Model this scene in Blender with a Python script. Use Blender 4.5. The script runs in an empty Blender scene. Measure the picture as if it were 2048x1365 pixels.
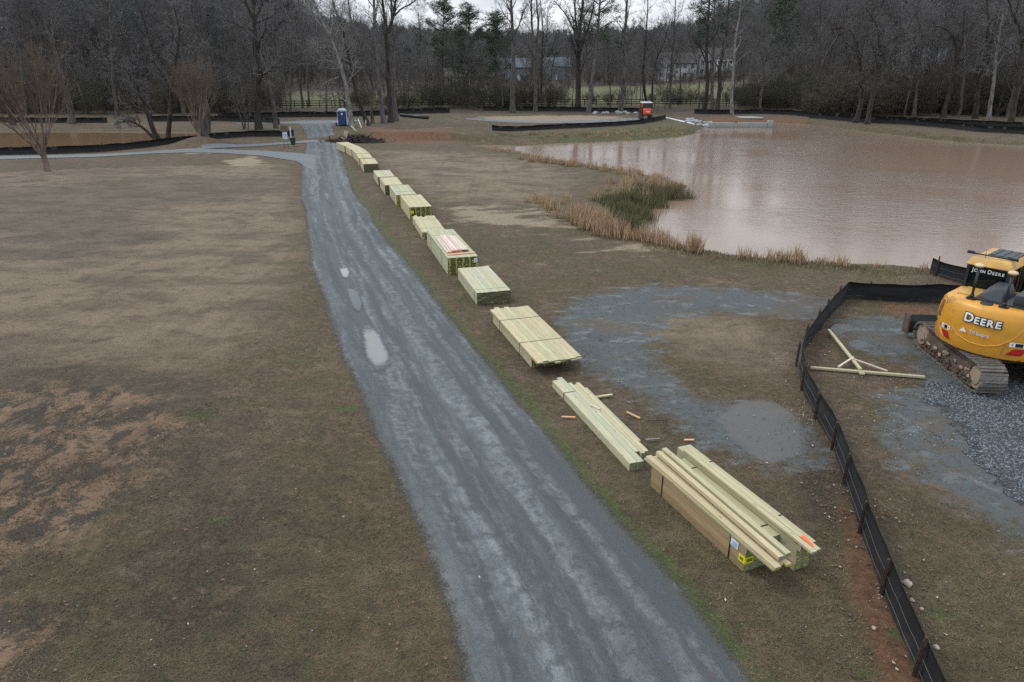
import bpy, bmesh, math, random
import numpy as np
from mathutils import Vector, Matrix
R = math.radians
scene = bpy.context.scene
COL = scene.collection
random.seed(7)

# ------------------------------------------------------------------ camera
CAM_H, FPX = 8.7, 1390.0                       # drone height, focal length in px of a 2048 wide frame
TH = math.atan((682.5 - 126.0) / FPX)          # pitch below the horizontal
CT, ST = math.cos(TH), math.sin(TH)
cam_d = bpy.data.cameras.new('camera')
cam_d.sensor_width = 36.0
cam_d.lens = FPX / 2048.0 * 36.0
cam_d.clip_start, cam_d.clip_end = 0.1, 3000.0
cam = bpy.data.objects.new('camera', cam_d)
COL.objects.link(cam)
cam.location = (0, 0, CAM_H)
cam.rotation_euler = (math.pi / 2 - TH, 0, 0)
scene.camera = cam

# ------------------------------------------------------------------ sky and light
SUN_EL, SUN_AZ = R(52), R(-62)                 # azimuth measured from +Y towards +X
world = bpy.data.worlds.new('World')
scene.world = world
world.use_nodes = True
wn = world.node_tree.nodes
wl = world.node_tree.links
wn.clear()
w_out = wn.new('ShaderNodeOutputWorld')
w_bg = wn.new('ShaderNodeBackground')
w_bg.inputs['Strength'].default_value = 0.145
w_sky = wn.new('ShaderNodeTexSky')
w_sky.sky_type = 'NISHITA'
w_sky.sun_disc = False
w_sky.sun_elevation = SUN_EL
w_sky.sun_rotation = SUN_AZ
w_sky.air_density = 1.6
w_sky.dust_density = 2.5
w_tc = wn.new('ShaderNodeTexCoord')
w_map = wn.new('ShaderNodeMapping')
w_map.inputs['Scale'].default_value = (3.2, 3.2, 9.0)
w_noise = wn.new('ShaderNodeTexNoise')
w_noise.inputs['Scale'].default_value = 1.6
w_noise.inputs['Detail'].default_value = 7
w_noise.inputs['Roughness'].default_value = 0.55
w_ramp = wn.new('ShaderNodeValToRGB')          # cloud tone: blue grey folds to bright white
w_ramp.color_ramp.elements[0].position = 0.36
w_ramp.color_ramp.elements[0].color = (4.6, 5.15, 6.0, 1)
w_ramp.color_ramp.elements[1].position = 0.62
w_ramp.color_ramp.elements[1].color = (8.2, 8.5, 8.9, 1)
w_sep = wn.new('ShaderNodeSeparateXYZ')
w_mr = wn.new('ShaderNodeMapRange')            # an overcast sky is brighter overhead
w_mr.inputs['From Min'].default_value = 0.0
w_mr.inputs['From Max'].default_value = 0.9
w_mr.inputs['To Min'].default_value = 0.95
w_mr.inputs['To Max'].default_value = 1.45
w_mul = wn.new('ShaderNodeVectorMath')
w_mul.operation = 'SCALE'
w_mix = wn.new('ShaderNodeMixRGB')
w_mix.inputs['Fac'].default_value = 0.86       # cloud cover over the clear sky
wl.new(w_tc.outputs['Generated'], w_map.inputs['Vector'])
wl.new(w_map.outputs['Vector'], w_noise.inputs['Vector'])
wl.new(w_noise.outputs['Fac'], w_ramp.inputs['Fac'])
wl.new(w_tc.outputs['Generated'], w_sep.inputs['Vector'])
wl.new(w_sep.outputs['Z'], w_mr.inputs['Value'])
wl.new(w_ramp.outputs['Color'], w_mul.inputs[0])
wl.new(w_mr.outputs['Result'], w_mul.inputs['Scale'])
wl.new(w_sky.outputs['Color'], w_mix.inputs['Color1'])
wl.new(w_mul.outputs['Vector'], w_mix.inputs['Color2'])
wl.new(w_mix.outputs['Color'], w_bg.inputs['Color'])
wl.new(w_bg.outputs['Background'], w_out.inputs['Surface'])

sun_d = bpy.data.lights.new('sun', 'SUN')
sun_d.energy = 1.25
sun_d.angle = R(20)
sun_d.color = (1.0, 0.96, 0.9)
sun = bpy.data.objects.new('sun', sun_d)
COL.objects.link(sun)
sv = Vector((math.sin(SUN_AZ) * math.cos(SUN_EL), math.cos(SUN_AZ) * math.cos(SUN_EL), math.sin(SUN_EL)))
sun.rotation_euler = sv.to_track_quat('Z', 'Y').to_euler()
sun.location = (0, 0, 60)

scene.view_settings.view_transform = 'Standard'
scene.view_settings.look = 'None'
scene.view_settings.exposure = 0.0
scene.view_settings.gamma = 1.0
scene.render.engine = 'CYCLES'
scene.cycles.max_bounces = 5
scene.cycles.diffuse_bounces = 2
scene.cycles.glossy_bounces = 3
scene.cycles.transparent_max_bounces = 8
scene.cycles.use_denoising = False

# ------------------------------------------------------------------ helpers
def at(px, py, z=0.0):
    """World point at height z seen at a pixel of the photograph (2048 x 1365)."""
    a = (px - 1024.0) / FPX
    b = -(py - 682.5) / FPX
    t = (z - CAM_H) / (-ST + b * CT)
    return (a * t, (CT + b * ST) * t)

def at_y(px, py, Y):
    """World point at distance Y seen at a pixel: returns x, z."""
    a = (px - 1024.0) / FPX
    b = -(py - 682.5) / FPX
    t = Y / (CT + b * ST)
    return a * t, CAM_H + (-ST + b * CT) * t

def smooth(t):
    t = np.clip(t, 0, 1)
    return t * t * (3 - 2 * t)

def tag(o, label=None, cat=None, group=None, kind=None):
    if label: o['label'] = label
    if cat: o['category'] = cat
    if group: o['group'] = group
    if kind: o['kind'] = kind
    return o

def thing(name, label, cat, loc=(0, 0, 0), rz=0.0, group=None):
    o = bpy.data.objects.new(name, None)
    o.empty_display_size = 0.3
    COL.objects.link(o)
    o.location = loc
    o.rotation_euler = (0, 0, rz)
    return tag(o, label, cat, group)

def link(name, me, parent=None):
    o = bpy.data.objects.new(name, me)
    COL.objects.link(o)
    if parent is not None: o.parent = parent
    return o

def np_mesh(name, V, faces, mats=(), smooth_shade=False, attrs=None):
    """V (n,3) array; faces a list of (m,k) index arrays."""
    me = bpy.data.meshes.new(name)
    V = np.asarray(V, dtype=np.float32)
    me.vertices.add(len(V))
    me.vertices.foreach_set('co', V.ravel())
    loops = np.concatenate([f.ravel() for f in faces]).astype(np.int32)
    tot = np.concatenate([np.full(len(f), f.shape[1]) for f in faces]).astype(np.int32)
    start = np.concatenate([[0], np.cumsum(tot)[:-1]]).astype(np.int32)
    me.loops.add(len(loops))
    me.loops.foreach_set('vertex_index', loops)
    me.polygons.add(len(tot))
    me.polygons.foreach_set('loop_start', start)
    me.polygons.foreach_set('loop_total', tot)
    if smooth_shade: me.polygons.foreach_set('use_smooth', np.ones(len(tot), dtype=bool))
    me.update(calc_edges=True)
    for m in mats: me.materials.append(m)
    for k, v in (attrs or {}).items():
        a = me.attributes.new(k, 'FLOAT', 'POINT')
        a.data.foreach_set('value', np.asarray(v, dtype=np.float32))
    return me

class MB:
    """Collects shapes and builds ONE mesh object; every face has a material slot and a tone."""
    def __init__(s):
        s.v, s.f, s.m, s.t = [], [], [], []
        s.sm = []
    def add(s, verts, faces, m=0, tone=0.5, sm=False):
        b = len(s.v)
        s.v += [tuple(v) for v in verts]
        for f in faces:
            s.f.append([b + i for i in f]); s.m.append(m); s.t.append(tone); s.sm.append(sm)
    def box(s, c, d, m=0, tone=0.5, rot=None):
        x, y, z = d[0] / 2, d[1] / 2, d[2] / 2
        P = [Vector(p) for p in ((-x, -y, -z), (x, -y, -z), (x, y, -z), (-x, y, -z), (-x, -y, z), (x, -y, z), (x, y, z), (-x, y, z))]
        if rot is not None: P = [rot @ p for p in P]
        s.add([p + Vector(c) for p in P], ((0, 3, 2, 1), (4, 5, 6, 7), (0, 1, 5, 4), (1, 2, 6, 5), (2, 3, 7, 6), (3, 0, 4, 7)), m, tone)
    def lohi(s, x0, x1, y0, y1, z0, z1, m=0, tone=0.5):
        s.box(((x0 + x1) / 2, (y0 + y1) / 2, (z0 + z1) / 2), (x1 - x0, y1 - y0, z1 - z0), m, tone)
    def beam(s, p0, p1, w, h, m=0, tone=0.5, up=(0, 0, 1)):
        p0, p1 = Vector(p0), Vector(p1)
        d = p1 - p0
        y = d.normalized()
        x = y.cross(Vector(up))
        if x.length < 1e-4: x = Vector((1, 0, 0))
        x.normalize()
        z = x.cross(y)
        s.box((p0 + p1) / 2, (w, d.length, h), m, tone, Matrix((x, y, z)).transposed())
    def tube(s, pts, rad, n=8, m=0, cap=True, tone=0.5):
        pts = [Vector(p) for p in pts]
        if not hasattr(rad, '__len__'): rad = [rad] * len(pts)
        vs = []
        for i, p in enumerate(pts):
            t = (pts[min(i + 1, len(pts) - 1)] - pts[max(i - 1, 0)]).normalized()
            a = t.cross(Vector((0, 0, 1)))
            if a.length < 0.05: a = t.cross(Vector((1, 0, 0)))
            a.normalize()
            b = t.cross(a)
            for k in range(n):
                an = 2 * math.pi * k / n
                vs.append(p + (a * math.cos(an) + b * math.sin(an)) * rad[i])
        fs = []
        for i in range(len(pts) - 1):
            for k in range(n):
                k2 = (k + 1) % n
                fs.append((i * n + k, i * n + k2, (i + 1) * n + k2, (i + 1) * n + k))
        s.add(vs, fs, m, tone, True)
        if cap:
            b = len(s.v) - len(vs)
            s.f.append([b + k for k in range(n - 1, -1, -1)]); s.m.append(m); s.t.append(tone); s.sm.append(False)
            s.f.append([b + (len(pts) - 1) * n + k for k in range(n)]); s.m.append(m); s.t.append(tone); s.sm.append(False)
    def prism(s, poly, axis, a0, a1, m=0, tone=0.5):
        """poly: 2-D outline; extruded along axis 'x','y' or 'z' from a0 to a1."""
        def P(u, v, a):
            return {'x': (a, u, v), 'y': (u, a, v), 'z': (u, v, a)}[axis]
        n = len(poly)
        vs = [P(u, v, a0) for u, v in poly] + [P(u, v, a1) for u, v in poly]
        fs = [tuple(range(n))[::-1], tuple(range(n, 2 * n))]
        fs += [(i, (i + 1) % n, n + (i + 1) % n, n + i) for i in range(n)]
        s.add(vs, fs, m, tone)
    def ball(s, c, r, nu=10, nv=6, m=0, tone=0.5):
        rr = r if hasattr(r, '__len__') else (r, r, r)
        vs, fs = [], []
        for j in range(nv + 1):
            ph = math.pi * j / nv
            for i in range(nu):
                th = 2 * math.pi * i / nu
                vs.append((c[0] + rr[0] * math.sin(ph) * math.cos(th), c[1] + rr[1] * math.sin(ph) * math.sin(th), c[2] + rr[2] * math.cos(ph)))
        for j in range(nv):
            for i in range(nu):
                i2 = (i + 1) % nu
                fs.append((j * nu + i, (j + 1) * nu + i, (j + 1) * nu + i2, j * nu + i2))
        s.add(vs, fs, m, tone, True)
    def build(s, name, mats, parent=None, bevel=0.0, seg=2, recalc=False):
        me = bpy.data.meshes.new(name)
        me.from_pydata(s.v, [], s.f)
        if not isinstance(mats, (list, tuple)): mats = [mats]
        for m in mats: me.materials.append(m)
        me.polygons.foreach_set('material_index', s.m)
        me.polygons.foreach_set('use_smooth', s.sm)
        a = me.attributes.new('tone', 'FLOAT', 'FACE')
        a.data.foreach_set('value', np.asarray(s.t, dtype=np.float32))
        me.update()
        if recalc or bevel:
            bm = bmesh.new(); bm.from_mesh(me)
            bmesh.ops.recalc_face_normals(bm, faces=bm.faces)
            if bevel:
                bmesh.ops.remove_doubles(bm, verts=bm.verts, dist=1e-5)
                ed = [e for e in bm.edges if len(e.link_faces) == 2 and e.calc_face_angle(0) > 0.5]
                bmesh.ops.bevel(bm, geom=ed, offset=bevel, segments=seg, affect='EDGES', profile=0.5, clamp_overlap=True)
                for f in bm.faces: f.smooth = True
            bm.to_mesh(me); bm.free()
            if bevel:
                try: me.set_sharp_from_angle(angle=R(40))
                except Exception: pass
        return link(name, me, parent)

def copy_tree(o, parent=None):
    c = o.copy(); COL.objects.link(c)
    if parent is not None: c.parent = parent
    for ch in list(o.children):
        copy_tree(ch, c)
    return c

# ------------------------------------------------------------------ materials
class NT:
    def __init__(s, name):
        s.mat = bpy.data.materials.new(name)
        s.mat.use_nodes = True
        s.nt = s.mat.node_tree
        s.nt.nodes.clear()
        s.out = s.nt.nodes.new('ShaderNodeOutputMaterial')
    def n(s, typ, props=None, **inp):
        nd = s.nt.nodes.new('ShaderNode' + typ)
        for k, v in (props or {}).items(): setattr(nd, k, v)
        for k, v in inp.items():
            key = k.replace('_', ' ')
            s.set(nd.inputs[int(k[1:])] if (k[0] == 'i' and k[1:].isdigit()) else nd.inputs[key], v)
        return nd
    def set(s, sock, v):
        if isinstance(v, bpy.types.NodeSocket): s.nt.links.new(v, sock)
        elif isinstance(v, (tuple, list)) and len(v) == 3 and sock.type == 'RGBA': sock.default_value = (*v, 1)
        else: sock.default_value = v
    def pos(s): return s.n('NewGeometry').outputs['Position']
    def obj(s): return s.n('TexCoord').outputs['Object']
    def attr(s, name): return s.n('Attribute', {'attribute_name': name}).outputs['Fac']
    def scale(s, vec, sc): return s.n('Mapping', Vector=vec, Scale=sc).outputs[0]
    def noise(s, vec, sc, det=3, rough=0.55, dist=0.0):
        return s.n('TexNoise', Vector=vec, Scale=sc, Detail=det, Roughness=rough, Distortion=dist).outputs['Fac']
    def mr(s, v, a, b, c=0.0, d=1.0, sm=True):
        return s.n('MapRange', {'interpolation_type': 'SMOOTHSTEP' if sm else 'LINEAR'}, Value=v, From_Min=a, From_Max=b, To_Min=c, To_Max=d).outputs[0]
    def math(s, op, a, b=0.0):
        return s.n('Math', {'operation': op}, i0=a, i1=b).outputs[0]
    def mix(s, f, a, b):
        return s.n('MixRGB', Fac=f, Color1=a, Color2=b).outputs[0]
    def mul(s, f, a, b):
        return s.n('MixRGB', {'blend_type': 'MULTIPLY'}, Fac=f, Color1=a, Color2=b).outputs[0]
    def bump(s, h, st, dist=0.02):
        return s.n('Bump', Height=h, Strength=st, Distance=dist).outputs[0]
    def bsdf(s, col, rough=0.8, nrm=None, **kw):
        b = s.n('BsdfPrincipled', Base_Color=col, Roughness=rough, **kw)
        if nrm is not None: s.nt.links.new(nrm, b.inputs['Normal'])
        return b
    def done(s, sh):
        s.nt.links.new(sh.outputs[0], s.out.inputs['Surface'])
        return s.mat

def plain(name, col, rough=0.6, var=0.12, sc=6.0, metallic=0.0, bump=0.0, dirt=0.0, dirtcol=(0.16, 0.10, 0.06)):
    t = NT(name)
    v = t.obj()
    n = t.noise(v, sc, 5)
    f = t.mr(n, 0.3, 0.7, 1 - var, 1 + var, False)
    c = t.n('VectorMath', {'operation': 'SCALE'}, i0=(col[0], col[1], col[2]))
    t.nt.links.new(f, c.inputs['Scale'])
    c = c.outputs[0]
    if dirt > 0:
        d = t.mr(t.noise(v, sc * 0.7, 6, 0.65), 0.62 - dirt * 0.35, 0.72 - dirt * 0.2)
        c = t.mix(d, c, dirtcol)
    nrm = t.bump(t.noise(v, sc * 9, 3), bump, 0.01) if bump else None
    b = t.bsdf(c, t.mr(t.noise(v, sc * 2, 4), 0.3, 0.7, max(0.05, rough - 0.08), min(1, rough + 0.1), False), nrm, Metallic=metallic)
    return t.done(b)

def wood_mat(name, pale, warm, dark, rough=0.72):
    """Sawn treated lumber: grain along object Y, tone per board, knots, green tint in places."""
    t = NT(name)
    v = t.obj()
    tone = t.attr('tone')
    rnd = t.n('ObjectInfo').outputs['Random']
    off = t.n('CombineXYZ', X=t.math('MULTIPLY', tone, 37.0), Y=t.math('MULTIPLY', rnd, 61.0), Z=t.math('MULTIPLY', tone, 19.0)).outputs[0]
    p = t.n('VectorMath', {'operation': 'ADD'}, i0=v, i1=off).outputs[0]
    grain = t.noise(t.scale(p, (30, 1.1, 30)), 1.0, 4, 0.6, 0.6)
    fine = t.noise(t.scale(p, (120, 4, 120)), 1.0, 2)
    big = t.noise(t.scale(p, (1.6, 0.7, 1.6)), 1.0, 3)
    tt = t.math('FRACT', t.math('ADD', t.math('MULTIPLY', tone, 3.71), rnd))
    c = t.mix(t.mr(tt, 0.15, 0.85), pale, warm)
    t2_ = t.math('FRACT', t.math('MULTIPLY', tt, 7.3))
    c = t.mul(t.mr(t2_, 0.1, 1.0, 0.0, 0.6), c, (0.70, 0.68, 0.62))
    c = t.mix(t.mr(grain, 0.42, 0.68, 0.0, 0.6), c, dark)
    c = t.mix(t.mr(big, 0.5, 0.72, 0.0, 0.4), c, tuple(0.78 * a * b for a, b in zip(pale, (0.86, 1.0, 0.86))))
    c = t.mul(t.mr(fine, 0.35, 0.65, 0.0, 0.22), c, (0.45, 0.42, 0.36))
    vor = t.n('TexVoronoi', {'feature': 'F1'}, Vector=t.scale(p, (9, 1.9, 9)), Scale=1.0, Randomness=1.0).outputs['Distance']
    c = t.mix(t.mr(vor, 0.07, 0.14, 0.8, 0.0), c, (0.13, 0.08, 0.04))
    st = t.mr(t.noise(t.scale(p, (14, 5, 14)), 1.0, 2), 0.7, 0.78, 0.0, 0.5)
    c = t.mix(st, c, (0.2, 0.19, 0.13))
    return t.done(t.bsdf(c, rough, t.bump(grain, 0.25, 0.004)))

M = {}
M['lumber'] = wood_mat('treated_lumber', (0.51, 0.485, 0.315), (0.56, 0.475, 0.30), (0.36, 0.30, 0.165))
M['lumber_green'] = wood_mat('green_lumber', (0.465, 0.48, 0.345), (0.505, 0.48, 0.325), (0.345, 0.33, 0.205))
M['lumber_brown'] = wood_mat('brown_lumber', (0.33, 0.245, 0.13), (0.385, 0.29, 0.165), (0.22, 0.14, 0.06))
M['lumber_pink'] = wood_mat('pink_lumber', (0.68, 0.55, 0.47), (0.72, 0.62, 0.53), (0.55, 0.41, 0.33))
M['lumber_orange'] = wood_mat('orange_lumber', (0.72, 0.44, 0.25), (0.75, 0.5, 0.31), (0.55, 0.3, 0.15))
M['endgrain'] = plain('wet_end_grain', (0.085, 0.085, 0.04), 0.85, 0.5, 14)
M['endgrain_pale'] = plain('pale_end_grain', (0.2, 0.215, 0.12), 0.85, 0.45, 18)
M['yellow_mark'] = plain('yellow_end_paint', (0.40, 0.40, 0.03), 0.7, 0.3, 25)
M['yellow_tag'] = plain('yellow_tag_plastic', (0.75, 0.70, 0.02), 0.45, 0.08, 30)
M['tag_ink'] = plain('tag_ink', (0.15, 0.17, 0.01), 0.5, 0.2, 60)
M['white_tag'] = plain('white_tag_paper', (0.62, 0.70, 0.76), 0.5, 0.12, 40)
M['blue_ink'] = plain('blue_ink', (0.1, 0.2, 0.4), 0.5, 0.1, 40)
M['strap'] = plain('black_strap', (0.015, 0.015, 0.017), 0.45, 0.2, 20)
M['green_strap'] = plain('green_strap', (0.22, 0.36, 0.27), 0.5, 0.2, 20)
M['orange'] = plain('orange_flag_vinyl', (0.85, 0.12, 0.02), 0.5, 0.1, 30)
M['red'] = plain('red_plastic', (0.55, 0.04, 0.03), 0.45, 0.2, 30)
M['fabric'] = None
t = NT('black_silt_fabric')
v = t.pos()
wv = t.noise(t.scale(v, (1.4, 1.4, 5)), 1.0, 4)
lowz = t.attr('tone')
c = t.mix(t.mr(wv, 0.35, 0.7), (0.006, 0.007, 0.008), (0.013, 0.014, 0.016))
c = t.mix(t.math('MULTIPLY', t.mr(lowz, 0.4, 0.0), t.mr(t.noise(v, 3, 5), 0.4, 0.68)), c, (0.075, 0.05, 0.033))
M['fabric'] = t.done(t.bsdf(c, 0.75, t.bump(wv, 0.5, 0.05)))
M['rust'] = plain('rusty_steel', (0.06, 0.035, 0.025), 0.8, 0.4, 12)
M['wire'] = plain('galvanised_wire', (0.16, 0.18, 0.19), 0.5, 0.15, 5, metallic=0.2)
M['concrete'] = plain('pale_concrete', (0.27, 0.29, 0.28), 0.85, 0.15, 3, bump=0.2)
M['pvc'] = plain('white_pvc', (0.72, 0.74, 0.74), 0.4, 0.05, 3)
M['blackpipe'] = plain('black_corrugated_pipe', (0.012, 0.014, 0.014), 0.45, 0.2, 4)
M['fence_black'] = plain('black_fence_paint', (0.010, 0.010, 0.010), 0.7, 0.3, 4)
M['rock'] = plain('pale_rock', (0.38, 0.32, 0.25), 0.9, 0.3, 9, bump=0.4)
M['rubble'] = plain('grey_rubble', (0.3, 0.31, 0.32), 0.9, 0.35, 5, bump=0.4)
M['brush'] = plain('dark_brush', (0.035, 0.028, 0.024), 0.95, 0.4, 4, bump=0.5)
M['potty_blue'] = plain('blue_plastic_walls', (0.018, 0.05, 0.16), 0.5, 0.1, 3)
M['potty_white'] = plain('white_plastic_roof', (0.62, 0.7, 0.78), 0.45, 0.05, 3)
M['steel_grey'] = plain('grey_steel', (0.2, 0.2, 0.2), 0.55, 0.2, 4)
M['sign_brown'] = plain('brown_sign', (0.10, 0.075, 0.065), 0.6, 0.1, 8)
M['sign_white'] = plain('pale_sign', (0.48, 0.55, 0.6), 0.55, 0.1, 8)
M['bin_green'] = plain('green_bin', (0.015, 0.04, 0.035), 0.6, 0.1, 8)
M['bench_wood'] = plain('pale_bench_wood', (0.46, 0.40, 0.29), 0.8, 0.15, 9)

# ------------------------------------------------------------------ zones measured on the ground
def W(pts, z=0.0): return np.array([at(x, y, z) for x, y in pts])

def sd_poly(P, poly):
    """Signed distance (positive inside) of points P (n,2) to polygon."""
    d = np.full(len(P), 1e9)
    ins = np.zeros(len(P), bool)
    n = len(poly)
    for i in range(n):
        a, b = poly[i], poly[(i + 1) % n]
        ab = b - a
        t = np.clip(((P - a) @ ab) / (ab @ ab + 1e-12), 0, 1)
        d = np.minimum(d, np.hypot(*(P - a - t[:, None] * ab).T))
        cond = (a[1] > P[:, 1]) != (b[1] > P[:, 1])
        xi = a[0] + (P[:, 1] - a[1]) * ab[0] / (ab[1] if abs(ab[1]) > 1e-9 else 1e-9)
        ins ^= cond & (P[:, 0] < xi)
    return np.where(ins, d, -d)

def d_line(P, line):
    d = np.full(len(P), 1e9)
    for a, b in zip(line[:-1], line[1:]):
        ab = b - a
        t = np.clip(((P - a) @ ab) / (ab @ ab + 1e-12), 0, 1)
        d = np.minimum(d, np.hypot(*(P - a - t[:, None] * ab).T))
    return d

def soft(P, px, feather, z=0.0):
    """0..1 mask, 0.5 on the outline."""
    poly = W(px, z)
    lo, hi = poly.min(0) - feather, poly.max(0) + feather
    m = (P[:, 0] > lo[0]) & (P[:, 0] < hi[0]) & (P[:, 1] > lo[1]) & (P[:, 1] < hi[1])
    out = np.zeros(len(P))
    if m.any(): out[m] = np.clip(0.5 + sd_poly(P[m], poly) / (2 * feather), 0, 1)
    return out

def softs(P, lst):
    out = np.zeros(len(P))
    for px, f in lst: out = np.maximum(out, soft(P, px, f))
    return out

WATER_Z = -0.45
POND_R = [(985, 291), (1050, 292), (1150, 286), (1250, 283), (1330, 277), (1385, 270), (1408, 257), (1425, 247), (1545, 246), (1620, 250),
          (1720, 262), (1800, 272), (1900, 283), (2048, 292), (2400, 312), (2900, 420), (2700, 600), (2300, 566), (2048, 549), (1850, 536), (1750, 530),
          (1600, 522), (1480, 512), (1400, 498), (1330, 480), (1285, 462), (1276, 447), (1300, 425), (1340, 403), (1372, 388),
          (1377, 372), (1350, 364), (1300, 352), (1240, 340), (1180, 330), (1100, 318), (1040, 305), (985, 297), (940, 295.5), (940, 292.5)]
POND_L = [(-700, 262), (-300, 262), (0, 264), (150, 264), (300, 264.5), (385, 265), (420, 270), (360, 280), (270, 291), (180, 297), (80, 301), (0, 302.5), (-300, 306), (-700, 300)]

ROAD_L = [(590, 243), (607, 255), (613, 275), (612, 300), (607, 345), (606, 400), (612, 450), (626, 520), (650, 580), (682, 680), (716, 770), (760, 880), (800, 960),
          (842, 1050), (882, 1150), (912, 1240), (945, 1365), (985, 1560), (1020, 1900)]
ROAD_R = [(672, 243), (664, 255), (668, 275), (680, 300), (690, 340), (712, 390), (748, 450), (795, 510), (852, 580), (905, 650), (958, 720), (1022, 800), (1090, 880),
          (1152, 960), (1232, 1050), (1312, 1140), (1402, 1250), (1490, 1365), (1640, 1560), (1900, 1900)]
_rl, _rr = W(ROAD_L), W(ROAD_R)
_rl, _rr = _rl[::-1], _rr[::-1]
def road_lr(y):
    return np.interp(y, _rl[:, 1], _rl[:, 0]), np.interp(y, _rr[:, 1], _rr[:, 0])

def hash2(ix, iy, s):
    h = np.sin(ix * 127.1 + iy * 311.7 + s * 74.7) * 43758.5453
    return h - np.floor(h)
def vnoise(P, sc, seed=0):
    x, y = P[:, 0] * sc, P[:, 1] * sc
    ix, iy = np.floor(x), np.floor(y)
    fx, fy = x - ix, y - iy
    fx, fy = fx * fx * (3 - 2 * fx), fy * fy * (3 - 2 * fy)
    a, b = hash2(ix, iy, seed), hash2(ix + 1, iy, seed)
    c, d = hash2(ix, iy + 1, seed), hash2(ix + 1, iy + 1, seed)
    return (a * (1 - fx) + b * fx) * (1 - fy) + (c * (1 - fx) + d * fx) * fy

pr_w, pl_w = W(POND_R, WATER_Z), W(POND_L, WATER_Z)
MOUND = np.array(at(400, 292))
CUT_LINE = W([(735, 274), (790, 278), (850, 276), (905, 272)])
def height(P):
    P = np.asarray(P, dtype=float)
    x, y = P[:, 0], P[:, 1]
    h = np.zeros(len(P))
    # hills
    h += 10 * smooth((y - 290) / 330)
    h += 40 * np.exp(-((x + 300) ** 2 / (2 * 120 ** 2) + (y - 450) ** 2 / (2 * 150 ** 2)))
    h += 34 * np.exp(-((x - 270) ** 2 / (2 * 105 ** 2) + (y - 380) ** 2 / (2 * 130 ** 2)))
    h *= smooth((y - 120) / 90)
    h += np.where(y > 60, 0.22 * (vnoise(P, 0.07, 3) - 0.5) * np.clip((y - 60) / 30, 0, 1) * np.clip((150 - y) / 40, 0.3, 1), 0)
    # mound with the small tree
    d = np.hypot(x - MOUND[0], (y - MOUND[1]) * 0.9)
    h += 1.05 * np.exp(-(d / 2.7) ** 2)
    # raw clay bank above the inlet
    dc = d_line(P, CUT_LINE) if True else 0
    h += np.where((y > 60) & (y < 130), 1.0 * np.exp(-(np.maximum(dc - 0.6, 0) / np.where(y < 88, 1.6, 5.0)) ** 2), 0)
    # ponds
    for poly, bank in ((pr_w, 2.6), (pl_w, 3.0)):
        lo, hi = poly.min(0) - 8, poly.max(0) + 8
        m = (x > lo[0]) & (x < hi[0]) & (y > lo[1]) & (y < hi[1])
        if not m.any(): continue
        sd = sd_poly(P[m], poly) + (vnoise(P[m], 0.8, 5) - 0.5) * 0.5
        k = np.where(sd > 0, WATER_Z - np.minimum(sd * 0.25, 0.9), WATER_Z * (1 - smooth(-sd / bank)))
        h[m] = np.where(sd > 0, k, h[m] * smooth(-sd / bank) + k)
    return h
def hz(x, y): return float(height(np.array([[x, y]]))[0])

# pixel outlines of the ground's patches
Z_DIRT = [([(-200, 770), (0, 790), (110, 765), (230, 770), (330, 800), (360, 850), (290, 905), (310, 960), (230, 1010), (180, 1080), (60, 1100), (0, 1130), (-300, 1150), (-400, 900)], 1.5),
          ([(-300, 1200), (30, 1190), (120, 1250), (110, 1330), (20, 1400), (-300, 1450)], 1.0)]
Z_TAN = [([(-900, 330), (0, 345), (300, 335), (560, 330), (590, 420), (585, 560), (520, 640), (430, 720), (300, 735), (120, 720), (0, 760), (-900, 800)], 2.5),
         ([(740, 300), (1000, 310), (1150, 345), (1100, 400), (1000, 410), (880, 400), (800, 350)], 4.0),
         ([(1150, 640), (1330, 625), (1480, 640), (1590, 690), (1560, 760), (1450, 740), (1330, 690)], 1.2)]
Z_WET = [([(1108, 640), (1150, 600), (1230, 578), (1350, 572), (1480, 580), (1600, 590), (1665, 600), (1640, 640), (1560, 632), (1440, 628), (1340, 640), (1310, 680), (1320, 740), (1400, 790), (1560, 830), (1650, 880), (1640, 930), (1500, 935), (1400, 880), (1290, 800), (1170, 740), (1120, 690)], 0.9),
         ([(1665, 640), (1760, 632), (1900, 650), (2100, 700), (2300, 760), (2400, 1000), (2300, 1180), (2048, 1090), (1900, 1000), (1790, 930), (1745, 850), (1760, 790), (1850, 770), (1820, 700), (1700, 680)], 0.8),
         ([(1690, 655), (1760, 650), (1850, 700), (1800, 730), (1720, 700)], 0.6)]
Z_CLAY = [([(735, 270), (800, 263), (870, 269), (905, 277), (880, 287), (800, 288), (748, 283)], 1.4),
          ([(1655, 960), (1700, 1000), (1740, 1100), (1790, 1220), (1830, 1340), (1860, 1420), (1760, 1420), (1745, 1300), (1700, 1180), (1685, 1080)], 0.35),
          ([(1770, 607), (1850, 612), (1900, 640), (1830, 640), (1760, 625)], 0.5),
          ([(1385, 240), (1440, 232), (1560, 236), (1620, 240), (1600, 246), (1420, 243)], 2.0)]
Z_PALE = [([(960, 234), (1050, 232), (1180, 231), (1255, 235), (1180, 241), (1080, 244), (980, 240)], 2.0),
          ([(365, 303), (400, 299), (435, 303), (430, 307), (375, 308)], 0.8),
          ([(450, 322), (500, 314), (525, 320), (520, 331), (460, 333)], 1.2),
          ([(930, 425), (990, 420), (1060, 432), (1090, 455), (1010, 452), (950, 440)], 4.5),
          ([(1160, 485), (1280, 490), (1300, 502), (1210, 498)], 3.0)]
Z_MUD = [([(1480, 800), (1560, 805), (1610, 850), (1600, 910), (1540, 930), (1470, 890), (1440, 840)], 0.5)]
Z_FIELD = [([(560, 194), (800, 192), (1000, 191), (1200, 184), (1500, 184), (1700, 190), (1750, 205), (1500, 214), (1000, 214), (560, 218)], 12.0)]
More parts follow.
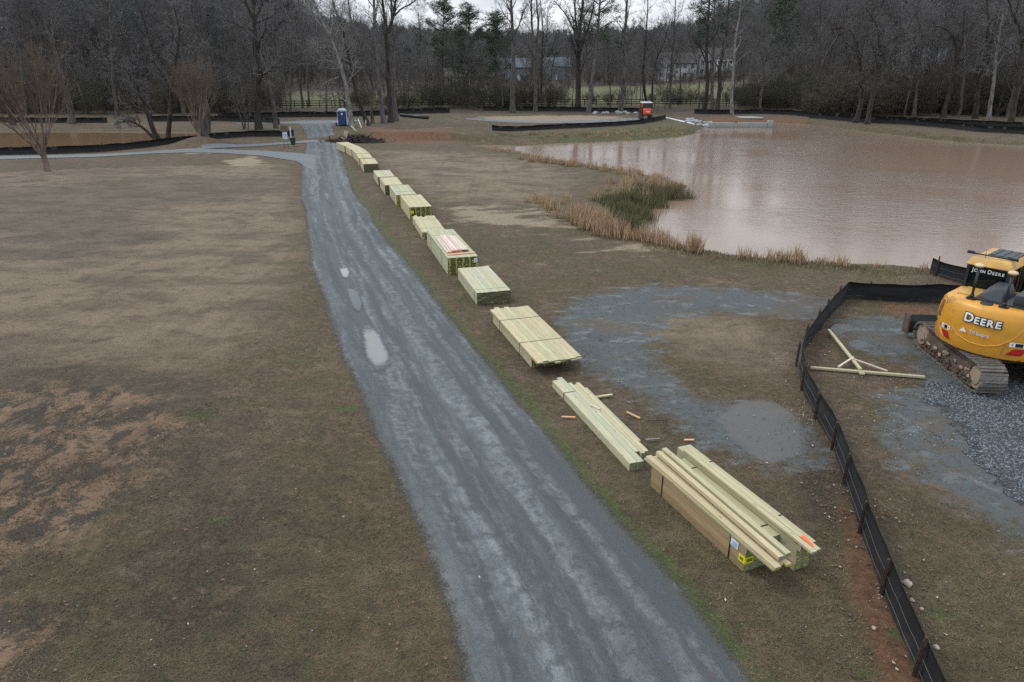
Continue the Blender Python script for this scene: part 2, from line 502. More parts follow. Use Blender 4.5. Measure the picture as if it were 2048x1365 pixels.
Z_GREEN = [([(985, 268), (1100, 262), (1250, 252), (1330, 240), (1400, 252), (1400, 270), (1300, 281), (1100, 292)], 2.5),
           ([(1540, 250), (1740, 258), (2048, 284), (2048, 292), (1800, 272), (1640, 254)], 2.0),
           ([(1130, 395), (1230, 370), (1370, 372), (1290, 440), (1280, 470), (1180, 440)], 2.5),
           ([(610, 262), (560, 258), (560, 268), (605, 272)], 1.5),
           ([(1300, 520), (1480, 520), (1700, 535), (1900, 548), (1880, 570), (1600, 545), (1400, 532)], 1.2)]
GREEN_LINES = [[(685, 300), (700, 345), (722, 395), (765, 455), (815, 520), (870, 590), (925, 660), (985, 730), (1050, 800), (1115, 880), (1175, 960), (1255, 1050), (1340, 1140), (1430, 1250), (1530, 1380)]]
Z_LEAF = [([(1640, 900), (1690, 960), (1700, 1060), (1620, 1060), (1560, 960)], 0.8)]
Z_DARK = [([(120, 372), (300, 352), (520, 352), (600, 370), (480, 400), (250, 420), (0, 470), (-400, 470), (-400, 400)], 4.0),
          ([(0, 430), (260, 420), (330, 480), (120, 520), (0, 520)], 2.0),
          ([(0, 720), (250, 735), (400, 760), (420, 830), (330, 800), (200, 760), (0, 790)], 1.2),
          ([(380, 820), (560, 1000), (700, 1365), (500, 1500), (150, 1500), (200, 1200), (330, 1000)], 2.2)]

def ground_masks(P):
    a = {}
    a['z_dirt'] = softs(P, Z_DIRT)
    a['z_tan'] = softs(P, Z_TAN)
    a['z_wet'] = softs(P, Z_WET)
    a['z_clay'] = softs(P, Z_CLAY)
    a['z_pale'] = softs(P, Z_PALE)
    a['z_mud'] = softs(P, Z_MUD)
    g = softs(P, Z_GREEN) * 0.5
    for ln in GREEN_LINES:
        g = np.maximum(g, np.clip(1.0 - d_line(P, W(ln)) / 0.42, 0, 1) * 0.85)
    for px, py, r in ((695, 818, 0.5), (400, 830, 0.7), (600, 722, 0.35), (1365, 420, 1.5), (1880, 1230, 0.4), (1740, 1345, 0.3), (1800, 1270, 0.4), (440, 1040, 0.35)):
        c = np.array(at(px, py))
        g = np.maximum(g, np.clip(1.1 - np.hypot(P[:, 0] - c[0], (P[:, 1] - c[1]) * 1.4) / r, 0, 1) * 0.9)
    a['z_green'] = g
    f = softs(P, Z_FIELD)
    a['z_field'] = f
    a['z_dark'] = softs(P, Z_DARK)
    y = P[:, 1]
    wood = np.clip((y - 136 + 14 * (vnoise(P, 0.05, 9) - 0.5)) / 10 + 0.5, 0, 1) * (1 - f)
    a['z_wood'] = np.maximum(wood, softs(P, Z_LEAF) * 0.8)
    return a

# ------------------------------------------------------------------ ground
def grow_axis(a0, a1, step, g, lo, hi):
    core = list(np.arange(a0, a1 + 1e-6, step))
    s, x = step, core[-1]
    while x < hi:
        s *= g; x += s; core.append(x)
    s, x = step, core[0]
    pre = []
    while x > lo:
        s *= g; x -= s; pre.append(x)
    return np.array(pre[::-1] + core)
xs = grow_axis(-15, 21, 0.17, 1.02, -560, 560)
ys = grow_axis(6.5, 36, 0.17, 1.0125, -20, 900)
GX, GY = np.meshgrid(xs, ys)
P2 = np.stack([GX.ravel(), GY.ravel()], 1)
GZ = height(P2)
nx, ny = len(xs), len(ys)
ii = (np.arange(ny - 1)[:, None] * nx + np.arange(nx - 1)[None, :]).ravel()
quads = np.stack([ii, ii + 1, ii + nx + 1, ii + nx], 1)

t = NT('ground_turf')
p = t.pos()
n_big = t.noise(p, 0.16, 4)
n_mid = t.noise(p, 0.9, 5, 0.6)
n_clump = t.noise(p, 5.5, 4, 0.65)
n_fine = t.noise(p, 34, 3, 0.7)
n_grit = t.noise(p, 110, 2, 0.6)
n_str = t.noise(t.scale(p, (1.2, 4.0, 1)), 1.0, 4, 0.6)
n_pat = t.noise(t.scale(p, (0.28, 0.5, 1)), 1.0, 7, 0.68, 0.35)
tan = t.mix(t.mr(n_pat, 0.36, 0.6), (0.135, 0.104, 0.080), (0.270, 0.215, 0.168))
olive = t.mix(t.mr(n_clump, 0.35, 0.68), (0.063, 0.056, 0.027), (0.125, 0.104, 0.056))
brown = t.mix(t.mr(n_clump, 0.35, 0.68), (0.088, 0.060, 0.040), (0.165, 0.118, 0.080))
base = t.mix(t.mr(t.math('ADD', t.math('MULTIPLY', n_big, 0.6), t.math('MULTIPLY', n_mid, 0.4)), 0.42, 0.58), olive, brown)
def edge(attr, nz, amp, w=0.09):
    m = t.math('ADD', t.attr(attr), t.math('MULTIPLY', t.math('SUBTRACT', nz, 0.5), amp))
    return t.mr(m, 0.5 - w, 0.5 + w)
n_tyre = t.noise(t.n('Mapping', Vector=p, Rotation=(0, 0, -0.24), Scale=(2.6, 0.10, 1)).outputs[0], 1.0, 4, 0.6)
n_mot = t.noise(t.scale(p, (1.1, 1.7, 1)), 1.0, 8, 0.74, 0.3)
m_tan = edge('z_tan', n_mid, 1.1, 0.3)
base = t.mix(t.math('MULTIPLY', m_tan, 0.85), base, tan)
base = t.mix(t.math('MULTIPLY', edge('z_dark', n_str, 1.6, 0.2), 0.5), base, (0.062, 0.052, 0.036))
base = t.mix(t.math('MULTIPLY', t.mr(n_pat, 0.55, 0.68), 0.45), base, (0.205, 0.16, 0.118))
base = t.mix(t.math('MULTIPLY', t.mr(n_mid, 0.56, 0.72), 0.5), base, (0.055, 0.044, 0.032))
base = t.mix(t.math('MULTIPLY', t.mr(t.noise(t.scale(p, (0.11, 0.22, 1)), 1.0, 6, 0.7), 0.55, 0.68), 0.45), base, (0.085, 0.068, 0.05))
base = t.mix(t.math('MULTIPLY', t.mr(t.noise(p, 0.6, 5, 0.7), 0.62, 0.72), t.mr(n_fine, 0.45, 0.6, 0.0, 0.35)), base, (0.055, 0.085, 0.03))
base = t.mix(t.math('MULTIPLY', t.mr(n_mot, 0.52, 0.64), 0.55), base, (0.060, 0.047, 0.032))
base = t.mix(t.math('MULTIPLY', t.mr(n_mot, 0.47, 0.36), 0.40), base, (0.235, 0.185, 0.135))
base = t.mix(t.math('MULTIPLY', t.mr(n_tyre, 0.52, 0.66), 0.2), base, (0.066, 0.050, 0.034))
# bare sandy dirt with dark thatch running through it
th = t.noise(t.n('Mapping', Vector=p, Rotation=(0, 0, -0.5), Scale=(1.5, 1.05, 1)).outputs[0], 1.0, 10, 0.74, 0.35)
dirt = t.mix(t.mr(n_mid, 0.3, 0.7), (0.165, 0.108, 0.070), (0.250, 0.172, 0.118))
thatch = t.mix(t.mr(n_fine, 0.35, 0.65), (0.022, 0.019, 0.016), (0.085, 0.068, 0.048))
th2 = t.noise(p, 6.0, 6, 0.75, 0.3)
m_th = t.math('MAXIMUM', t.mr(th, 0.475, 0.545), t.mr(t.math('ADD', t.math('MULTIPLY', th2, 0.7), t.math('MULTIPLY', th, 0.3)), 0.505, 0.56, 0.0, 0.85))
dirt = t.mix(m_th, dirt, thatch)
base = t.mix(edge('z_dirt', t.noise(p, 1.1, 6, 0.7), 1.9, 0.14), base, dirt)
# pale sand and worn spots
pale = t.mix(n_clump, (0.30, 0.25, 0.19), (0.50, 0.43, 0.36))
base = t.mix(t.math('MULTIPLY', edge('z_pale', n_pat, 2.6, 0.14), 0.7), base, pale)
# clay
clay = t.mix(t.mr(n_clump, 0.3, 0.7), (0.10, 0.050, 0.030), (0.225, 0.115, 0.068))
base = t.mix(t.math('MULTIPLY', edge('z_clay', t.noise(p, 0.9, 6, 0.7), 1.9, 0.2), 0.85), base, clay)
# green
grn = t.mix(n_clump, (0.040, 0.066, 0.018), (0.105, 0.155, 0.045))
base = t.mix(t.math('MULTIPLY', edge('z_green', n_clump, 1.7, 0.22), 0.8), base, grn)
fld = t.mix(n_mid, (0.095, 0.125, 0.045), (0.17, 0.165, 0.085))
base = t.mix(edge('z_field', n_mid, 0.7, 0.2), base, fld)
litter = t.mix(t.mr(n_clump, 0.3, 0.7), (0.026, 0.020, 0.016), (0.066, 0.048, 0.037))
base = t.mix(t.math('MULTIPLY', edge('z_wood', n_mid, 0.9, 0.25), 0.85), base, litter)
# washed in blue grey gravel and mud
wetn = t.noise(t.scale(p, (1.0, 1.9, 1)), 1.0, 6, 0.66, 0.3)
m_wet = t.math('MULTIPLY', edge('z_wet', wetn, 2.1, 0.22), t.mr(n_clump, 0.34, 0.52, 0.35, 1.0))
grv = t.mix(t.mr(n_grit, 0.3, 0.72), (0.055, 0.068, 0.073), (0.165, 0.187, 0.195))
grv = t.mix(t.mr(wetn, 0.54, 0.66, 0.0, 0.75), grv, (0.165, 0.192, 0.203))
grv = t.mix(t.math('MULTIPLY', t.mr(n_pat, 0.52, 0.60), 0.55), grv, (0.13, 0.098, 0.066))
base = t.mix(m_wet, base, grv)
m_mud = edge('z_mud', n_mid, 0.9, 0.12)
base = t.mix(t.math('MULTIPLY', m_mud, 0.85), base, (0.082, 0.078, 0.072))
col = t.mul(t.mr(n_fine, 0.34, 0.66, 0.75, 0.0), base, (0.30, 0.29, 0.27))
col = t.mix(t.mr(n_grit, 0.62, 0.80, 0.0, 0.34), col, (0.33, 0.28, 0.20))
warm = t.math('SUBTRACT', 1.0, m_wet)
col = t.mul(warm, col, (1.0, 0.95, 0.84))
rough = t.math('SUBTRACT', 0.95, t.math('MULTIPLY', t.math('MAXIMUM', m_mud, t.math('MULTIPLY', m_wet, t.mr(wetn, 0.52, 0.64))), 0.55))
hgt = t.math('ADD', t.math('MULTIPLY', n_fine, 0.6), t.math('ADD', t.math('MULTIPLY', n_clump, 0.9), t.math('MULTIPLY', n_grit, 0.25)))
bst = t.mr(m_mud, 0.0, 1.0, 0.75, 0.06)
M['ground'] = t.done(t.bsdf(col, rough, t.bump(hgt, bst, 0.05)))
MASKS = ground_masks(P2)
g_me = np_mesh('ground', np.column_stack([P2, GZ]), [quads], [M['ground']], True, MASKS)
tag(link('ground', g_me), kind='structure')

# ------------------------------------------------------------------ gravel sheets
def gravel_mat(name, light, mid, dark, streak=1.0):
    t = NT(name)
    p = t.pos()
    u, v = t.attr('u_across'), t.attr('v_along')
    uv = t.n('CombineXYZ', X=u, Y=v).outputs[0]
    ed = t.attr('edge')
    wv = t.n('VectorMath', {'operation': 'ADD'}, i0=uv, i1=t.n('VectorMath', {'operation': 'SCALE'}, i0=t.n('TexNoise', Vector=p, Scale=2.2, Detail=4.0, Roughness=0.7).outputs['Color'], Scale=0.28).outputs[0]).outputs[0]
    s1 = t.noise(t.scale(wv, (1.15, 0.05, 1)), 1.0, 3, 0.5)
    s2 = t.noise(t.scale(wv, (2.6, 0.32, 1)), 1.0, 5, 0.7)
    n1 = t.noise(p, 0.55, 5, 0.6)
    n2 = t.noise(p, 3.4, 6, 0.75)
    gr = t.noise(p, 75, 3, 0.75)
    g2 = t.noise(p, 24, 3, 0.6)
    c = t.mix(t.mr(s1, 0.36, 0.62), dark, mid)
    k = t.math('MULTIPLY', t.mr(t.math('ADD', t.math('MULTIPLY', s2, 0.6), t.math('MULTIPLY', s1, 0.4)), 0.47, 0.62), t.mr(n2, 0.34, 0.62))
    c = t.mix(t.math('MULTIPLY', k, 0.8 * streak), c, light)
    c = t.mix(t.math('MULTIPLY', t.mr(n1, 0.54, 0.72), 0.45), c, dark)
    c = t.mix(t.math('MULTIPLY', t.mr(t.noise(p, 0.9, 4, 0.6), 0.62, 0.74), 0.5), c, (0.15, 0.115, 0.09))
    c = t.mix(t.math('MULTIPLY', t.mr(t.math('ABSOLUTE', t.math('ADD', u, 1.35)), 0.32, 0.05), t.mr(t.noise(t.scale(uv, (2, 5.5, 1)), 1.0, 3), 0.45, 0.62, 0, 0.5)), c, dark)
    for u0, w_, ccol, am in ((0.55, 0.30, light, 0.5), (1.35, 0.16, light, 0.45), (-0.75, 0.10, light, 0.4), (0.05, 0.22, dark, 0.5), (1.0, 0.2, dark, 0.45), (-1.75, 0.28, dark, 0.5)):
        bnd = t.mr(t.math('ABSOLUTE', t.math('SUBTRACT', t.math('ADD', u, t.math('MULTIPLY', t.math('SUBTRACT', n1, 0.5), 0.5)), u0)), w_, w_ * 0.25)
        c = t.mix(t.math('MULTIPLY', t.math('MULTIPLY', bnd, t.mr(n2, 0.36, 0.60)), t.math('MULTIPLY', am * streak, t.mr(s1, 0.3, 0.6, 0.5, 1.0))), c, ccol)
    c = t.mul(t.mr(gr, 0.38, 0.58, 0.75, 0.0), c, (0.34, 0.35, 0.37))
    c = t.mix(t.mr(gr, 0.60, 0.78, 0.0, 0.5), c, (0.33, 0.35, 0.365))
    c = t.mix(t.mr(g2, 0.66, 0.72, 0.0, 0.5), c, (0.05, 0.055, 0.06))
    wet = t.mr(s1, 0.50, 0.36)
    rough = t.math('SUBTRACT', 0.88, t.math('MULTIPLY', wet, 0.42))
    b = t.bsdf(c, rough, t.bump(t.math('ADD', gr, t.math('MULTIPLY', g2, 1.4)), 0.7, 0.02))
    e = t.math('ADD', ed, t.math('ADD', t.math('MULTIPLY', t.math('SUBTRACT', n2, 0.5), 0.55), t.math('MULTIPLY', t.math('SUBTRACT', t.noise(p, 26, 3, 0.7), 0.5), 0.8)))
    al = t.mr(e, 0.08, 0.62)
    c = t.mix(t.mr(e, 0.85, 0.3, 0.0, 0.5), c, (0.095, 0.078, 0.058))
    t.set(b.inputs['Base Color'], c)
    tr = t.n('BsdfTransparent')
    mx = t.n('MixShader', Fac=al, i1=tr.outputs[0], i2=b.outputs[0])
    t.nt.links.new(mx.outputs[0], t.out.inputs['Surface'])
    return t.mat
M['gravel_road'] = gravel_mat('road_gravel', (0.255, 0.285, 0.293), (0.098, 0.116, 0.122), (0.060, 0.072, 0.077))
M['gravel_path'] = gravel_mat('path_gravel', (0.27, 0.29, 0.305), (0.18, 0.20, 0.215), (0.13, 0.147, 0.16), 0.6)

def resample(line, n=None, step=None):
    line = np.asarray(line, float)
    d = np.concatenate([[0], np.cumsum(np.linalg.norm(np.diff(line, axis=0), axis=1))])
    if n is None: n = max(2, int(d[-1] / step) + 1)
    s = np.linspace(0, d[-1], n)
    return np.stack([np.interp(s, d, line[:, k]) for k in range(line.shape[1])], 1), s

def ribbon(name, A, B, mat, rows, cols, lift, wide=0.0, profile=None):
    """A sheet between two edge polylines (world)."""
    a, sa = resample(A, rows)
    b, sb = resample(B, rows)
    tt = np.linspace(0, 1, cols)
    Pn = a[:, None, :] * (1 - tt)[None, :, None] + b[:, None, :] * tt[None, :, None]
    wdt = np.linalg.norm(b - a, axis=1)
    u = (tt[None, :] - 0.5) * wdt[:, None]
    v = np.repeat(((sa + sb) / 2)[:, None], cols, 1)
    e = np.minimum(tt, 1 - tt)[None, :] * wdt[:, None] / 0.55
    er = np.minimum(np.arange(rows), np.arange(rows)[::-1])[:, None] * (sa[-1] / rows) / 0.55
    e = np.clip(np.minimum(e, er + 0.0 if True else e), 0, 1)
    P = Pn.reshape(-1, 2)
    z = height(P) + lift * (0.35 + 0.65 * smooth(e.ravel()))
    if profile is not None: z = z + profile(P, u.ravel(), v.ravel())
    i = (np.arange(rows - 1)[:, None] * cols + np.arange(cols - 1)[None, :]).ravel()
    q = np.stack([i, i + 1, i + cols + 1, i + cols], 1)
    me = np_mesh(name, np.column_stack([P, z]), [q], [mat], True, {'u_across': u.ravel(), 'v_along': v.ravel(), 'edge': e.ravel()})
    return tag(link(name, me), kind='structure')

def road_prof(P, u, v):
    r = np.zeros(len(u))
    for c, w in ((-1.25, 0.34), (0.25, 0.36), (1.35, 0.3)):
        r -= 0.018 * np.exp(-((u - c) / w) ** 2)
    r += 0.012 * (vnoise(np.stack([u * 2.0, v * 0.5], 1), 1.0, 21) - 0.5)
    return r * np.clip((2.0 - np.abs(u)) / 0.5, 0, 1)
# edges follow each other in depth, 0.12 m rows near the camera
def dense_edges(L, Rr):
    yy = np.concatenate([np.arange(2.0, 45, 0.14), np.arange(45, 119, 0.45)])
    l, r = road_lr(yy)
    return np.stack([l, yy], 1), np.stack([r, yy], 1)
ea, eb = dense_edges(_rl, _rr)
def ribbon_rows(name, a, b, mat, cols, lift, profile=None):
    rows = len(a)
    yv = a[:, 1]
    def wander(k):
        q = lambda f, sd: vnoise(np.stack([yv * f, yv * 0 + k * 17.3], 1), 1.0, sd) - 0.5
        return q(0.23, 31) * 0.34 + q(0.71, 32) * 0.13 + q(2.9, 33) * 0.05
    a = a.copy(); b = b.copy()
    a[:, 0] -= 0.26 + wander(1); b[:, 0] += 0.26 + wander(2)
    tt = np.linspace(0, 1, cols)
    Pn = a[:, None, :] * (1 - tt)[None, :, None] + b[:, None, :] * tt[None, :, None]
    wdt = np.linalg.norm(b - a, axis=1)
    mid = np.stack([(ea[:, 0] + eb[:, 0]) / 2, ea[:, 1]], 1)
    u = Pn[:, :, 0] - mid[:, 0:1]
    v = np.repeat(a[:, 1:2], cols, 1)
    e = np.clip(np.minimum(tt, 1 - tt)[None, :] * wdt[:, None] / 0.6, 0, 1)
    P = Pn.reshape(-1, 2)
    z = height(P) + lift * (0.3 + 0.7 * smooth(e.ravel()))
    if profile is not None: z = z + profile(P, u.ravel(), v.ravel())
    i = (np.arange(rows - 1)[:, None] * cols + np.arange(cols - 1)[None, :]).ravel()
    q = np.stack([i, i + 1, i + cols + 1, i + cols], 1)
    me = np_mesh(name, np.column_stack([P, z]), [q], [mat], True, {'u_across': u.ravel(), 'v_along': v.ravel(), 'edge': e.ravel()})
    return tag(link(name, me), kind='structure')
road = ribbon_rows('gravel_road', ea, eb, M['gravel_road'], 42, 0.05, road_prof)

PATH_LOW = ([(-300, 314), (0, 313), (100, 310.5), (200, 308.5), (312, 302.5), (385, 300), (453, 299.5), (531, 302), (594, 306), (640, 309)],
            [(-300, 322), (0, 319.5), (100, 317), (200, 314.5), (312, 307.5), (385, 306), (453, 307.5), (531, 313.5), (594, 324), (630, 345)])
PATH_UP = ([(400, 297.5), (460, 292), (520, 288), (587, 283.5), (640, 278)], [(400, 301.5), (460, 297), (520, 293), (587, 288), (640, 284)])
PATH_TOP = ([(470, 247.6), (545, 245.5), (600, 243), (650, 241.5), (720, 240.5)], [(470, 249.6), (545, 248.6), (600, 249), (650, 249), (720, 244)])
PAD = ([(930, 236.5), (1000, 240), (1080, 242.5), (1180, 241), (1280, 236)], [(930, 239.5), (1000, 244.5), (1080, 247), (1180, 246), (1285, 241)])
for nm, (A, B), lift in (('path', PATH_LOW, 0.06), ('path', PATH_UP, 0.075), ('path', PATH_TOP, 0.085), ('path', PAD, 0.07)):
    ribbon(nm, W(A), W(B), M['gravel_path'], 160, 14, lift)

# coarse crushed stone by the machine
CRUSH = [(1850, 775), (1900, 768), (1960, 778), (2060, 760), (2260, 780), (2350, 1000), (2120, 1060), (2048, 1010), (1990, 945), (1930, 870)]
t = NT('crushed_stone_bed')
p = t.pos()
vv = t.n('TexVoronoi', Vector=p, Scale=21.0).outputs
c = t.mix(t.n('SeparateColor', Color=vv['Color']).outputs[0], (0.025, 0.031, 0.037), (0.12, 0.14, 0.155))
c = t.mul(t.mr(vv['Distance'], 0.25, 0.7, 0.0, 0.9), c, (0.15, 0.15, 0.16))
bed = t.bsdf(c, 0.7, t.bump(t.math('SUBTRACT', 1.0, vv['Distance']), 0.9, 0.04))
al = t.mr(t.math('ADD', t.attr('edge'), t.math('MULTIPLY', t.math('SUBTRACT', t.noise(p, 3.2, 5, 0.7), 0.5), 1.3)), 0.4, 0.55)
mx = t.n('MixShader', Fac=al, i1=t.n('BsdfTransparent').outputs[0], i2=bed.outputs[0])
t.nt.links.new(mx.outputs[0], t.out.inputs['Surface'])
M['crush_bed'] = t.mat
cw = W(CRUSH)
gx = np.arange(cw[:, 0].min() - 1, cw[:, 0].max() + 1, 0.14)
gy = np.arange(cw[:, 1].min() - 1, cw[:, 1].max() + 1, 0.14)
QX, QY = np.meshgrid(gx, gy)
Pc = np.stack([QX.ravel(), QY.ravel()], 1)
sdc = sd_poly(Pc, cw)
i = (np.arange(len(gy) - 1)[:, None] * len(gx) + np.arange(len(gx) - 1)[None, :]).ravel()
q = np.stack([i, i + 1, i + len(gx) + 1, i + len(gx)], 1)
q = q[(sdc[q] > -0.8).all(1)]
me = np_mesh('gravel_yard', np.column_stack([Pc, height(Pc) + 0.012]), [q], [M['crush_bed']], True, {'edge': np.clip(0.5 + sdc / 1.2, 0, 1)})
tag(link('gravel_yard', me), kind='structure')
rng = np.random.default_rng(5)
def scatter_stones(name, P, size, mat, seed, kind='stuff'):
    r = np.random.default_rng(seed)
    n = len(P)
    base = np.array([(1, 0, 0), (-1, 0, 0), (0, 1, 0), (0, -1, 0), (0, 0, 1), (0, 0, -1)], float)
    tri = np.array([(0, 2, 4), (2, 1, 4), (1, 3, 4), (3, 0, 4), (2, 0, 5), (1, 2, 5), (3, 1, 5), (0, 3, 5)])
    sc = size * (0.5 + r.random((n, 1, 1)) * 0.9) * (0.6 + 0.6 * r.random((n, 6, 1))) * np.array([1, 1, 0.7])
    V = base[None] * sc
    an = r.random(n) * 6.28
    ca, sa = np.cos(an)[:, None], np.sin(an)[:, None]
    x = V[:, :, 0] * ca - V[:, :, 1] * sa
    y = V[:, :, 0] * sa + V[:, :, 1] * ca
    V = np.stack([x + P[:, 0:1], y + P[:, 1:2], V[:, :, 2] + (height(P) + size * 0.28)[:, None]], 2).reshape(-1, 3)
    F = (tri[None] + (np.arange(n) * 6)[:, None, None]).reshape(-1, 3)
    me = np_mesh(name, V, [F], [mat], False, {'tone': np.repeat(r.random(n), 6)})
    return tag(link(name, me), kind=kind)
t = NT('crushed_stone')
c = t.mix(t.math('POWER', t.attr('tone'), 1.8), (0.030, 0.037, 0.044), (0.20, 0.232, 0.255))
M['stone'] = t.done(t.bsdf(c, 0.6))
pp = rng.uniform([cw[:, 0].min() - .3, cw[:, 1].min() - .3], [cw[:, 0].max(), cw[:, 1].max()], (42000, 2))
pp = pp[sd_poly(pp, cw) + (vnoise(pp, 2.2, 8) - 0.5) * 0.9 > 0]
pp = pp[:17000]
scatter_stones('crushed_gravel', pp + 0, 0.034, M['stone'], 3)

# ------------------------------------------------------------------ water
def water_mat(name, col, rough, sc, st, dist=0.02, mapping=(1, 1.8, 1)):
    t = NT(name)
    p = t.pos()
    n = t.noise(t.scale(p, mapping), sc, 3, 0.55, 0.3)
    n2 = t.noise(p, 0.05, 3)
    n3 = t.noise(t.scale(p, mapping), sc * 0.28, 2)
    calm = t.mr(n2, 0.38, 0.64, 0.12, 1.0)
    c = t.mix(t.mr(n2, 0.4, 0.62), col, tuple(a * b for a, b in zip(col, (0.9, 0.96, 1.0))))
    h = t.math('MULTIPLY', t.math('ADD', n, t.math('MULTIPLY', n3, 1.2)), calm)
    return t.done(t.bsdf(c, rough, t.bump(h, st, dist), IOR=1.33))
M['pond'] = water_mat('muddy_water', (0.235, 0.165, 0.122), 0.10, 3.4, 0.45, 0.05)
M['pond_left'] = water_mat('muddy_water_brown', (0.19, 0.118, 0.068), 0.06, 2.0, 0.12, 0.02)
def flat_sheet(name, poly, z, mat):
    me = bpy.data.meshes.new(name)
    me.from_pydata([(x, y, z) for x, y in poly], [], [tuple(range(len(poly)))])
    bm = bmesh.new(); bm.from_mesh(me)
    bmesh.ops.recalc_face_normals(bm, faces=bm.faces)
    for f in bm.faces:
        if f.normal.z < 0: f.normal_flip()
    bmesh.ops.triangulate(bm, faces=bm.faces)
    bm.to_mesh(me); bm.free()
    me.materials.append(mat)
    return tag(link(name, me), kind='structure')
def grow_poly(poly, d):
    n = len(poly)
    area = 0.5 * np.sum(poly[:, 0] * np.roll(poly[:, 1], -1) - np.roll(poly[:, 0], -1) * poly[:, 1])
    sgn = 1 if area > 0 else -1
    out = []
    for i in range(n):
        e = poly[(i + 1) % n] - poly[i - 1]
        e = e / (np.linalg.norm(e) + 1e-9)
        out.append(poly[i] + sgn * d * np.array([e[1], -e[0]]))
    return np.array(out)
flat_sheet('pond_water', grow_poly(pr_w, 1.6), WATER_Z, M['pond'])
flat_sheet('pond_water', grow_poly(pl_w, 1.6), WATER_Z, M['pond_left'])

# puddles on the road, each with a ragged soft rim
def puddle_mat(name, rim, mid, amax=1.0):
    t = NT(name)
    p = t.pos()
    n = t.noise(p, 2.6, 6, 0.75)
    e = t.math('ADD', t.attr('edge'), t.math('MULTIPLY', t.math('SUBTRACT', n, 0.5), 1.1))
    pb = t.bsdf(t.mix(t.mr(e, 0.3, 0.95), rim, mid), 0.06, t.bump(t.noise(p, 3, 2), 0.03, 0.01), IOR=1.33)
    mx = t.n('MixShader', Fac=t.mr(e, 0.12, 0.72, 0.0, amax), i1=t.n('BsdfTransparent').outputs[0], i2=pb.outputs[0])
    t.nt.links.new(mx.outputs[0], t.out.inputs['Surface'])
    return t.mat
M['puddle'] = puddle_mat('puddle_water', (0.085, 0.10, 0.11), (0.215, 0.225, 0.215))
M['puddle_blue'] = puddle_mat('clear_puddle_water', (0.07, 0.085, 0.095), (0.095, 0.12, 0.135), 0.7)
M['puddle_yard'] = puddle_mat('yard_puddle_water', (0.06, 0.07, 0.075), (0.062, 0.078, 0.09), 0.55)
M['puddle_mud'] = puddle_mat('mud_puddle_water', (0.080, 0.075, 0.067), (0.085, 0.080, 0.073))
def puddle(px, z=0.0, lift=0.058, mat='puddle'):
    poly = W(px)
    cx, cy = poly.mean(0)
    rings = [0.0, 0.35, 0.55, 0.72, 0.86, 1.0, 1.12]
    out, _ = resample(np.vstack([poly, poly[:1]]), 61)
    out = out[:-1]
    for _ in range(5): out = 0.5 * out + 0.25 * (np.roll(out, 1, 0) + np.roll(out, -1, 0))
    V, E = [], []
    for k, r in enumerate(rings):
        for x, y in out:
            V.append((cx + (x - cx) * r, cy + (y - cy) * r)); E.append(np.clip((1.12 - r) * 1.5, 0, 1))
    V = np.array(V)
    n = 60
    F = []
    for k in range(len(rings) - 1):
        for j in range(n):
            F.append((k * n + j, k * n + (j + 1) % n, (k + 1) * n + (j + 1) % n, (k + 1) * n + j))
    me = np_mesh('puddle', np.column_stack([V, np.full(len(V), lift)]), [np.array(F)], [M[mat]], True, {'edge': np.array(E)})
    return tag(link('puddle', me), kind='structure')
puddle([(720, 648), (742, 645), (760, 668), (775, 695), (788, 725), (782, 745), (765, 752), (745, 745), (730, 725), (722, 690)])
puddle([(676, 538), (696, 536), (701, 548), (696, 562), (684, 558)])
puddle([(690, 574), (714, 576), (728, 612), (722, 636), (704, 620)], mat='puddle_blue')
puddle([(655, 690), (672, 690), (700, 790), (690, 792)], mat='puddle_blue') if False else None
puddle([(1650, 652), (1676, 645), (1704, 650), (1716, 662), (1690, 668), (1672, 676)], lift=0.014, mat='puddle_yard')
puddle([(1690, 684), (1712, 678), (1738, 686), (1752, 696), (1722, 700), (1700, 698)], lift=0.014, mat='puddle_yard')

# ------------------------------------------------------------------ dry turf, leaves, tall grass
def fan_points(n, y0, y1, power, seed, half=0.80, pad=4.0):
    r = np.random.default_rng(seed)
    u = r.random(n)
    if abs(power - 1) < 1e-6: y = y0 * (y1 / y0) ** u
    else: y = (y0 ** (1 - power) + u * (y1 ** (1 - power) - y0 ** (1 - power))) ** (1 / (1 - power))
    x = (r.random(n) * 2 - 1) * (half * y + pad)
    return np.stack([x, y], 1)

t = NT('turf_blades')
tn = t.attr('tone')
gr_ = t.attr('green')
p = t.pos()
c = t.mix(tn, (0.034, 0.026, 0.017), (0.255, 0.20, 0.13))
c = t.mix(t.math('MULTIPLY', gr_, 0.9), c, t.mix(tn, (0.028, 0.055, 0.013), (0.10, 0.165, 0.045)))
c = t.mul(1.0, c, (1.0, 0.95, 0.84))
M['blades'] = t.done(t.bsdf(c, 0.9))

def blades(name, P, length, width, rise, tone, green, mat, seed, droop=0.4):
    r = np.random.default_rng(seed)
    n = len(P)
    an = r.random(n) * 6.283
    L = length * (0.5 + r.random(n))
    wd = width * (0.6 + 0.8 * r.random(n))
    dx, dy = np.cos(an), np.sin(an)
    z0 = height(P) - 0.005
    b0 = np.column_stack([P[:, 0] - dy * wd / 2, P[:, 1] + dx * wd / 2, z0])
    b1 = np.column_stack([P[:, 0] + dy * wd / 2, P[:, 1] - dx * wd / 2, z0])
    rs = rise * (0.4 + 0.9 * r.random(n))
    tip = np.column_stack([P[:, 0] + dx * L, P[:, 1] + dy * L, z0 + rs])
    V = np.stack([b0, b1, tip], 1).reshape(-1, 3)
    F = np.arange(3 * n).reshape(-1, 3)
    me = np_mesh(name, V, [F], [mat], False, {'tone': np.repeat(tone, 3), 'green': np.repeat(green, 3)})
    return tag(link(name, me), kind='stuff')

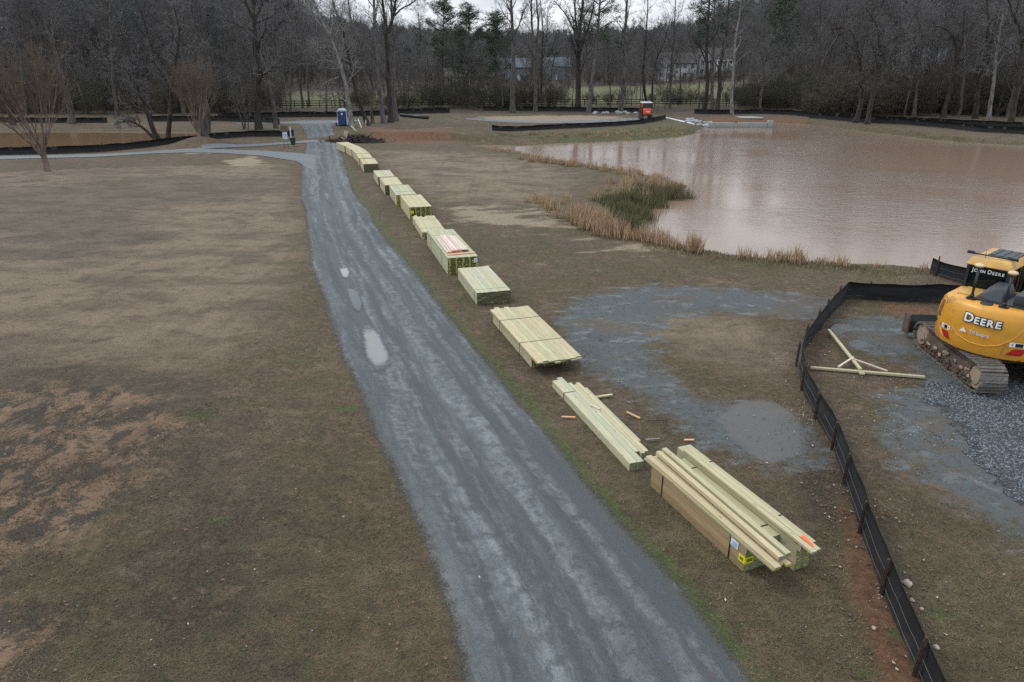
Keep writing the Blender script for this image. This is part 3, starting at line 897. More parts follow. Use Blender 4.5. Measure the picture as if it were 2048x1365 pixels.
def turf_ok(P):
    m = {k: v for k, v in ground_masks(P).items()}
    l, r_ = road_lr(P[:, 1])
    jit = (vnoise(P, 3.0, 77) - 0.5) * 0.8
    on_road = (P[:, 0] > l - 0.05 + jit * 0.6) & (P[:, 0] < r_ + 0.05 + jit * 0.6)
    bare = m['z_dirt'] + (vnoise(P, 1.6, 11) - 0.5) * 0.9
    wet = m['z_wet'] + (vnoise(P, 1.9, 12) - 0.5) * 1.2
    ok = ~on_road & (bare < 0.62) & (wet < 0.72) & (m['z_clay'] < 0.55) & (m['z_mud'] < 0.5) & (sd_poly(P, cw) < -0.1)
    ok &= sd_poly(P, pr_w) < 0
    return ok, m
Pt = fan_points(330000, 7.0, 46, 1.15, 11)
ok, mk = turf_ok(Pt)
Pt = Pt[ok]
mk = {k: v[ok] for k, v in mk.items()}
rr = np.random.default_rng(2)
tn = np.clip(0.30 + 0.30 * (vnoise(Pt, 0.5, 1) - 0.5) + 0.40 * (vnoise(Pt, 3.0, 2) - 0.5) + 0.34 * mk['z_tan'] - 0.22 * mk['z_dark'] + 0.34 * (rr.random(len(Pt)) - 0.45), 0, 1)
gnp = mk['z_green'] + (vnoise(Pt, 3.2, 6) - 0.5) * 1.5 + 0.5 * (vnoise(Pt, 0.25, 4) - 0.5) - 0.05
gn = np.clip((gnp - 0.35) * 2.0, 0, 1) * (0.4 + 0.6 * rr.random(len(Pt)))
gn = np.maximum(gn, (rr.random(len(Pt)) < 0.075) * 0.75)
Pd = np.array(at(150, 930)) + np.random.default_rng(91).normal(0, 1, (60000, 2)) * np.array([4.0, 4.0])
Pd = Pd[(soft(Pd, Z_DIRT[0][0], 1.5) > 0.15) & (vnoise(Pd, 1.5, 14) * 0.6 + vnoise(Pd, 4.5, 15) * 0.4 > 0.52)]
Pt = np.vstack([Pt, Pd]); tn = np.concatenate([tn, 0.02 + 0.3 * np.random.default_rng(92).random(len(Pd)) ** 2]); gn = np.concatenate([gn, np.zeros(len(Pd))])
blades('dry_grass', Pt, 0.085, 0.016, 0.035, tn, gn, M['blades'], 4)

# tall broomsedge along the shore
t = NT('broomsedge')
tn_ = t.attr('tone'); hh = t.attr('green')
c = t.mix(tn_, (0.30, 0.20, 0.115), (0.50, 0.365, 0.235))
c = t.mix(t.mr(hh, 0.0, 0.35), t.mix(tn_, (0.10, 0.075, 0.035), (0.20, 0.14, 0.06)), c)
M['sedge'] = t.done(t.bsdf(c, 0.9))
t = NT('green_rush')
tn_ = t.attr('tone')
c = t.mix(tn_, (0.055, 0.055, 0.024), (0.20, 0.185, 0.095))
M['rush'] = t.done(t.bsdf(c, 0.85))
def tall_blades(P, h, spread, w, seed, per):
    r = np.random.default_rng(seed)
    n = len(P) * per
    B = np.repeat(P, per, 0) + r.normal(0, 1, (n, 2)) * spread * 0.35
    hh = np.repeat(np.asarray(h), per) * (0.45 + 0.65 * r.random(n))
    an = r.random(n) * 6.283
    lean = hh * np.abs(r.normal(0.14, 0.22, n))
    z0 = height(B) - 0.05
    wd = w * (0.6 + 0.8 * r.random(n))
    side = r.random(n) * 3.14
    sx, sy = np.cos(side) * wd / 2, np.sin(side) * wd / 2
    lv = []
    for f, k in ((0, 1.0), (0.55, 0.9)):
        q = np.column_stack([B[:, 0] + np.cos(an) * lean * f ** 1.7, B[:, 1] + np.sin(an) * lean * f ** 1.7, z0 + hh * f])
        lv += [q - np.column_stack([sx * k, sy * k, sx * 0]), q + np.column_stack([sx * k, sy * k, sx * 0])]
    tip = np.column_stack([B[:, 0] + np.cos(an) * lean, B[:, 1] + np.sin(an) * lean, z0 + hh])
    V = np.stack(lv + [tip], 1).reshape(-1, 3)
    k = (np.arange(n) * 5)[:, None]
    Fq = k + np.array([0, 1, 3, 2]); Ft = k + np.array([2, 3, 4])
    tone = np.repeat(r.random(n), 5)
    up = np.tile([0, 0, 0.55, 0.55, 1.0], n)
    return V, Fq, Ft, tone, up
def along(px, n, jit, seed):
    r = np.random.default_rng(seed)
    L, _ = resample(W(px), n)
    return L + r.normal(0, 1, L.shape) * jit
sets = []
def sedge(px, n, jit, h, seed):
    r = np.random.default_rng(seed)
    Q = along(px, n, jit, seed)
    Q = Q[r.random(n) < 0.2 + 0.7 * (vnoise(Q, 0.6, seed) > 0.42)]
    sets.append((Q, h * (0.6 + 0.6 * r.random(len(Q)))))
sedge([(1108, 420), (1150, 440), (1200, 462), (1255, 478)], 80, 0.42, 1.1, 41)
sedge([(1150, 432), (1185, 452), (1225, 470)], 40, 0.5, 1.25, 42)
sedge([(1285, 478), (1330, 490), (1352, 497)], 30, 0.25, 1.0, 43)
sedge([(1375, 503), (1395, 508)], 8, 0.14, 1.05, 44)
sedge([(1404, 510), (1412, 512)], 4, 0.1, 1.0, 57)
sedge([(1466, 515), (1482, 517)], 6, 0.12, 1.0, 58)
sedge([(1490, 517), (1505, 519)], 5, 0.12, 0.9, 59)
sedge([(1515, 520), (1560, 523)], 7, 0.16, 0.8, 45)
sedge([(1575, 523), (1600, 526)], 7, 0.16, 1.0, 55)
sedge([(1610, 528), (1700, 532)], 8, 0.2, 0.6, 56)
sedge([(1740, 533), (1840, 540)], 6, 0.25, 0.5, 46)
sedge([(1040, 318), (1120, 328), (1200, 338), (1290, 352), (1350, 365)], 130, 0.6, 0.75, 47)
sedge([(1225, 372), (1290, 372), (1330, 372)], 40, 0.9, 0.9, 48)
sedge([(1060, 395), (1110, 412)], 16, 0.8, 0.6, 49)
sedge([(1532, 545), (1537, 547)], 4, 0.12, 0.8, 50)
sedge([(985, 300), (1050, 308)], 14, 0.5, 0.5, 51)
sedge([(1720, 270), (1850, 281), (2048, 294)], 70, 1.0, 0.7, 52)
sedge([(1100, 272), (1250, 268), (1390, 262)], 110, 2.0, 0.5, 53)
sedge([(1225, 385), (1245, 392), (1190, 400)], 24, 0.7, 1.3, 54)
bsets = []
def bank(px, n, jit, h, seed):
    r = np.random.default_rng(seed)
    Qb = along(px, n, jit, seed)
    bsets.append((Qb, h * (0.6 + 0.8 * r.random(n))))
bank([(1000, 276), (1100, 274), (1250, 268), (1390, 258)], 420, 2.2, 0.30, 60)
bank([(1560, 248), (1640, 250), (1740, 258), (1850, 270), (1950, 280), (2048, 286)], 420, 1.5, 0.32, 61)
bank([(1330, 495), (1500, 522), (1700, 535), (1860, 545)], 160, 0.6, 0.22, 62)
Q = np.vstack([s[0] for s in sets]); H_ = np.concatenate([s[1] for s in sets])
V, Fq, Ft, tone, up = tall_blades(Q, H_, 0.42, 0.03, 9, 34)
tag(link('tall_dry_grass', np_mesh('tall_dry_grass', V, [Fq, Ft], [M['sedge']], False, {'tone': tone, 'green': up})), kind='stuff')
Qb = np.vstack([s[0] for s in bsets]); Hb = np.concatenate([s[1] for s in bsets])
V, Fq, Ft, tone, up = tall_blades(Qb, Hb, 0.9, 0.03, 10, 20)
t = NT('bank_grass')
n_ = t.noise(t.pos(), 0.35, 3)
c = t.mix(t.attr('tone'), (0.13, 0.115, 0.06), (0.30, 0.25, 0.155))
c = t.mix(t.mr(n_, 0.5, 0.66), c, t.mix(t.attr('tone'), (0.06, 0.07, 0.03), (0.14, 0.14, 0.065)))
M['bank_grass'] = t.done(t.bsdf(c, 0.9))
tag(link('bank_grass', np_mesh('bank_grass', V, [Fq, Ft], [M['bank_grass']], False, {'tone': tone, 'green': up})), kind='stuff')
# green rushes: each clump by itself
rush_px = [(1352, 384, 1.15), (1325, 388, 1.1), (1296, 392, 1.1), (1268, 402, 1.0), (1245, 420, 1.0), (1275, 425, 1.15), (1262, 450, 1.15), (1235, 440, 0.9), (1300, 402, 0.9), (1218, 408, 0.8)]
for k, (px, py, s) in enumerate(rush_px):
    c = np.array(at(px, py))
    r = np.random.default_rng(100 + k)
    Pq = c + r.normal(0, 0.42, (26, 2)) * s
    V, Fq, Ft, tone, up = tall_blades(Pq, np.full(len(Pq), 0.95 * s), 0.5, 0.028, 200 + k, 26)
    V = V - np.array([c[0], c[1], 0])
    o = link('rush_clump', np_mesh('rush_clump', V, [Fq, Ft], [M['rush']], False, {'tone': tone, 'green': up}))
    o.location = (c[0], c[1], 0)
    lab = ['dark green rush clump at the very tip of the grassy spit', 'dark green rush clump just behind the tip of the spit',
           'third dark rush clump back from the tip of the spit', 'dark rush clump on the middle of the spit by dry orange grass', 'olive rush clump inland behind the row of orange grass',
           'broad olive rush clump on the muddy inner shore of the cove', 'brownish rush clump in the inner corner of the cove',
           'low olive rush clump between orange grass and cove corner', 'short rush clump on the muddy edge of the spit', 'small green rush tuft under the tallest orange grass'][k]
    tag(o, lab, 'rush', 'rush clumps on the spit of the pond')

# fallen leaves and small stones
t = NT('fallen_leaves')
c = t.mix(t.attr('tone'), (0.06, 0.028, 0.024), (0.20, 0.115, 0.075))
c = t.mix(t.mr(t.attr('tone'), 0.9, 0.95), c, (0.42, 0.36, 0.31))
M['leaves'] = t.done(t.bsdf(c, 0.7))
def leaves(P, size, seed):
    r = np.random.default_rng(seed)
    n = len(P)
    an = r.random(n) * 6.28
    L = size * (0.6 + 0.8 * r.random(n)); Wd = L * (0.35 + 0.3 * r.random(n))
    ca, sa = np.cos(an), np.sin(an)
    z = height(P) + 0.028 + 0.012 * r.random(n)
    cur = 0.3 * L * r.random(n)
    q = []
    for u, v, k in ((-0.5, 0, 0.6), (0, -0.5, 0), (0.5, 0, 0.8), (0, 0.5, 0)):
        q.append(np.column_stack([P[:, 0] + ca * u * L - sa * v * Wd, P[:, 1] + sa * u * L + ca * v * Wd, z + k * cur]))
    V = np.stack(q, 1).reshape(-1, 3)
    F = np.arange(4 * n).reshape(-1, 4)
    tag(link('fallen_leaves', np_mesh('fallen_leaves', V, [F[:, [0, 1, 2]], F[:, [0, 2, 3]]], [M['leaves']], False, {'tone': np.repeat(r.random(n), 4)})), kind='stuff')
r = np.random.default_rng(17)
LP = [fan_points(240, 7, 30, 1.2, 61)]
for px, py, n, s in ((1530, 880, 26, 0.9), (1560, 850, 10, 0.3), (1640, 960, 90, 0.9), (1690, 1030, 60, 0.5), (1700, 1140, 40, 0.45), (1580, 560, 0, 1), (1620, 700, 40, 0.6),
                     (1800, 1150, 30, 0.6), (150, 900, 50, 2.0), (60, 1250, 40, 1.2), (1725, 1280, 40, 0.4), (1700, 620, 40, 0.7), (1590, 760, 30, 0.4), (1845, 1240, 25, 0.4)):
    LP.append(np.array(at(px, py)) + r.normal(0, s, (n, 2)))
leaves(np.vstack(LP), 0.07, 19)
SP = [fan_points(500, 7, 40, 1.1, 62)]
for px, py, n, s in ((1590, 720, 150, 0.5), (1620, 830, 160, 0.4), (1700, 560, 120, 1.2), (1830, 570, 100, 1.0), (1760, 760, 120, 0.8), (1820, 860, 160, 0.7), (1740, 1000, 60, 0.5), (1790, 1200, 40, 0.3), (640, 690, 50, 1.2)):
    SP.append(np.array(at(px, py)) + r.normal(0, s, (n, 2)))
SP = np.vstack(SP)
t = NT('pale_pebbles')
M['pebbles'] = t.done(t.bsdf(t.mix(t.attr('tone'), (0.12, 0.115, 0.105), (0.36, 0.35, 0.33)), 0.7))
SP = SP[sd_poly(SP, pr_w) < -0.4]
scatter_stones('pebbles', SP, 0.024, M['pebbles'], 71)

# ------------------------------------------------------------------ trees
t = NT('bark')
v = t.obj()
rnd = t.n('ObjectInfo').outputs['Random']
nb = t.noise(t.scale(v, (3, 3, 0.9)), 1.0, 5, 0.65)
c = t.mix(t.mr(nb, 0.36, 0.66), (0.035, 0.030, 0.026), (0.13, 0.115, 0.10))
c = t.mix(t.math('MULTIPLY', rnd, 0.35), c, (0.10, 0.088, 0.078))
M['bark'] = t.done(t.bsdf(c, 0.95, t.bump(nb, 0.6, 0.05)))
def bark(name, a, b):
    t = NT(name)
    v = t.obj()
    nb = t.noise(t.scale(v, (4, 4, 1.0)), 1.0, 5, 0.65)
    c = t.mix(t.mr(nb, 0.36, 0.66), a, b)
    return t.done(t.bsdf(c, 0.95, t.bump(nb, 0.6, 0.05)))
M['bark_dark'] = bark('dark_bark', (0.018, 0.015, 0.012), (0.065, 0.055, 0.045))
M['bark_pale'] = bark('pale_bark', (0.10, 0.095, 0.09), (0.27, 0.26, 0.24))
M['bark_pine'] = bark('pine_bark', (0.055, 0.05, 0.05), (0.16, 0.14, 0.135))
M['bark_myrtle'] = bark('myrtle_bark', (0.10, 0.075, 0.055), (0.22, 0.17, 0.13))
def twig(name, a, b, c_):
    t = NT(name)
    r = t.n('ObjectInfo').outputs['Random']
    n = t.noise(t.pos(), 0.07, 3)
    c = t.mix(r, a, b)
    c = t.mix(t.mr(n, 0.4, 0.65, 0.0, 0.7), c, c_)
    return t.done(t.bsdf(c, 0.95))
M['twig'] = twig('bare_twigs', (0.062, 0.060, 0.061), (0.205, 0.20, 0.20), (0.105, 0.095, 0.096))
M['twig_pale'] = twig('pale_twigs', (0.20, 0.19, 0.175), (0.26, 0.25, 0.23), (0.17, 0.155, 0.14))
M['twig_myrtle'] = twig('myrtle_twigs', (0.13, 0.095, 0.072), (0.16, 0.12, 0.09), (0.11, 0.085, 0.06))
M['twig_brush'] = twig('brush_twigs', (0.060, 0.054, 0.040), (0.115, 0.10, 0.075), (0.058, 0.060, 0.036))
def needle(name, a, b):
    t = NT(name)
    n = t.noise(t.pos(), 0.5, 3)
    tn = t.attr('tone')
    c = t.mix(t.math('ADD', t.math('MULTIPLY', n, 0.5), t.math('MULTIPLY', tn, 0.5)), a, b)
    return t.done(t.bsdf(c, 0.8))
M['needles'] = needle('pine_needles', (0.012, 0.028, 0.014), (0.062, 0.095, 0.042))
M['needles_far'] = needle('far_pine_needles', (0.014, 0.030, 0.020), (0.055, 0.085, 0.05))

class TB:
    """Collects tapered branch tubes into arrays."""
    def __init__(s): s.V, s.Q, s.nv = [], [], 0
    def add(s, P, Rd, n):
        P = np.asarray(P); Rd = np.asarray(Rd)
        k = len(P)
        T = np.empty_like(P)
        T[1:-1] = P[2:] - P[:-2]; T[0] = P[1] - P[0]; T[-1] = P[-1] - P[-2]
        T /= (np.linalg.norm(T, axis=1)[:, None] + 1e-9)
        ref = np.array([0.0, 0.0, 1.0]) if abs(T[0, 2]) < 0.8 else np.array([1.0, 0.0, 0.0])
        A = np.cross(T, ref); A /= (np.linalg.norm(A, axis=1)[:, None] + 1e-9)
        B = np.cross(T, A)
        an = np.arange(n) * 2 * np.pi / n
        ring = P[:, None, :] + Rd[:, None, None] * (A[:, None, :] * np.cos(an)[None, :, None] + B[:, None, :] * np.sin(an)[None, :, None])
        s.V.append(ring.reshape(-1, 3))
        i = np.arange(k - 1)[:, None] * n + np.arange(n)[None, :]
        j = np.arange(k - 1)[:, None] * n + (np.arange(n)[None, :] + 1) % n
        s.Q.append(np.stack([i, j, j + n, i + n], -1).reshape(-1, 4) + s.nv)
        s.nv += k * n
    def mesh(s, name, mat):
        return np_mesh(name, np.concatenate(s.V), [np.concatenate(s.Q)], [mat], True)

def norm(v): return v / (np.linalg.norm(v) + 1e-9)
SIDES = (9, 6, 4, 3, 3)
SEGS = (12, 7, 4, 3, 2)
def limb(tt, tc, p, d, L, r0, lv, rng, S, path=None):
    """Grows one limb and its children; level 0-1 go to the trunk, finer ones to the crown."""
    if path is not None:
        P, _ = resample(np.asarray(path, float), 14)
        P = P + np.cumsum(rng.normal(0, 0.05, P.shape), 0) * np.array([1, 1, 0])
        k = len(P) - 1
        L = np.linalg.norm(np.diff(P, axis=0), axis=1).sum()
    else:
        k = SEGS[lv]
        P = [p]
        dd = d.copy()
        for i in range(k):
            dd = norm(dd + rng.normal(0, S['wob'][lv], 3) + np.array([0, 0, S['up'][lv]]))
            P.append(P[-1] + dd * L / k)
        P = np.array(P)
    tt_ = np.linspace(0, 1, k + 1)
    Rd = r0 * (1 - (1 - S['tip'][lv]) * tt_)
    if lv == 0:
        Rd[0] *= 1.35
    Rd = np.maximum(Rd, S['rmin'])
    (tt if lv <= S['tl'] else tc).add(P, Rd, SIDES[lv])
    if lv >= S['depth']: return
    nch = S['n'][lv]
    az0 = rng.random() * 6.28
    for c in range(nch):
        f = S['t0'][lv] + (1 - S['t0'][lv]) * ((c + rng.random()) / nch)
        x = f * k
        i = min(int(x), k - 1)
        q = P[i] + (P[i + 1] - P[i]) * (x - i)
        ax = norm(P[i + 1] - P[i])
        az = az0 + c * 2.4 + rng.normal(0, 0.35)
        a = np.cross(ax, [0.3, 0.9, 0.1]); a = norm(a); b = np.cross(ax, a)
        out = a * math.cos(az) + b * math.sin(az)
        ang = S['ang'][lv] * (0.8 + 0.45 * rng.random())
        cd = norm(ax * math.cos(ang) + out * math.sin(ang))
        ll = L * S['ratio'][lv] * (1.12 - 0.62 * f) * (0.7 + 0.6 * rng.random())
        rc = min(r0 * (1 - (1 - S['tip'][lv]) * f) * S['rr'][lv], 0.16 * ll)
        limb(tt, tc, q, cd, ll, rc, lv + 1, rng, S)

BASE = dict(wob=(0.05, 0.13, 0.16, 0.18, 0.2), up=(0.02, 0.08, 0.05, 0.03, 0.0), tip=(0.25, 0.2, 0.25, 0.4, 0.6), rmin=0.011, tl=1, depth=4,
            n=(13, 7, 5, 4, 0), t0=(0.36, 0.2, 0.2, 0.15, 0), ang=(0.75, 0.75, 0.75, 0.7, 0), ratio=(0.40, 0.52, 0.5, 0.55, 0), rr=(0.45, 0.55, 0.6, 0.7, 0))
def spec(**k):
    s = dict(BASE); s.update(k); return s
def bare_tree(H, r0, seed, S=None, paths=None, lean=(0, 0)):
    """paths: list of (polyline, radius) for trunks traced from the photograph."""
    S = S or BASE
    rng = np.random.default_rng(seed)
    tt, tc = TB(), TB()
    if paths is None:
        limb(tt, tc, np.zeros(3) - [0, 0, 0.3], norm(np.array([lean[0], lean[1], 1.0])), H, r0, 0, rng, S)
    else:
        for pl, r_, s2 in paths:
            limb(tt, tc, None, None, 0, r_, 0, rng, s2 or S, pl)
    return tt, tc

def tree_thing(name, label, cat, loc, trunk_me, crown_me, rz=0, sc=1.0, group=None, needles_me=None):
    o = thing(name, label, cat, loc, rz, group)
    o.scale = (sc, sc, sc)
    link('trunk', trunk_me, o)
    link('crown', crown_me, o)
    return o

# --- generic woodland trees, used for the wood's edge and the far wood
PROTO = []
gen = [dict(H=24, r0=0.26, S=spec(t0=(0.42, 0.2, 0.2, 0.15, 0))),
       dict(H=22, r0=0.22, S=spec(n=(15, 7, 5, 4, 0), ang=(0.6, 0.7, 0.7, 0.7, 0))),
       dict(H=26, r0=0.30, S=spec(t0=(0.48, 0.2, 0.2, 0.15, 0), ratio=(0.36, 0.52, 0.5, 0.55, 0))),
       dict(H=20, r0=0.20, S=spec(t0=(0.28, 0.2, 0.2, 0.15, 0), ang=(0.85, 0.75, 0.75, 0.7, 0), ratio=(0.46, 0.5, 0.5, 0.55, 0)), lean=(0.12, 0)),
       dict(H=17, r0=0.15, S=spec(t0=(0.22, 0.2, 0.2, 0.15, 0), n=(15, 6, 5, 4, 0))),
       dict(H=14, r0=0.11, S=spec(t0=(0.2, 0.15, 0.2, 0.15, 0), n=(16, 6, 5, 3, 0), ratio=(0.42, 0.5, 0.5, 0.55, 0)), lean=(-0.2, 0.05)),
       dict(H=23, r0=0.25, S=spec(t0=(0.4, 0.2, 0.2, 0.15, 0), wob=(0.09, 0.2, 0.2, 0.2, 0.2)), lean=(0.2, 0.0))]
for k, g in enumerate(gen):
    tt, tc = bare_tree(g['H'], g['r0'], 300 + k, g['S'], lean=g.get('lean', (0, 0)))
    PROTO.append((tt.mesh('woodland_trunk', M['bark']), tc.mesh('woodland_crown', M['twig']), g['H']))

def needle_clumps(centres, rad, per, seed, w=0.035):
    r = np.random.default_rng(seed)
    C = np.repeat(centres, per, 0)
    n = len(C)
    d = r.normal(0, 1, (n, 3)); d /= np.linalg.norm(d, axis=1)[:, None]
    d[:, 2] = np.abs(d[:, 2]) * 0.8 - 0.15
    o = r.normal(0, 1, (n, 3)) * rad * 0.45 * np.array([1, 1, 0.6])
    L = rad * (0.5 + 0.6 * r.random((n, 1)))
    s = np.cross(d, r.normal(0, 1, (n, 3))); s /= np.linalg.norm(s, axis=1)[:, None] + 1e-9
    a = C + o
    V = np.stack([a - s * w, a + s * w, a + d * L], 1).reshape(-1, 3)
    return V, np.arange(3 * n).reshape(-1, 3), np.repeat(r.random(n), 3)
def pine(H, r0, seed, crown_from=0.55, spread=4.0, nb=26, per=26, path=None, clump=0.75, mat='needles', w=0.05):
    rng = np.random.default_rng(seed)
    tt = TB()
    if path is None:
        P = np.array([[0.0, 0, -0.3], [0.1, 0, H * 0.3], [0, 0.1, H * 0.65], [0.1, 0.05, H]])
    else: P = np.asarray(path, float)
    P, _ = resample(P, 14)
    Rd = r0 * np.linspace(1.0, 0.18, 14); Rd[0] *= 1.25
    tt.add(P, Rd, 9)
    C = []
    for b in range(nb):
        f = crown_from + (1 - crown_from) * ((b + rng.random() * 0.7) / nb)
        x = f * 13; i = min(int(x), 12)
        q = P[i] + (P[i + 1] - P[i]) * (x - i)
        az = b * 2.4 + rng.normal(0, 0.4)
        g = (f - crown_from) / (1 - crown_from)
        L = spread * (0.55 + 0.5 * math.sin(math.pi * min(1, 0.25 + g * 0.8))) * (0.6 + 0.6 * rng.random()) * (1.0 - 0.55 * g ** 3)
        d = np.array([math.cos(az), math.sin(az), 0.12 + 0.5 * g])
        pts = [q]
        for s_ in range(4):
            d = norm(d + rng.normal(0, 0.12, 3) + np.array([0, 0, 0.06]))
            pts.append(pts[-1] + d * L / 4)
        pts = np.array(pts)
        tt.add(pts, np.linspace(0.09, 0.02, 5) * r0 / 0.3, 4)
        for s_ in (1.8, 2.5, 3.2, 3.7, 4.0):
            i2 = min(int(s_), 3)
            cc = pts[i2] + (pts[i2 + 1] - pts[i2]) * (s_ - i2)
            for z in range(2):
                C.append(cc + rng.normal(0, 0.38, 3) * spread / 4)
    V, F, tone = needle_clumps(np.array(C), clump, per, seed + 1, w)
    return tt, np_mesh('pine_needles', V, [F], [M[mat]], False, {'tone': tone})
PINES = []
for k, (H, cf, sp, nb) in enumerate(((25, 0.5, 4.2, 26), (22, 0.35, 3.8, 30), (27, 0.6, 4.6, 24))):
    tt, nm = pine(H, 0.3, 400 + k, cf, sp, nb, mat='needles_far')
    PINES.append((tt.mesh('pine_trunk', M['bark_pine']), nm, H))

# --- low bare brush
def brush(seed, n, h, spread, rmin=0.012):
    rng = np.random.default_rng(seed)
    tc = TB()
    S = spec(wob=(0.12, 0.2, 0.22, 0.2, 0.2), up=(0.06, 0.05, 0.0, 0, 0), n=(7, 5, 3, 0, 0), t0=(0.2, 0.2, 0.2, 0, 0), ratio=(0.5, 0.5, 0.5, 0, 0), depth=3, tl=-1, rmin=rmin, ang=(0.6, 0.7, 0.7, 0.7, 0))
    for k in range(n):
        a = rng.random() * 6.28
        q = np.array([math.cos(a), math.sin(a), 0]) * rng.random() * spread * 0.5
        d = norm(np.array([math.cos(a) * 0.45, math.sin(a) * 0.45, 1.0]) + rng.normal(0, 0.2, 3))
        limb(None, tc, q, d, h * (0.5 + 0.6 * rng.random()), 0.03, 0, rng, S)
    return tc
BRUSH = [brush(500, 16, 4.2, 3.0).mesh('brush_stems', M['twig_brush']), brush(501, 14, 5.5, 2.6).mesh('brush_stems', M['twig_brush']), brush(502, 20, 3.0, 3.4).mesh('brush_stems', M['twig_brush'])]

# --- trees one can tell apart, each with its own trunk line traced in depth at its foot
def traced(px_line, Y, r0, dy=0.0, seed=0):
    """Trunk polyline in local metres from pixels of the trunk's line, all at distance Y."""
    x0, z0 = at_y(px_line[0][0], px_line[0][1], Y)
    rng = np.random.default_rng(seed)
    out = []
    for k, (px, py) in enumerate(px_line):
        x, z = at_y(px, py, Y)
        out.append((x - x0, dy * k / len(px_line) + rng.normal(0, 0.15) * (k > 0), z - z0))
    out[0] = (out[0][0], 0, -0.3)
    return out
def own_tree(label, foot, lines, radii, seed, S=None, bark_m='bark_dark', twig_m='twig', name='bare_tree', group=None):
    x, y = at(*foot)
    paths = []
    for k, (ln, r_) in enumerate(zip(lines, radii)):
        pl = traced(ln, y, r_, 0.6 * (k % 2) - 0.3, seed + k)
        dx = at_y(ln[0][0], ln[0][1], y)[0] - x
        z_up = at_y(ln[0][0], ln[0][1], y)[1] if k else 0.0
        pl = [(a + dx, b, c + (z_up if k and ln[0][1] < foot[1] - 12 else 0)) for a, b, c in pl]
        paths.append((pl, r_, S))
    tt, tc = bare_tree(0, 0, seed, S, paths)
    return tree_thing(name, label, 'tree', (x, y, hz(x, y) - 0.05), tt.mesh('trunk', M[bark_m]), tc.mesh('crown', M[twig_m]), group=group)
OAK = spec(t0=(0.3, 0.15, 0.2, 0.15, 0), n=(12, 7, 5, 4, 0), wob=(0.06, 0.2, 0.22, 0.2, 0.2), ang=(0.95, 0.8, 0.8, 0.7, 0), ratio=(0.34, 0.55, 0.5, 0.55, 0))
SPARSE = spec(t0=(0.34, 0.2, 0.2, 0.15, 0), n=(10, 6, 5, 4, 0), ratio=(0.30, 0.5, 0.5, 0.55, 0))
TALL = spec(t0=(0.5, 0.2, 0.2, 0.15, 0), n=(10, 6, 5, 4, 0), ratio=(0.3, 0.52, 0.5, 0.55, 0), ang=(0.6, 0.7, 0.7, 0.7, 0))
FORK = spec(t0=(0.25, 0.2, 0.2, 0.15, 0), n=(10, 6, 5, 4, 0), ratio=(0.32, 0.52, 0.5, 0.55, 0), ang=(0.55, 0.7, 0.7, 0.7, 0))
own_tree('thick dark bare tree with crooked top beside the road junction', (517, 260), [[(517, 260), (513, 215), (515, 150), (513, 90), (508, 45), (512, 0), (520, -50)], [(514, 85), (530, 70), (552, 62), (568, 42), (590, 46)], [(508, 40), (496, 14), (488, -20), (470, -60)], [(509, 35), (522, 14), (525, -25)]], [0.50, 0.2, 0.22, 0.2], 601, OAK)
own_tree('slender grey tree just right of the thick dark crooked one', (552, 258), [[(552, 258), (547, 215), (544, 150), (546, 80), (546, 20), (548, -60)], [(547, 30), (540, 8), (520, -20)], [(547, 20), (562, 14), (585, 10)]], [0.33, 0.14, 0.12], 602, SPARSE, 'bark')
own_tree('dark tree leaning left over the brown pond, several stems', (330, 283), [[(322, 283), (305, 250), (290, 205), (275, 165), (252, 135), (222, 118)], [(332, 284), (340, 240), (345, 180), (352, 120), (360, 60), (350, 10)], [(308, 270), (290, 252), (275, 244), (255, 238), (235, 246)]], [0.34, 0.3, 0.2], 603, OAK)
own_tree('bare tree with twisting fork high above the myrtle on the mound', (412, 268), [[(414, 268), (412, 215), (400, 160), (388, 120), (372, 80), (355, 55), (330, 46)], [(388, 118), (394, 90), (392, 60), (380, 30), (376, -20)], [(394, 95), (410, 75), (420, 40)]], [0.42, 0.24, 0.15], 604, OAK, 'bark')
own_tree('small clump of thin grey stems left of the crooked tree', (492, 260), [[(488, 260), (480, 225), (468, 190), (462, 160)], [(490, 260), (490, 220), (494, 180), (490, 140)], [(494, 260), (502, 228), (512, 200)]], [0.13, 0.13, 0.1], 605, FORK, 'bark')
own_tree('pale sycamore leaning left behind the blue portable toilet', (703, 256), [[(703, 256), (697, 215), (690, 165), (678, 120), (662, 75), (640, 35), (622, -10)], [(692, 200), (672, 190), (655, 200), (640, 196)], [(680, 125), (660, 95), (640, 96), (618, 105)], [(676, 150), (655, 165), (635, 178), (625, 190)]], [0.40, 0.13, 0.13, 0.10], 606, OAK, 'bark_pale', 'twig_pale')
own_tree('dark trunk leaning left to the right of the pale sycamore', (738, 252), [[(738, 252), (722, 215), (708, 165), (700, 120), (688, 70), (672, 20), (660, -30)]], [0.36], 607, SPARSE)
own_tree('thin trunk leaning left beside the dark leaning one', (745, 248), [[(745, 248), (742, 205), (730, 150), (712, 95), (700, 40), (690, -20)]], [0.27], 608, SPARSE, 'bark')
own_tree('tall straight pale grey trunk in front of the dark forked pair', (768, 248), [[(768, 248), (760, 190), (754, 130), (752, 70), (750, 10), (748, -80)]], [0.42], 609, TALL, 'bark_pine')
own_tree('tall dark tree forking twice above the grey trunk', (780, 246), [[(780, 246), (778, 190), (776, 130), (774, 60), (768, 20), (760, -60)], [(775, 62), (786, 30), (790, -10), (792, -60)], [(786, 30), (805, 16), (828, 4), (845, -20)]], [0.45, 0.28, 0.14], 610, FORK)
own_tree('grey trunk close behind the tall dark forked tree', (792, 243), [[(792, 243), (786, 190), (785, 120), (783, 50), (782, -40)]], [0.40], 611, TALL, 'bark_pine')
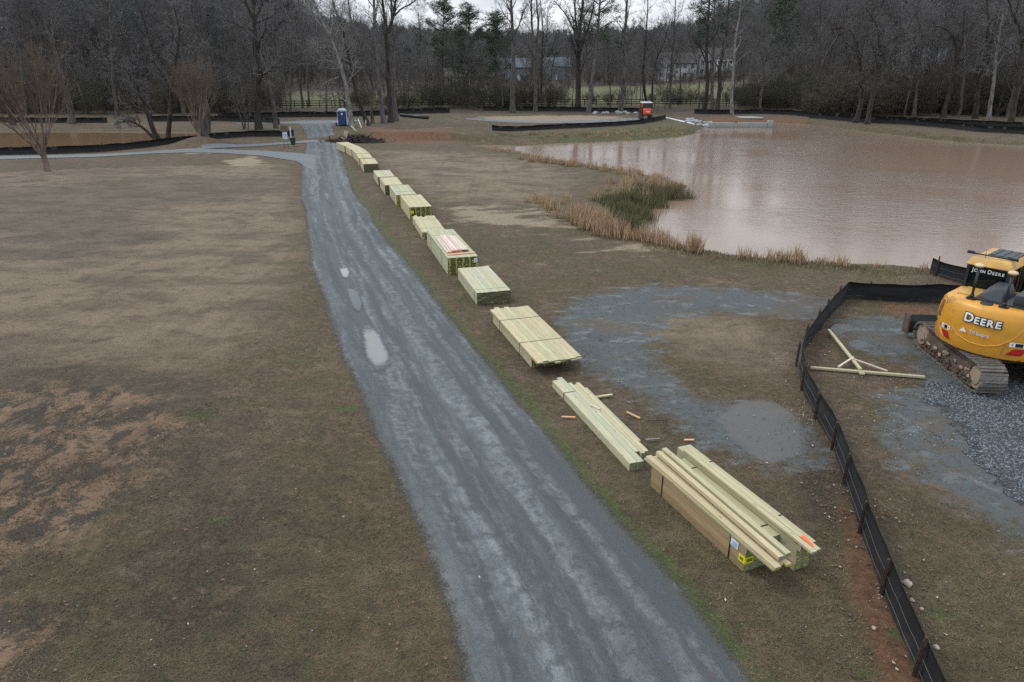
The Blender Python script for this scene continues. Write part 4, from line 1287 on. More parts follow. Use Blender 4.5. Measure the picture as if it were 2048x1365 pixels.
own_tree('tall straight lone trunk rising behind the sand pad', (1025, 226), [[(1025, 226), (1024, 170), (1026, 110), (1024, 50), (1022, 0), (1020, -60)], [(1026, 70), (1040, 40), (1050, 10)], [(1023, 30), (1012, 8), (1005, -30)]], [0.52, 0.16, 0.16], 612, TALL, 'bark')
own_tree('tall thin tree second right of the lone trunk behind the pad', (1070, 224), [[(1070, 224), (1071, 170), (1069, 110), (1062, 50), (1062, -40)], [(1070, 100), (1074, 50), (1072, 0), (1076, -50)]], [0.40, 0.25], 613, SPARSE, 'bark')
own_tree('slim dark tree with an upswept fork behind the pad', (1085, 221), [[(1085, 221), (1083, 170), (1084, 110), (1086, 60), (1080, 0)], [(1084, 120), (1094, 70), (1096, 20)]], [0.28, 0.18], 614, FORK)
own_tree('big dark tree opening into a wide vase of limbs', (1157, 221), [[(1157, 221), (1158, 160), (1158, 110), (1160, 70), (1168, 20), (1172, -50)], [(1158, 110), (1148, 65), (1128, 25), (1108, 2)], [(1158, 95), (1150, 45), (1148, 0), (1145, -40)], [(1160, 90), (1175, 60), (1186, 20), (1190, -30)], [(1160, 130), (1148, 100), (1140, 70)]], [0.62, 0.22, 0.26, 0.24, 0.14], 615, FORK)
own_tree('bare tree between the leaning pine and the orange digger', (1240, 226), [[(1240, 226), (1246, 170), (1250, 120), (1248, 60), (1252, 0), (1256, -50)], [(1248, 110), (1262, 70), (1285, 40)], [(1247, 150), (1232, 120), (1222, 95)]], [0.50, 0.16, 0.13], 616, SPARSE, 'bark')
own_tree('two-stemmed bare tree directly behind the orange digger', (1300, 218), [[(1294, 218), (1288, 180), (1286, 140), (1292, 90), (1296, 30), (1300, -30)], [(1302, 218), (1304, 170), (1312, 120), (1330, 80), (1340, 40)]], [0.28, 0.25], 617, SPARSE)
own_tree('tall slim tree to the right of the orange digger', (1340, 219), [[(1340, 219), (1343, 170), (1346, 110), (1350, 50), (1352, -20)]], [0.27], 618, SPARSE, 'bark')
own_tree('dark trunk in front of the white house', (1410, 224), [[(1408, 224), (1412, 170), (1411, 110), (1413, 60), (1415, 0), (1420, -60)], [(1412, 120), (1400, 95), (1380, 70)]], [0.42, 0.14], 619, SPARSE)
own_tree('curving dark trunk right of the white house', (1436, 226), [[(1434, 226), (1440, 180), (1438, 130), (1446, 85), (1450, 40), (1456, -20)], [(1441, 130), (1430, 150), (1420, 185)]], [0.46, 0.1], 620, SPARSE)
own_tree('pale trunk standing behind the concrete headwall', (1464, 232), [[(1464, 232), (1463, 190), (1466, 140), (1468, 90), (1474, 40), (1480, -20)]], [0.30], 621, SPARSE, 'bark_pale')
own_tree('thin tree leaning right over the thicket past the headwall', (1518, 226), [[(1518, 226), (1524, 185), (1530, 140), (1522, 95), (1530, 50)], [(1524, 170), (1550, 155), (1566, 145)]], [0.28, 0.1], 622, FORK, 'bark')
own_tree('dark tree curving left beside the far pond bank', (1709, 246), [[(1709, 246), (1722, 205), (1725, 165), (1719, 125), (1714, 95), (1703, 65), (1688, 52), (1660, 58)], [(1722, 160), (1735, 150), (1760, 140)], [(1718, 120), (1706, 110), (1690, 112)]], [0.42, 0.1, 0.1], 623, OAK)
own_tree('dark tree with raised fork beside the curving one on the bank', (1735, 249), [[(1735, 249), (1742, 210), (1750, 165), (1756, 130), (1762, 100), (1758, 65), (1752, 40), (1735, 15)], [(1760, 105), (1778, 85), (1798, 72), (1820, 55)], [(1756, 140), (1768, 120), (1770, 90)]], [0.40, 0.2, 0.14], 624, OAK)
own_tree('grey trunk in the thicket with forked dark top, right of the pair', (1830, 234), [[(1828, 234), (1833, 195), (1834, 160), (1840, 120), (1845, 85), (1840, 50), (1832, 20)], [(1832, 170), (1826, 130), (1818, 95)]], [0.34, 0.15], 625, FORK, 'bark')
own_tree('leaning tree with two crossing dark limbs above the thicket', (1885, 236), [[(1885, 236), (1898, 185), (1908, 140), (1916, 105), (1904, 70), (1888, 55), (1872, 52)], [(1914, 110), (1928, 80), (1930, 50), (1935, 20)]], [0.42, 0.26], 626, OAK)
own_tree('pair of tall dark forked stems near the right end of the thicket', (1952, 238), [[(1950, 238), (1955, 180), (1966, 130), (1974, 80), (1974, 30), (1970, -20)], [(1966, 125), (1982, 80), (1990, 40), (1998, 0)]], [0.46, 0.3], 627, FORK)
own_tree('pale leaning trunk at the right end of the thicket', (1978, 240), [[(1978, 240), (1986, 180), (1992, 120), (2000, 60), (2010, 0)]], [0.34], 628, SPARSE, 'bark_pale')
own_tree('dark tree leaning right at the edge of the picture', (2026, 244), [[(2022, 244), (2030, 190), (2036, 140), (2045, 90), (2036, 50), (2022, 20), (2010, -20)]], [0.44], 629, SPARSE)
own_tree('broad grey trunk on the far bank of the brown pond', (142, 248), [[(142, 248), (140, 220), (130, 170), (112, 110), (95, 60), (80, 10)]], [0.55], 630, OAK, 'bark')
own_tree('dark leaning trunk at the left edge above the brown pond', (20, 250), [[(26, 250), (12, 215), (5, 170), (-5, 120), (-10, 60)]], [0.4], 631, OAK)
own_tree('wide low grey trunk behind the fence near the mound', (414, 282), [[(414, 281), (413, 255), (408, 225), (398, 190), (392, 150)]], [0.55], 632, spec(n=(8, 6, 5, 4, 0), ratio=(0.4, 0.5, 0.5, 0.55, 0)), 'bark')
# two pines among the bare trees
def own_pine(label, foot, line, r0, seed, **kw):
    x, y = at(*foot)
    tt, nm = pine(0, r0, seed, path=traced(line, y, r0, 0, seed), **kw)
    o = thing('pine_tree', label, 'tree', (x, y, hz(x, y) - 0.05))
    link('trunk', tt.mesh('trunk', M['bark_pine']), o)
    link('crown', nm, o)
    return o
own_pine('tall pine with pale trunk leaning right and green top', (1177, 225), [(1177, 225), (1184, 170), (1192, 110), (1196, 60), (1200, 0), (1205, -60)], 0.46, 651, crown_from=0.46, spread=5.2, nb=22, per=24)
own_pine('pine with open green crown in front of the white house', (1425, 222), [(1425, 222), (1424, 160), (1426, 100), (1428, 40), (1430, -20)], 0.36, 652, crown_from=0.60, spread=5.6, nb=22, per=24)
own_pine('dark pine standing over the thicket, right of the headwall', (1562, 205), [(1562, 205), (1562, 150), (1566, 90), (1568, 30), (1570, -15)], 0.34, 653, crown_from=0.5, spread=5.5, nb=30, per=26)
own_pine('dense dark pine left of the lone tall trunk', (935, 212), [(935, 212), (936, 150), (938, 90), (938, 22)], 0.34, 654, crown_from=0.3, spread=5.8, nb=34, per=26)
own_pine('broad dark pine left of the dense one', (885, 210), [(885, 210), (884, 150), (886, 80), (888, 8)], 0.34, 655, crown_from=0.4, spread=6.0, nb=32, per=26)
own_pine('shorter dark pine right of the dense one', (990, 212), [(990, 212), (991, 150), (992, 90), (992, 34)], 0.30, 656, crown_from=0.4, spread=4.8, nb=30, per=26)

# --- crape myrtles: many stems from one foot
def myrtle(label, foot, Hm, seed, base=1.0, sc=1.0):
    x, y = at(*foot)
    rng = np.random.default_rng(seed)
    tt, tc = TB(), TB()
    S = spec(wob=(0.05, 0.07, 0.09, 0.12, 0.12), up=(0.03, 0.08, 0.08, 0.06, 0), n=(6, 6, 5, 0, 0), t0=(0.25, 0.2, 0.15, 0, 0), ang=(0.32, 0.34, 0.36, 0.3, 0), ratio=(0.55, 0.6, 0.62, 0.6, 0), depth=3, tl=0, rmin=0.010, rr=(0.6, 0.6, 0.6, 0.6, 0))
    tt.add(np.array([[0, 0, -0.3], [0.02, 0, 0.3], [0, 0.03, base * 0.7], [0.05, 0, base]]), np.array([0.30, 0.24, 0.22, 0.2]) * sc, 9)
    n = 11
    for k in range(n):
        a = k * 6.283 / n + rng.normal(0, 0.2)
        sp = 0.22 + 0.42 * ((k * 7) % n) / n
        d = norm(np.array([math.cos(a) * sp, math.sin(a) * sp, 1.0]))
        q = np.array([math.cos(a) * 0.1, math.sin(a) * 0.1, base * (0.75 + 0.25 * rng.random())])
        limb(tt, tc, q, d, Hm * (0.72 + 0.25 * rng.random()), 0.085 * sc, 0, rng, S)
    o = thing('crape_myrtle', label, 'tree', (x, y, hz(x, y) - 0.05))
    link('trunk', tt.mesh('trunk', M['bark_myrtle']), o)
    link('crown', tc.mesh('crown', M['twig_myrtle']), o)
    return o
myrtle('vase-shaped bare crape myrtle on the lawn at left', (95, 343), 7.6, 701, 1.7)
myrtle('vase-shaped bare crape myrtle on top of the earth mound', (400, 290), 7.2, 702, 0.8, 0.8)

# --- the wood's edge: individual trees behind the fences, all alike
rw = np.random.default_rng(801)
def edge_tree(proto, x, y, sc, label, group):
    tm, cm, H = proto
    return tree_thing('woodland_tree', label, 'tree', (x, y, hz(x, y) - 0.1), tm, cm, rw.random() * 6.28, sc, group)
for px in np.linspace(-60, 690, 46):
    py = 214 + rw.random() * 20
    x, y = at(px + rw.normal(0, 10), py)
    edge_tree(PROTO[rw.integers(0, 7)], x, y, 0.75 + 0.4 * rw.random(), 'bare grey woodland tree behind the brown pond and its fence', 'woodland trees behind the brown pond')
for px in np.linspace(800, 1560, 44):
    py = 209 + rw.random() * 14
    x, y = at(px + rw.normal(0, 8), py)
    edge_tree(PROTO[rw.integers(0, 7)], x, y, 0.42 + 0.34 * rw.random(), 'slim bare tree along the black board fence', 'bare trees along the board fence')
for px in np.linspace(1590, 2110, 40):
    py = 208 + rw.random() * 26 + max(0, (px - 1800) * 0.02)
    x, y = at(px + rw.normal(0, 10), py)
    edge_tree(PROTO[rw.integers(0, 7)], x, y, 0.8 + 0.4 * rw.random(), 'bare tree in the dense wood behind the far bank', 'woodland trees behind the far bank')

# --- far wood and undergrowth: read as one mass, instanced
def instancer(name, groups):
    """groups: list of (source object, points array, rotations, scales). One object, kind stuff."""
    me = bpy.data.meshes.new(name)
    P = np.concatenate([g[1] for g in groups])
    me.vertices.add(len(P)); me.vertices.foreach_set('co', P.astype(np.float32).ravel())
    idx = np.concatenate([np.full(len(g[1]), k) for k, g in enumerate(groups)]).astype(np.int32)
    a = me.attributes.new('which', 'INT', 'POINT'); a.data.foreach_set('value', idx)
    a = me.attributes.new('spin', 'FLOAT', 'POINT'); a.data.foreach_set('value', np.concatenate([g[2] for g in groups]).astype(np.float32))
    a = me.attributes.new('size', 'FLOAT', 'POINT'); a.data.foreach_set('value', np.concatenate([g[3] for g in groups]).astype(np.float32))
    o = link(name, me)
    ng = bpy.data.node_groups.new(name, 'GeometryNodeTree')
    ng.interface.new_socket('Geometry', in_out='INPUT', socket_type='NodeSocketGeometry')
    ng.interface.new_socket('Geometry', in_out='OUTPUT', socket_type='NodeSocketGeometry')
    N, Lk = ng.nodes, ng.links
    gi, go = N.new('NodeGroupInput'), N.new('NodeGroupOutput')
    jn = N.new('GeometryNodeJoinGeometry')
    sp = N.new('GeometryNodeInputNamedAttribute'); sp.data_type = 'FLOAT'; sp.inputs[0].default_value = 'spin'
    sz = N.new('GeometryNodeInputNamedAttribute'); sz.data_type = 'FLOAT'; sz.inputs[0].default_value = 'size'
    wh = N.new('GeometryNodeInputNamedAttribute'); wh.data_type = 'INT'; wh.inputs[0].default_value = 'which'
    cx = N.new('ShaderNodeCombineXYZ'); Lk.new(sp.outputs[0], cx.inputs[2])
    for k, g in enumerate(groups):
        oi = N.new('GeometryNodeObjectInfo'); oi.inputs['Object'].default_value = g[0]
        oi.inputs['As Instance'].default_value = True
        cmpn = N.new('FunctionNodeCompare'); cmpn.data_type = 'INT'; cmpn.operation = 'EQUAL'
        ints = [s for s in cmpn.inputs if s.type == 'INT']
        Lk.new(wh.outputs[0], ints[0]); ints[1].default_value = k
        ip = N.new('GeometryNodeInstanceOnPoints')
        Lk.new(gi.outputs[0], ip.inputs['Points']); Lk.new(oi.outputs['Geometry'], ip.inputs['Instance'])
        Lk.new(cmpn.outputs[0], ip.inputs['Selection']); Lk.new(cx.outputs[0], ip.inputs['Rotation']); Lk.new(sz.outputs[0], ip.inputs['Scale'])
        Lk.new(ip.outputs[0], jn.inputs[0])
    Lk.new(jn.outputs[0], go.inputs[0])
    md = o.modifiers.new('scatter', 'NODES'); md.node_group = ng
    return tag(o, kind='stuff')

def joined(name, tm, cm):
    """Trunk and crown in one mesh, not linked to the scene: the source of far instances."""
    bm = bmesh.new()
    bm.from_mesh(tm); nf = len(bm.faces)
    bm.from_mesh(cm)
    bm.faces.ensure_lookup_table()
    me = bpy.data.meshes.new(name)
    for k in range(nf, len(bm.faces)): bm.faces[k].material_index = 1
    bm.to_mesh(me); bm.free()
    me.materials.append(tm.materials[0]); me.materials.append(cm.materials[0])
    return bpy.data.objects.new(name, me)
src = [joined('wood_source', tm, cm) for tm, cm, H in PROTO[:5]] + [joined('pine_source', tm, nm) for tm, nm, H in PINES]
# houses stand in gaps of the wood
HOUSES = [  # px, base py, distance, ...
    (185, 158, 265), (1352, 166, 262), (1428, 166, 268), (915, 172, 250), (1030, 160, 290), (1112, 160, 300), (1845, 140, 210), (430, 150, 300)]
HPOS = []
for px, py, Y in HOUSES:
    x, z = at_y(px, py, Y)
    HPOS.append((x, Y))
HPOS = np.array(HPOS)
rf = np.random.default_rng(811)
def wood_points(n, y0, y1):
    y = np.sqrt(rf.random(n) * (y1 ** 2 - y0 ** 2) + y0 ** 2)
    x = (rf.random(n) * 2 - 1) * (0.74 * y + 18)
    P = np.stack([x, y], 1)
    keep = np.ones(n, bool)
    for hx, hy in HPOS:
        # clear yard round each house and a thin lane of lawn in front of it
        keep &= np.hypot(P[:, 0] - hx, P[:, 1] - hy) > 13
        lane = (np.abs(P[:, 0] - hx) < 8) & (P[:, 1] < hy) & (P[:, 1] > hy - 75)
        keep &= ~lane | (rf.random(n) < 0.14)
    fieldm = soft(P, Z_FIELD[0][0], 6) > 0.45
    keep &= ~fieldm | (rf.random(n) < 0.03)
    keep &= (y > 170) | (x < -0.25 * y) | (x > 0.40 * y)
    return P[keep]
Pw = wood_points(8000, 152, 640)
prob_pine = np.clip((Pw[:, 1] - 300) / 260, 0.03, 0.75)
prob_pine = np.where(Pw[:, 0] < -0.42 * Pw[:, 1], 0.18, prob_pine)
prob_pine = np.where((Pw[:, 0] > 0.4 * Pw[:, 1]), 0.06, prob_pine)
pp_ = rf.random(len(Pw)) < prob_pine
which = np.where(pp_, 5 + rf.integers(0, 3, len(Pw)), rf.integers(0, 5, len(Pw)))
Ps = wood_points(5200, 140, 330)
Ps = Ps[(np.abs(Ps[:, 0]) > 0.30 * Ps[:, 1]) | (Ps[:, 1] > 235)]
ws = rf.integers(3, 5, len(Ps))
gs = []
for k in range(8):
    q = Pw[which == k]
    gs.append((src[k], np.column_stack([q, height(q) - 0.2]), rf.random(len(q)) * 6.28, np.where((np.abs(q[:, 0]) < 0.27 * q[:, 1]), 0.72, 1.0) * (0.72 + 0.45 * rf.random(len(q))) * (0.95 if k < 5 else 0.85)))
for k in (3, 4):
    q = Ps[ws == k]
    gs.append((src[k], np.column_stack([q, height(q) - 0.2]), rf.random(len(q)) * 6.28, 0.22 + 0.28 * rf.random(len(q))))
instancer('far_woods', gs)
# undergrowth
bsrc = [bpy.data.objects.new('brush_source', m) for m in BRUSH]
def brush_pts(px0, px1, py0, py1, n, s0, s1):
    px = px0 + (px1 - px0) * rf.random(n); py = py0 + (py1 - py0) * rf.random(n)
    P = np.array([at(a, b) for a, b in zip(px, py)])
    return np.column_stack([P, height(P) - 0.1]), s0 + (s1 - s0) * rf.random(n)
sets = [brush_pts(1600, 2120, 210, 233, 230, 0.8, 1.5), brush_pts(-80, 560, 212, 230, 120, 0.6, 1.3), brush_pts(800, 1140, 207, 220, 60, 0.5, 1.2),
        brush_pts(1480, 1620, 206, 220, 50, 0.6, 1.2), brush_pts(1140, 1480, 207, 213, 26, 0.4, 0.8), brush_pts(690, 960, 208, 222, 24, 0.4, 0.9), brush_pts(900, 1700, 176, 186, 90, 0.4, 0.8)]
BP = np.concatenate([s[0] for s in sets]); BS = np.concatenate([s[1] for s in sets])
wb = rf.integers(0, 3, len(BP))
instancer('undergrowth', [(bsrc[k], BP[wb == k], rf.random((wb == k).sum()) * 6.28, BS[wb == k]) for k in range(3)])

# ------------------------------------------------------------------ houses among the trees
M['brick'] = plain('brick_red_wall', (0.16, 0.105, 0.085), 0.9, 0.25, 2)
M['whitewall'] = plain('white_wall', (0.44, 0.44, 0.43), 0.8, 0.06, 1)
M['bluewall'] = plain('blue_grey_wall', (0.17, 0.20, 0.225), 0.8, 0.08, 1)
M['roof'] = plain('brown_shingle_roof', (0.07, 0.062, 0.058), 0.9, 0.2, 3)
M['roof_blue'] = plain('blue_grey_roof', (0.10, 0.125, 0.15), 0.8, 0.12, 3)
M['glass'] = plain('dark_window_glass', (0.02, 0.025, 0.03), 0.12, 0.05, 3)
M['trim'] = plain('white_trim', (0.7, 0.72, 0.72), 0.7, 0.04, 3)
def house(label, hpos, w, d, h, rz, wall, roof, floors=2, gables=1, chimney=True, porch=False):
    x, y = hpos
    z = hz(x, y)
    o = thing('house', label, 'house', (x, y, z - 0.6), rz)
    m = MB(); m.lohi(-w / 2, w / 2, -d / 2, d / 2, 0, h + 0.6)
    m.prism([(-d / 2, h + 0.6), (d / 2, h + 0.6), (0, h + 0.6 + d * 0.36)], 'x', -w / 2, w / 2)
    m.build('wall', M[wall], o)
    rm = MB()
    e = 0.45
    for s in (-1, 1):
        rm.add([(-w / 2 - e, s * (d / 2 + e), h + 0.6 - e * 0.72 + .05), (w / 2 + e, s * (d / 2 + e), h + 0.6 - e * 0.72 + .05), (w / 2 + e, 0, h + 0.7 + d * 0.36), (-w / 2 - e, 0, h + 0.7 + d * 0.36),
                (-w / 2 - e, s * (d / 2 + e), h + 0.85 - e * 0.72), (w / 2 + e, s * (d / 2 + e), h + 0.85 - e * 0.72), (w / 2 + e, 0, h + 0.95 + d * 0.36), (-w / 2 - e, 0, h + 0.95 + d * 0.36)],
               ((0, 1, 2, 3), (4, 7, 6, 5), (0, 4, 5, 1), (1, 5, 6, 2), (2, 6, 7, 3), (3, 7, 4, 0)))
    rf_ = rm.build('roof', M[roof], o, recalc=True)
    if chimney:
        c = MB(); c.lohi(w * 0.28, w * 0.28 + 1.1, 0.3, 1.3, h, h + d * 0.36 + 2.2); c.build('chimney', M['brick'], rf_)
    for g in range(gables):
        gx = (-w * 0.3, w * 0.22)[g % 2]
        gb = MB()
        gb.prism([(gx - 2.0, 0), (gx + 2.0, 0), (gx + 2.0, h + 0.6), (gx, h + 2.9), (gx - 2.0, h + 0.6)], 'y', -d / 2 - 1.3, -d / 2 + 3.0)
        gb.build('gable', M[wall], o)
        gr2 = MB()
        for s in (-1, 1):
            gr2.beam((gx + s * 2.25, -d / 2 - 0.2 + 1.0, h + 0.55), (gx + s * 2.25, -d / 2 - 0.2 + 1.01, h + 0.55), 0.1, 0.1)
            gr2.add([(gx, -d / 2 - 1.6, h + 3.05), (gx, -d / 2 + 3.2, h + 3.05), (gx + s * 2.4, -d / 2 + 3.2, h + 0.35), (gx + s * 2.4, -d / 2 - 1.6, h + 0.35),
                     (gx, -d / 2 - 1.6, h + 3.25), (gx, -d / 2 + 3.2, h + 3.25), (gx + s * 2.4, -d / 2 + 3.2, h + 0.55), (gx + s * 2.4, -d / 2 - 1.6, h + 0.55)],
                    ((0, 1, 2, 3), (4, 7, 6, 5), (0, 4, 5, 1), (1, 5, 6, 2), (2, 6, 7, 3), (3, 7, 4, 0)))
        gr2.build('gable_roof', M[roof], o, recalc=True)
    n = max(3, int(w / 2.6))
    for f in range(floors):
        for k in range(n):
            wx = -w / 2 + (k + 0.5) * w / n
            if gables and abs(wx - (-w * 0.3)) < 2.1: yy = -d / 2 - 1.3
            elif gables > 1 and abs(wx - w * 0.22) < 2.1: yy = -d / 2 - 1.3
            else: yy = -d / 2
            zz = 0.6 + 0.9 + f * 2.9
            if f == 0 and k == n // 2:
                dm = MB(); dm.lohi(wx - 0.55, wx + 0.55, yy - 0.08, yy + 0.05, 0.6, 2.8)
                dr = dm.build('door', M['trim'], o)
                dh = MB(); dh.ball((wx + 0.42, yy - 0.1, 1.7), 0.06, 6, 4); dh.build('door_handle', M['steel_grey'], dr)
                continue
            fm = MB(); fm.lohi(wx - 0.62, wx + 0.62, yy - 0.07, yy + 0.05, zz, zz + 1.65)
            fo = fm.build('window', M['trim'], o)
            gm = MB()
            for sx in (-1, 1):
                gm.lohi(wx + sx * 0.29 - 0.25, wx + sx * 0.29 + 0.25, yy - 0.10, yy - 0.02, zz + 0.1, zz + 1.55)
            gm.build('pane', M['glass'], fo)
    if porch:
        for k in range(4):
            cx_ = 0.5 + k * w * 0.14
            pm = MB(); pm.tube([(cx_, -d / 2 - 2.0, 0), (cx_, -d / 2 - 2.0, h * 0.92)], 0.2, 8); pm.build('porch_column', M['trim'], o)
        pm = MB(); pm.lohi(0.1, 0.9 + 3 * w * 0.14, -d / 2 - 2.4, -d / 2, h * 0.92, h * 0.92 + 0.4); pm.build('porch_roof', M['trim'], o)
    return o
def look(k): return math.atan2(HPOS[k][0], HPOS[k][1]) * -1.0
house('red brown brick house half hidden in trees on the left hillside', HPOS[0], 20, 9, 6.2, look(0), 'brick', 'roof', 2, 2)
house('white house with dark porch seen through trunks past the green field', HPOS[1], 13, 8, 5.6, look(1), 'whitewall', 'roof', 2, 1)
house('white house with tall columns beside the porch house', HPOS[2], 12, 8, 6.2, look(2), 'whitewall', 'roof', 2, 1, False, True)
house('small white cottage low in the trees left of the sand pad', HPOS[3], 8, 6, 3.0, look(3), 'whitewall', 'roof', 1, 0)
house('blue grey house with pale roof just right of the lone tall trunk', HPOS[4], 11, 8, 5.2, look(4), 'bluewall', 'roof_blue', 2, 1, False)
house('blue grey house further right, left of the vase-shaped tree', HPOS[5], 10, 8, 5.2, look(5), 'bluewall', 'roof_blue', 2, 1)
house('pale blue house behind the wood on the right hillside', HPOS[6], 9, 7, 4.5, look(6), 'bluewall', 'roof_blue', 1, 1, False)

# ------------------------------------------------------------------ black board fence across the back
fy = at(1000, 215)[1]
fpts = [at(540, 218), at(800, 216.5), at(1000, 215.5), at(1300, 214.5), at(1500, 215), at(1720, 216)]
fl, fs = resample(fpts, step=2.45)
bf = thing('board_fence', 'long black three-rail board fence in front of the green field', 'fence', (fl[0][0], fl[0][1], 0))
ox, oy = fl[0]
fzs = height(fl)
for k, (x, y) in enumerate(fl):
    m = MB(); m.lohi(x - ox - 0.07, x - ox + 0.07, y - oy - 0.07, y - oy + 0.07, fzs[k] - 0.3, fzs[k] + 1.45); m.build('post', M['fence_black'], bf)
for zr in (0.45, 0.88, 1.3):
    m = MB()
    for k in range(len(fl) - 1):
        (x, y), (x2, y2) = fl[k], fl[k + 1]
        m.beam((x - ox, y - oy - 0.09, fzs[k] + zr), (x2 - ox, y2 - oy - 0.09, fzs[k + 1] + zr), 0.04, 0.15)
    m.build('rail', M['fence_black'], bf)

# ------------------------------------------------------------------ silt fences
def silt_fence(label, px, h=0.72, stake_every=2.4, near=False, side=1.0, stakes=True, seed=0, lean=0.0):
    base, s = resample(W(px), step=0.22 if near else 0.8)
    r = np.random.default_rng(seed)
    o = thing('silt_fence', label, 'fence', (base[0][0], base[0][1], 0))
    n = len(base)
    B = base - base[0]
    tang = np.gradient(base, axis=0); tang /= np.linalg.norm(tang, axis=1)[:, None]
    nor = np.stack([-tang[:, 1], tang[:, 0]], 1)
    z0 = height(base) - 0.08
    sag = 0.045 * (np.abs(np.sin(s / stake_every * math.pi)) if near else np.abs(np.sin(s / stake_every * math.pi)) * 1.6)
    top = z0 + 0.08 + h - sag + (vnoise(np.stack([s * 0.6, s * 0], 1), 1.0, seed) - 0.5) * 0.09
    lv = 6 if near else 3
    V, tone = [], []
    for side_k in (0, 1):
        for j in range(lv):
            f = j / (lv - 1)
            z = z0 + (top - z0) * f
            wob = (vnoise(np.stack([s * 1.3, s * 0 + f * 2.0], 1), 1.0, seed + 3) - 0.5) * 0.12 * math.sin(math.pi * min(1, f * 0.8 + 0.1)) + lean * f
            q = B + nor * (wob + (0.006 if side_k else -0.006))[:, None]
            V.append(np.column_stack([q, z])); tone.append(np.full(n, f))
    V = np.concatenate(V); tone = np.concatenate(tone)
    Q = []
    for sk in (0, 1):
        for j in range(lv - 1):
            a = sk * lv * n + j * n + np.arange(n - 1)
            q = np.stack([a, a + 1, a + n + 1, a + n], 1)
            Q.append(q if sk else q[:, ::-1])
    a = (lv - 1) * n + np.arange(n - 1); b = a + lv * n
    Q.append(np.stack([a, a + 1, b + 1, b], 1))
    link('fabric', np_mesh('fabric', V, [np.concatenate(Q)], [M['fabric']], True, {'tone': tone}), o)
    if near:
        # tape seams along the cloth and the wire backing on the outside
        wm = MB()
        off = side * 0.03
        for f in (0.30, 0.62):
            z = z0 + (top - z0) * f
            q = B + nor * (off + lean * f)
            wm.tube([(q[k, 0], q[k, 1], z[k] + 0.012 * math.sin(k * 1.7)) for k in range(0, n, 2)], 0.0035, 4, cap=False)
        wm.build('line_wire', M['wire'], o)
        wm = MB()
        for k in range(3, n - 3, 4):
            q = B[k] + nor[k] * off; q2 = B[min(k + 1, n - 1)] + nor[k] * (off + lean)
            wm.tube([(q[0], q[1], z0[k] + 0.1), (q2[0], q2[1], top[k] - 0.03)], 0.0014, 3, cap=False)
        wm.build('stay_wire', M['wire'], o)
    if stakes:
        k = 0.4
        while k < s[-1] - 0.1:
            i = int(np.searchsorted(s, k)); i = min(i, n - 1)
            c = B[i] + nor[i] * side * 0.06
            t2 = B[i] + nor[i] * (side * 0.06 + lean) + tang[i] * r.normal(0, 0.05)
            m = MB()
            m.beam((c[0], c[1], z0[i] - 0.1), (t2[0], t2[1], z0[i] + 0.08 + h * (1.0 + 0.22 * r.random())), 0.05, 0.035, up=(nor[i][0], nor[i][1], 0))
            if near: m.beam((c[0], c[1], z0[i] - 0.1), (t2[0], t2[1], z0[i] + h * 1.1), 0.014, 0.07, up=(nor[i][0], nor[i][1], 0))
            m.build('stake', M['rust'], o)
            k += stake_every * (0.9 + 0.2 * r.random())
    return o
SF_NEAR = [(1960, 606), (1886, 607), (1775, 603), (1692, 598), (1662, 629), (1640, 660), (1612, 697), (1595, 737), (1608, 786), (1635, 842), (1669, 902), (1691, 968), (1717, 1046), (1747, 1138), (1779, 1213), (1812, 1298), (1836, 1353), (1872, 1440), (1915, 1540)]
silt_fence('near black silt fence curving round the machine yard with wire backing', SF_NEAR, 0.74, 1.75, True, -1.0, True, 11)
silt_fence('short black silt fence ending by the shore behind the yellow machine', [(1860, 547), (1881, 556), (1921, 568), (2000, 588), (2080, 606)], 0.74, 1.7, True, -1.0, True, 12)
silt_fence('black silt fence along the near shore of the brown pond', [(-220, 315), (0, 310), (94, 308.4), (200, 304), (265, 297.5), (331, 291), (390, 284), (437, 277), (500, 273.5), (588, 273.8)], 0.78, 2.6, False, 1, True, 13)
silt_fence('black silt fence on the far bank of the brown pond', [(-200, 246), (0, 246), (120, 246), (215, 245.5)], 0.85, 2.6, False, 1, False, 14)
silt_fence('black silt fence running right from the far bank to the crooked tree', [(300, 243), (427, 242.5), (500, 245), (547, 248), (560, 249)], 0.9, 2.6, False, 1, False, 15)
silt_fence('black silt fence behind the portable toilet at the foot of the wood', [(437, 237.5), (520, 236), (600, 235), (677, 234.5), (760, 232), (800, 229), (900, 227)], 0.95, 2.6, False, 1, False, 16)
silt_fence('black silt fence bounding the sand pad beside the orange digger', [(984, 265.5), (1030, 263.5), (1078, 260.5), (1130, 257.5), (1181, 255), (1240, 251.5), (1284, 247.5), (1315, 242), (1331, 238.5)], 0.72, 2.4, False, 1, True, 17)
silt_fence('black silt fence at the wood edge behind the sand pad', [(965, 222.5), (1040, 223), (1120, 224), (1200, 225), (1283, 226)], 0.85, 2.6, False, 1, False, 18)
silt_fence('black silt fence behind the concrete headwall', [(1388, 228.5), (1435, 230), (1480, 229.5), (1532, 229), (1575, 231), (1618, 235)], 0.85, 2.6, False, 1, False, 19)
silt_fence('front black silt fence along the far right bank', [(1618, 237), (1700, 243.5), (1740, 246.5), (1810, 249), (1898, 257), (1950, 263.5), (2048, 269), (2200, 277)], 0.95, 2.6, False, 1, True, 20)
silt_fence('rear black silt fence against the dark thicket at right', [(1640, 236), (1740, 241.5), (1830, 247.5), (1926, 253.5), (2048, 258.5), (2200, 264)], 0.95, 2.6, False, 1, False, 21)

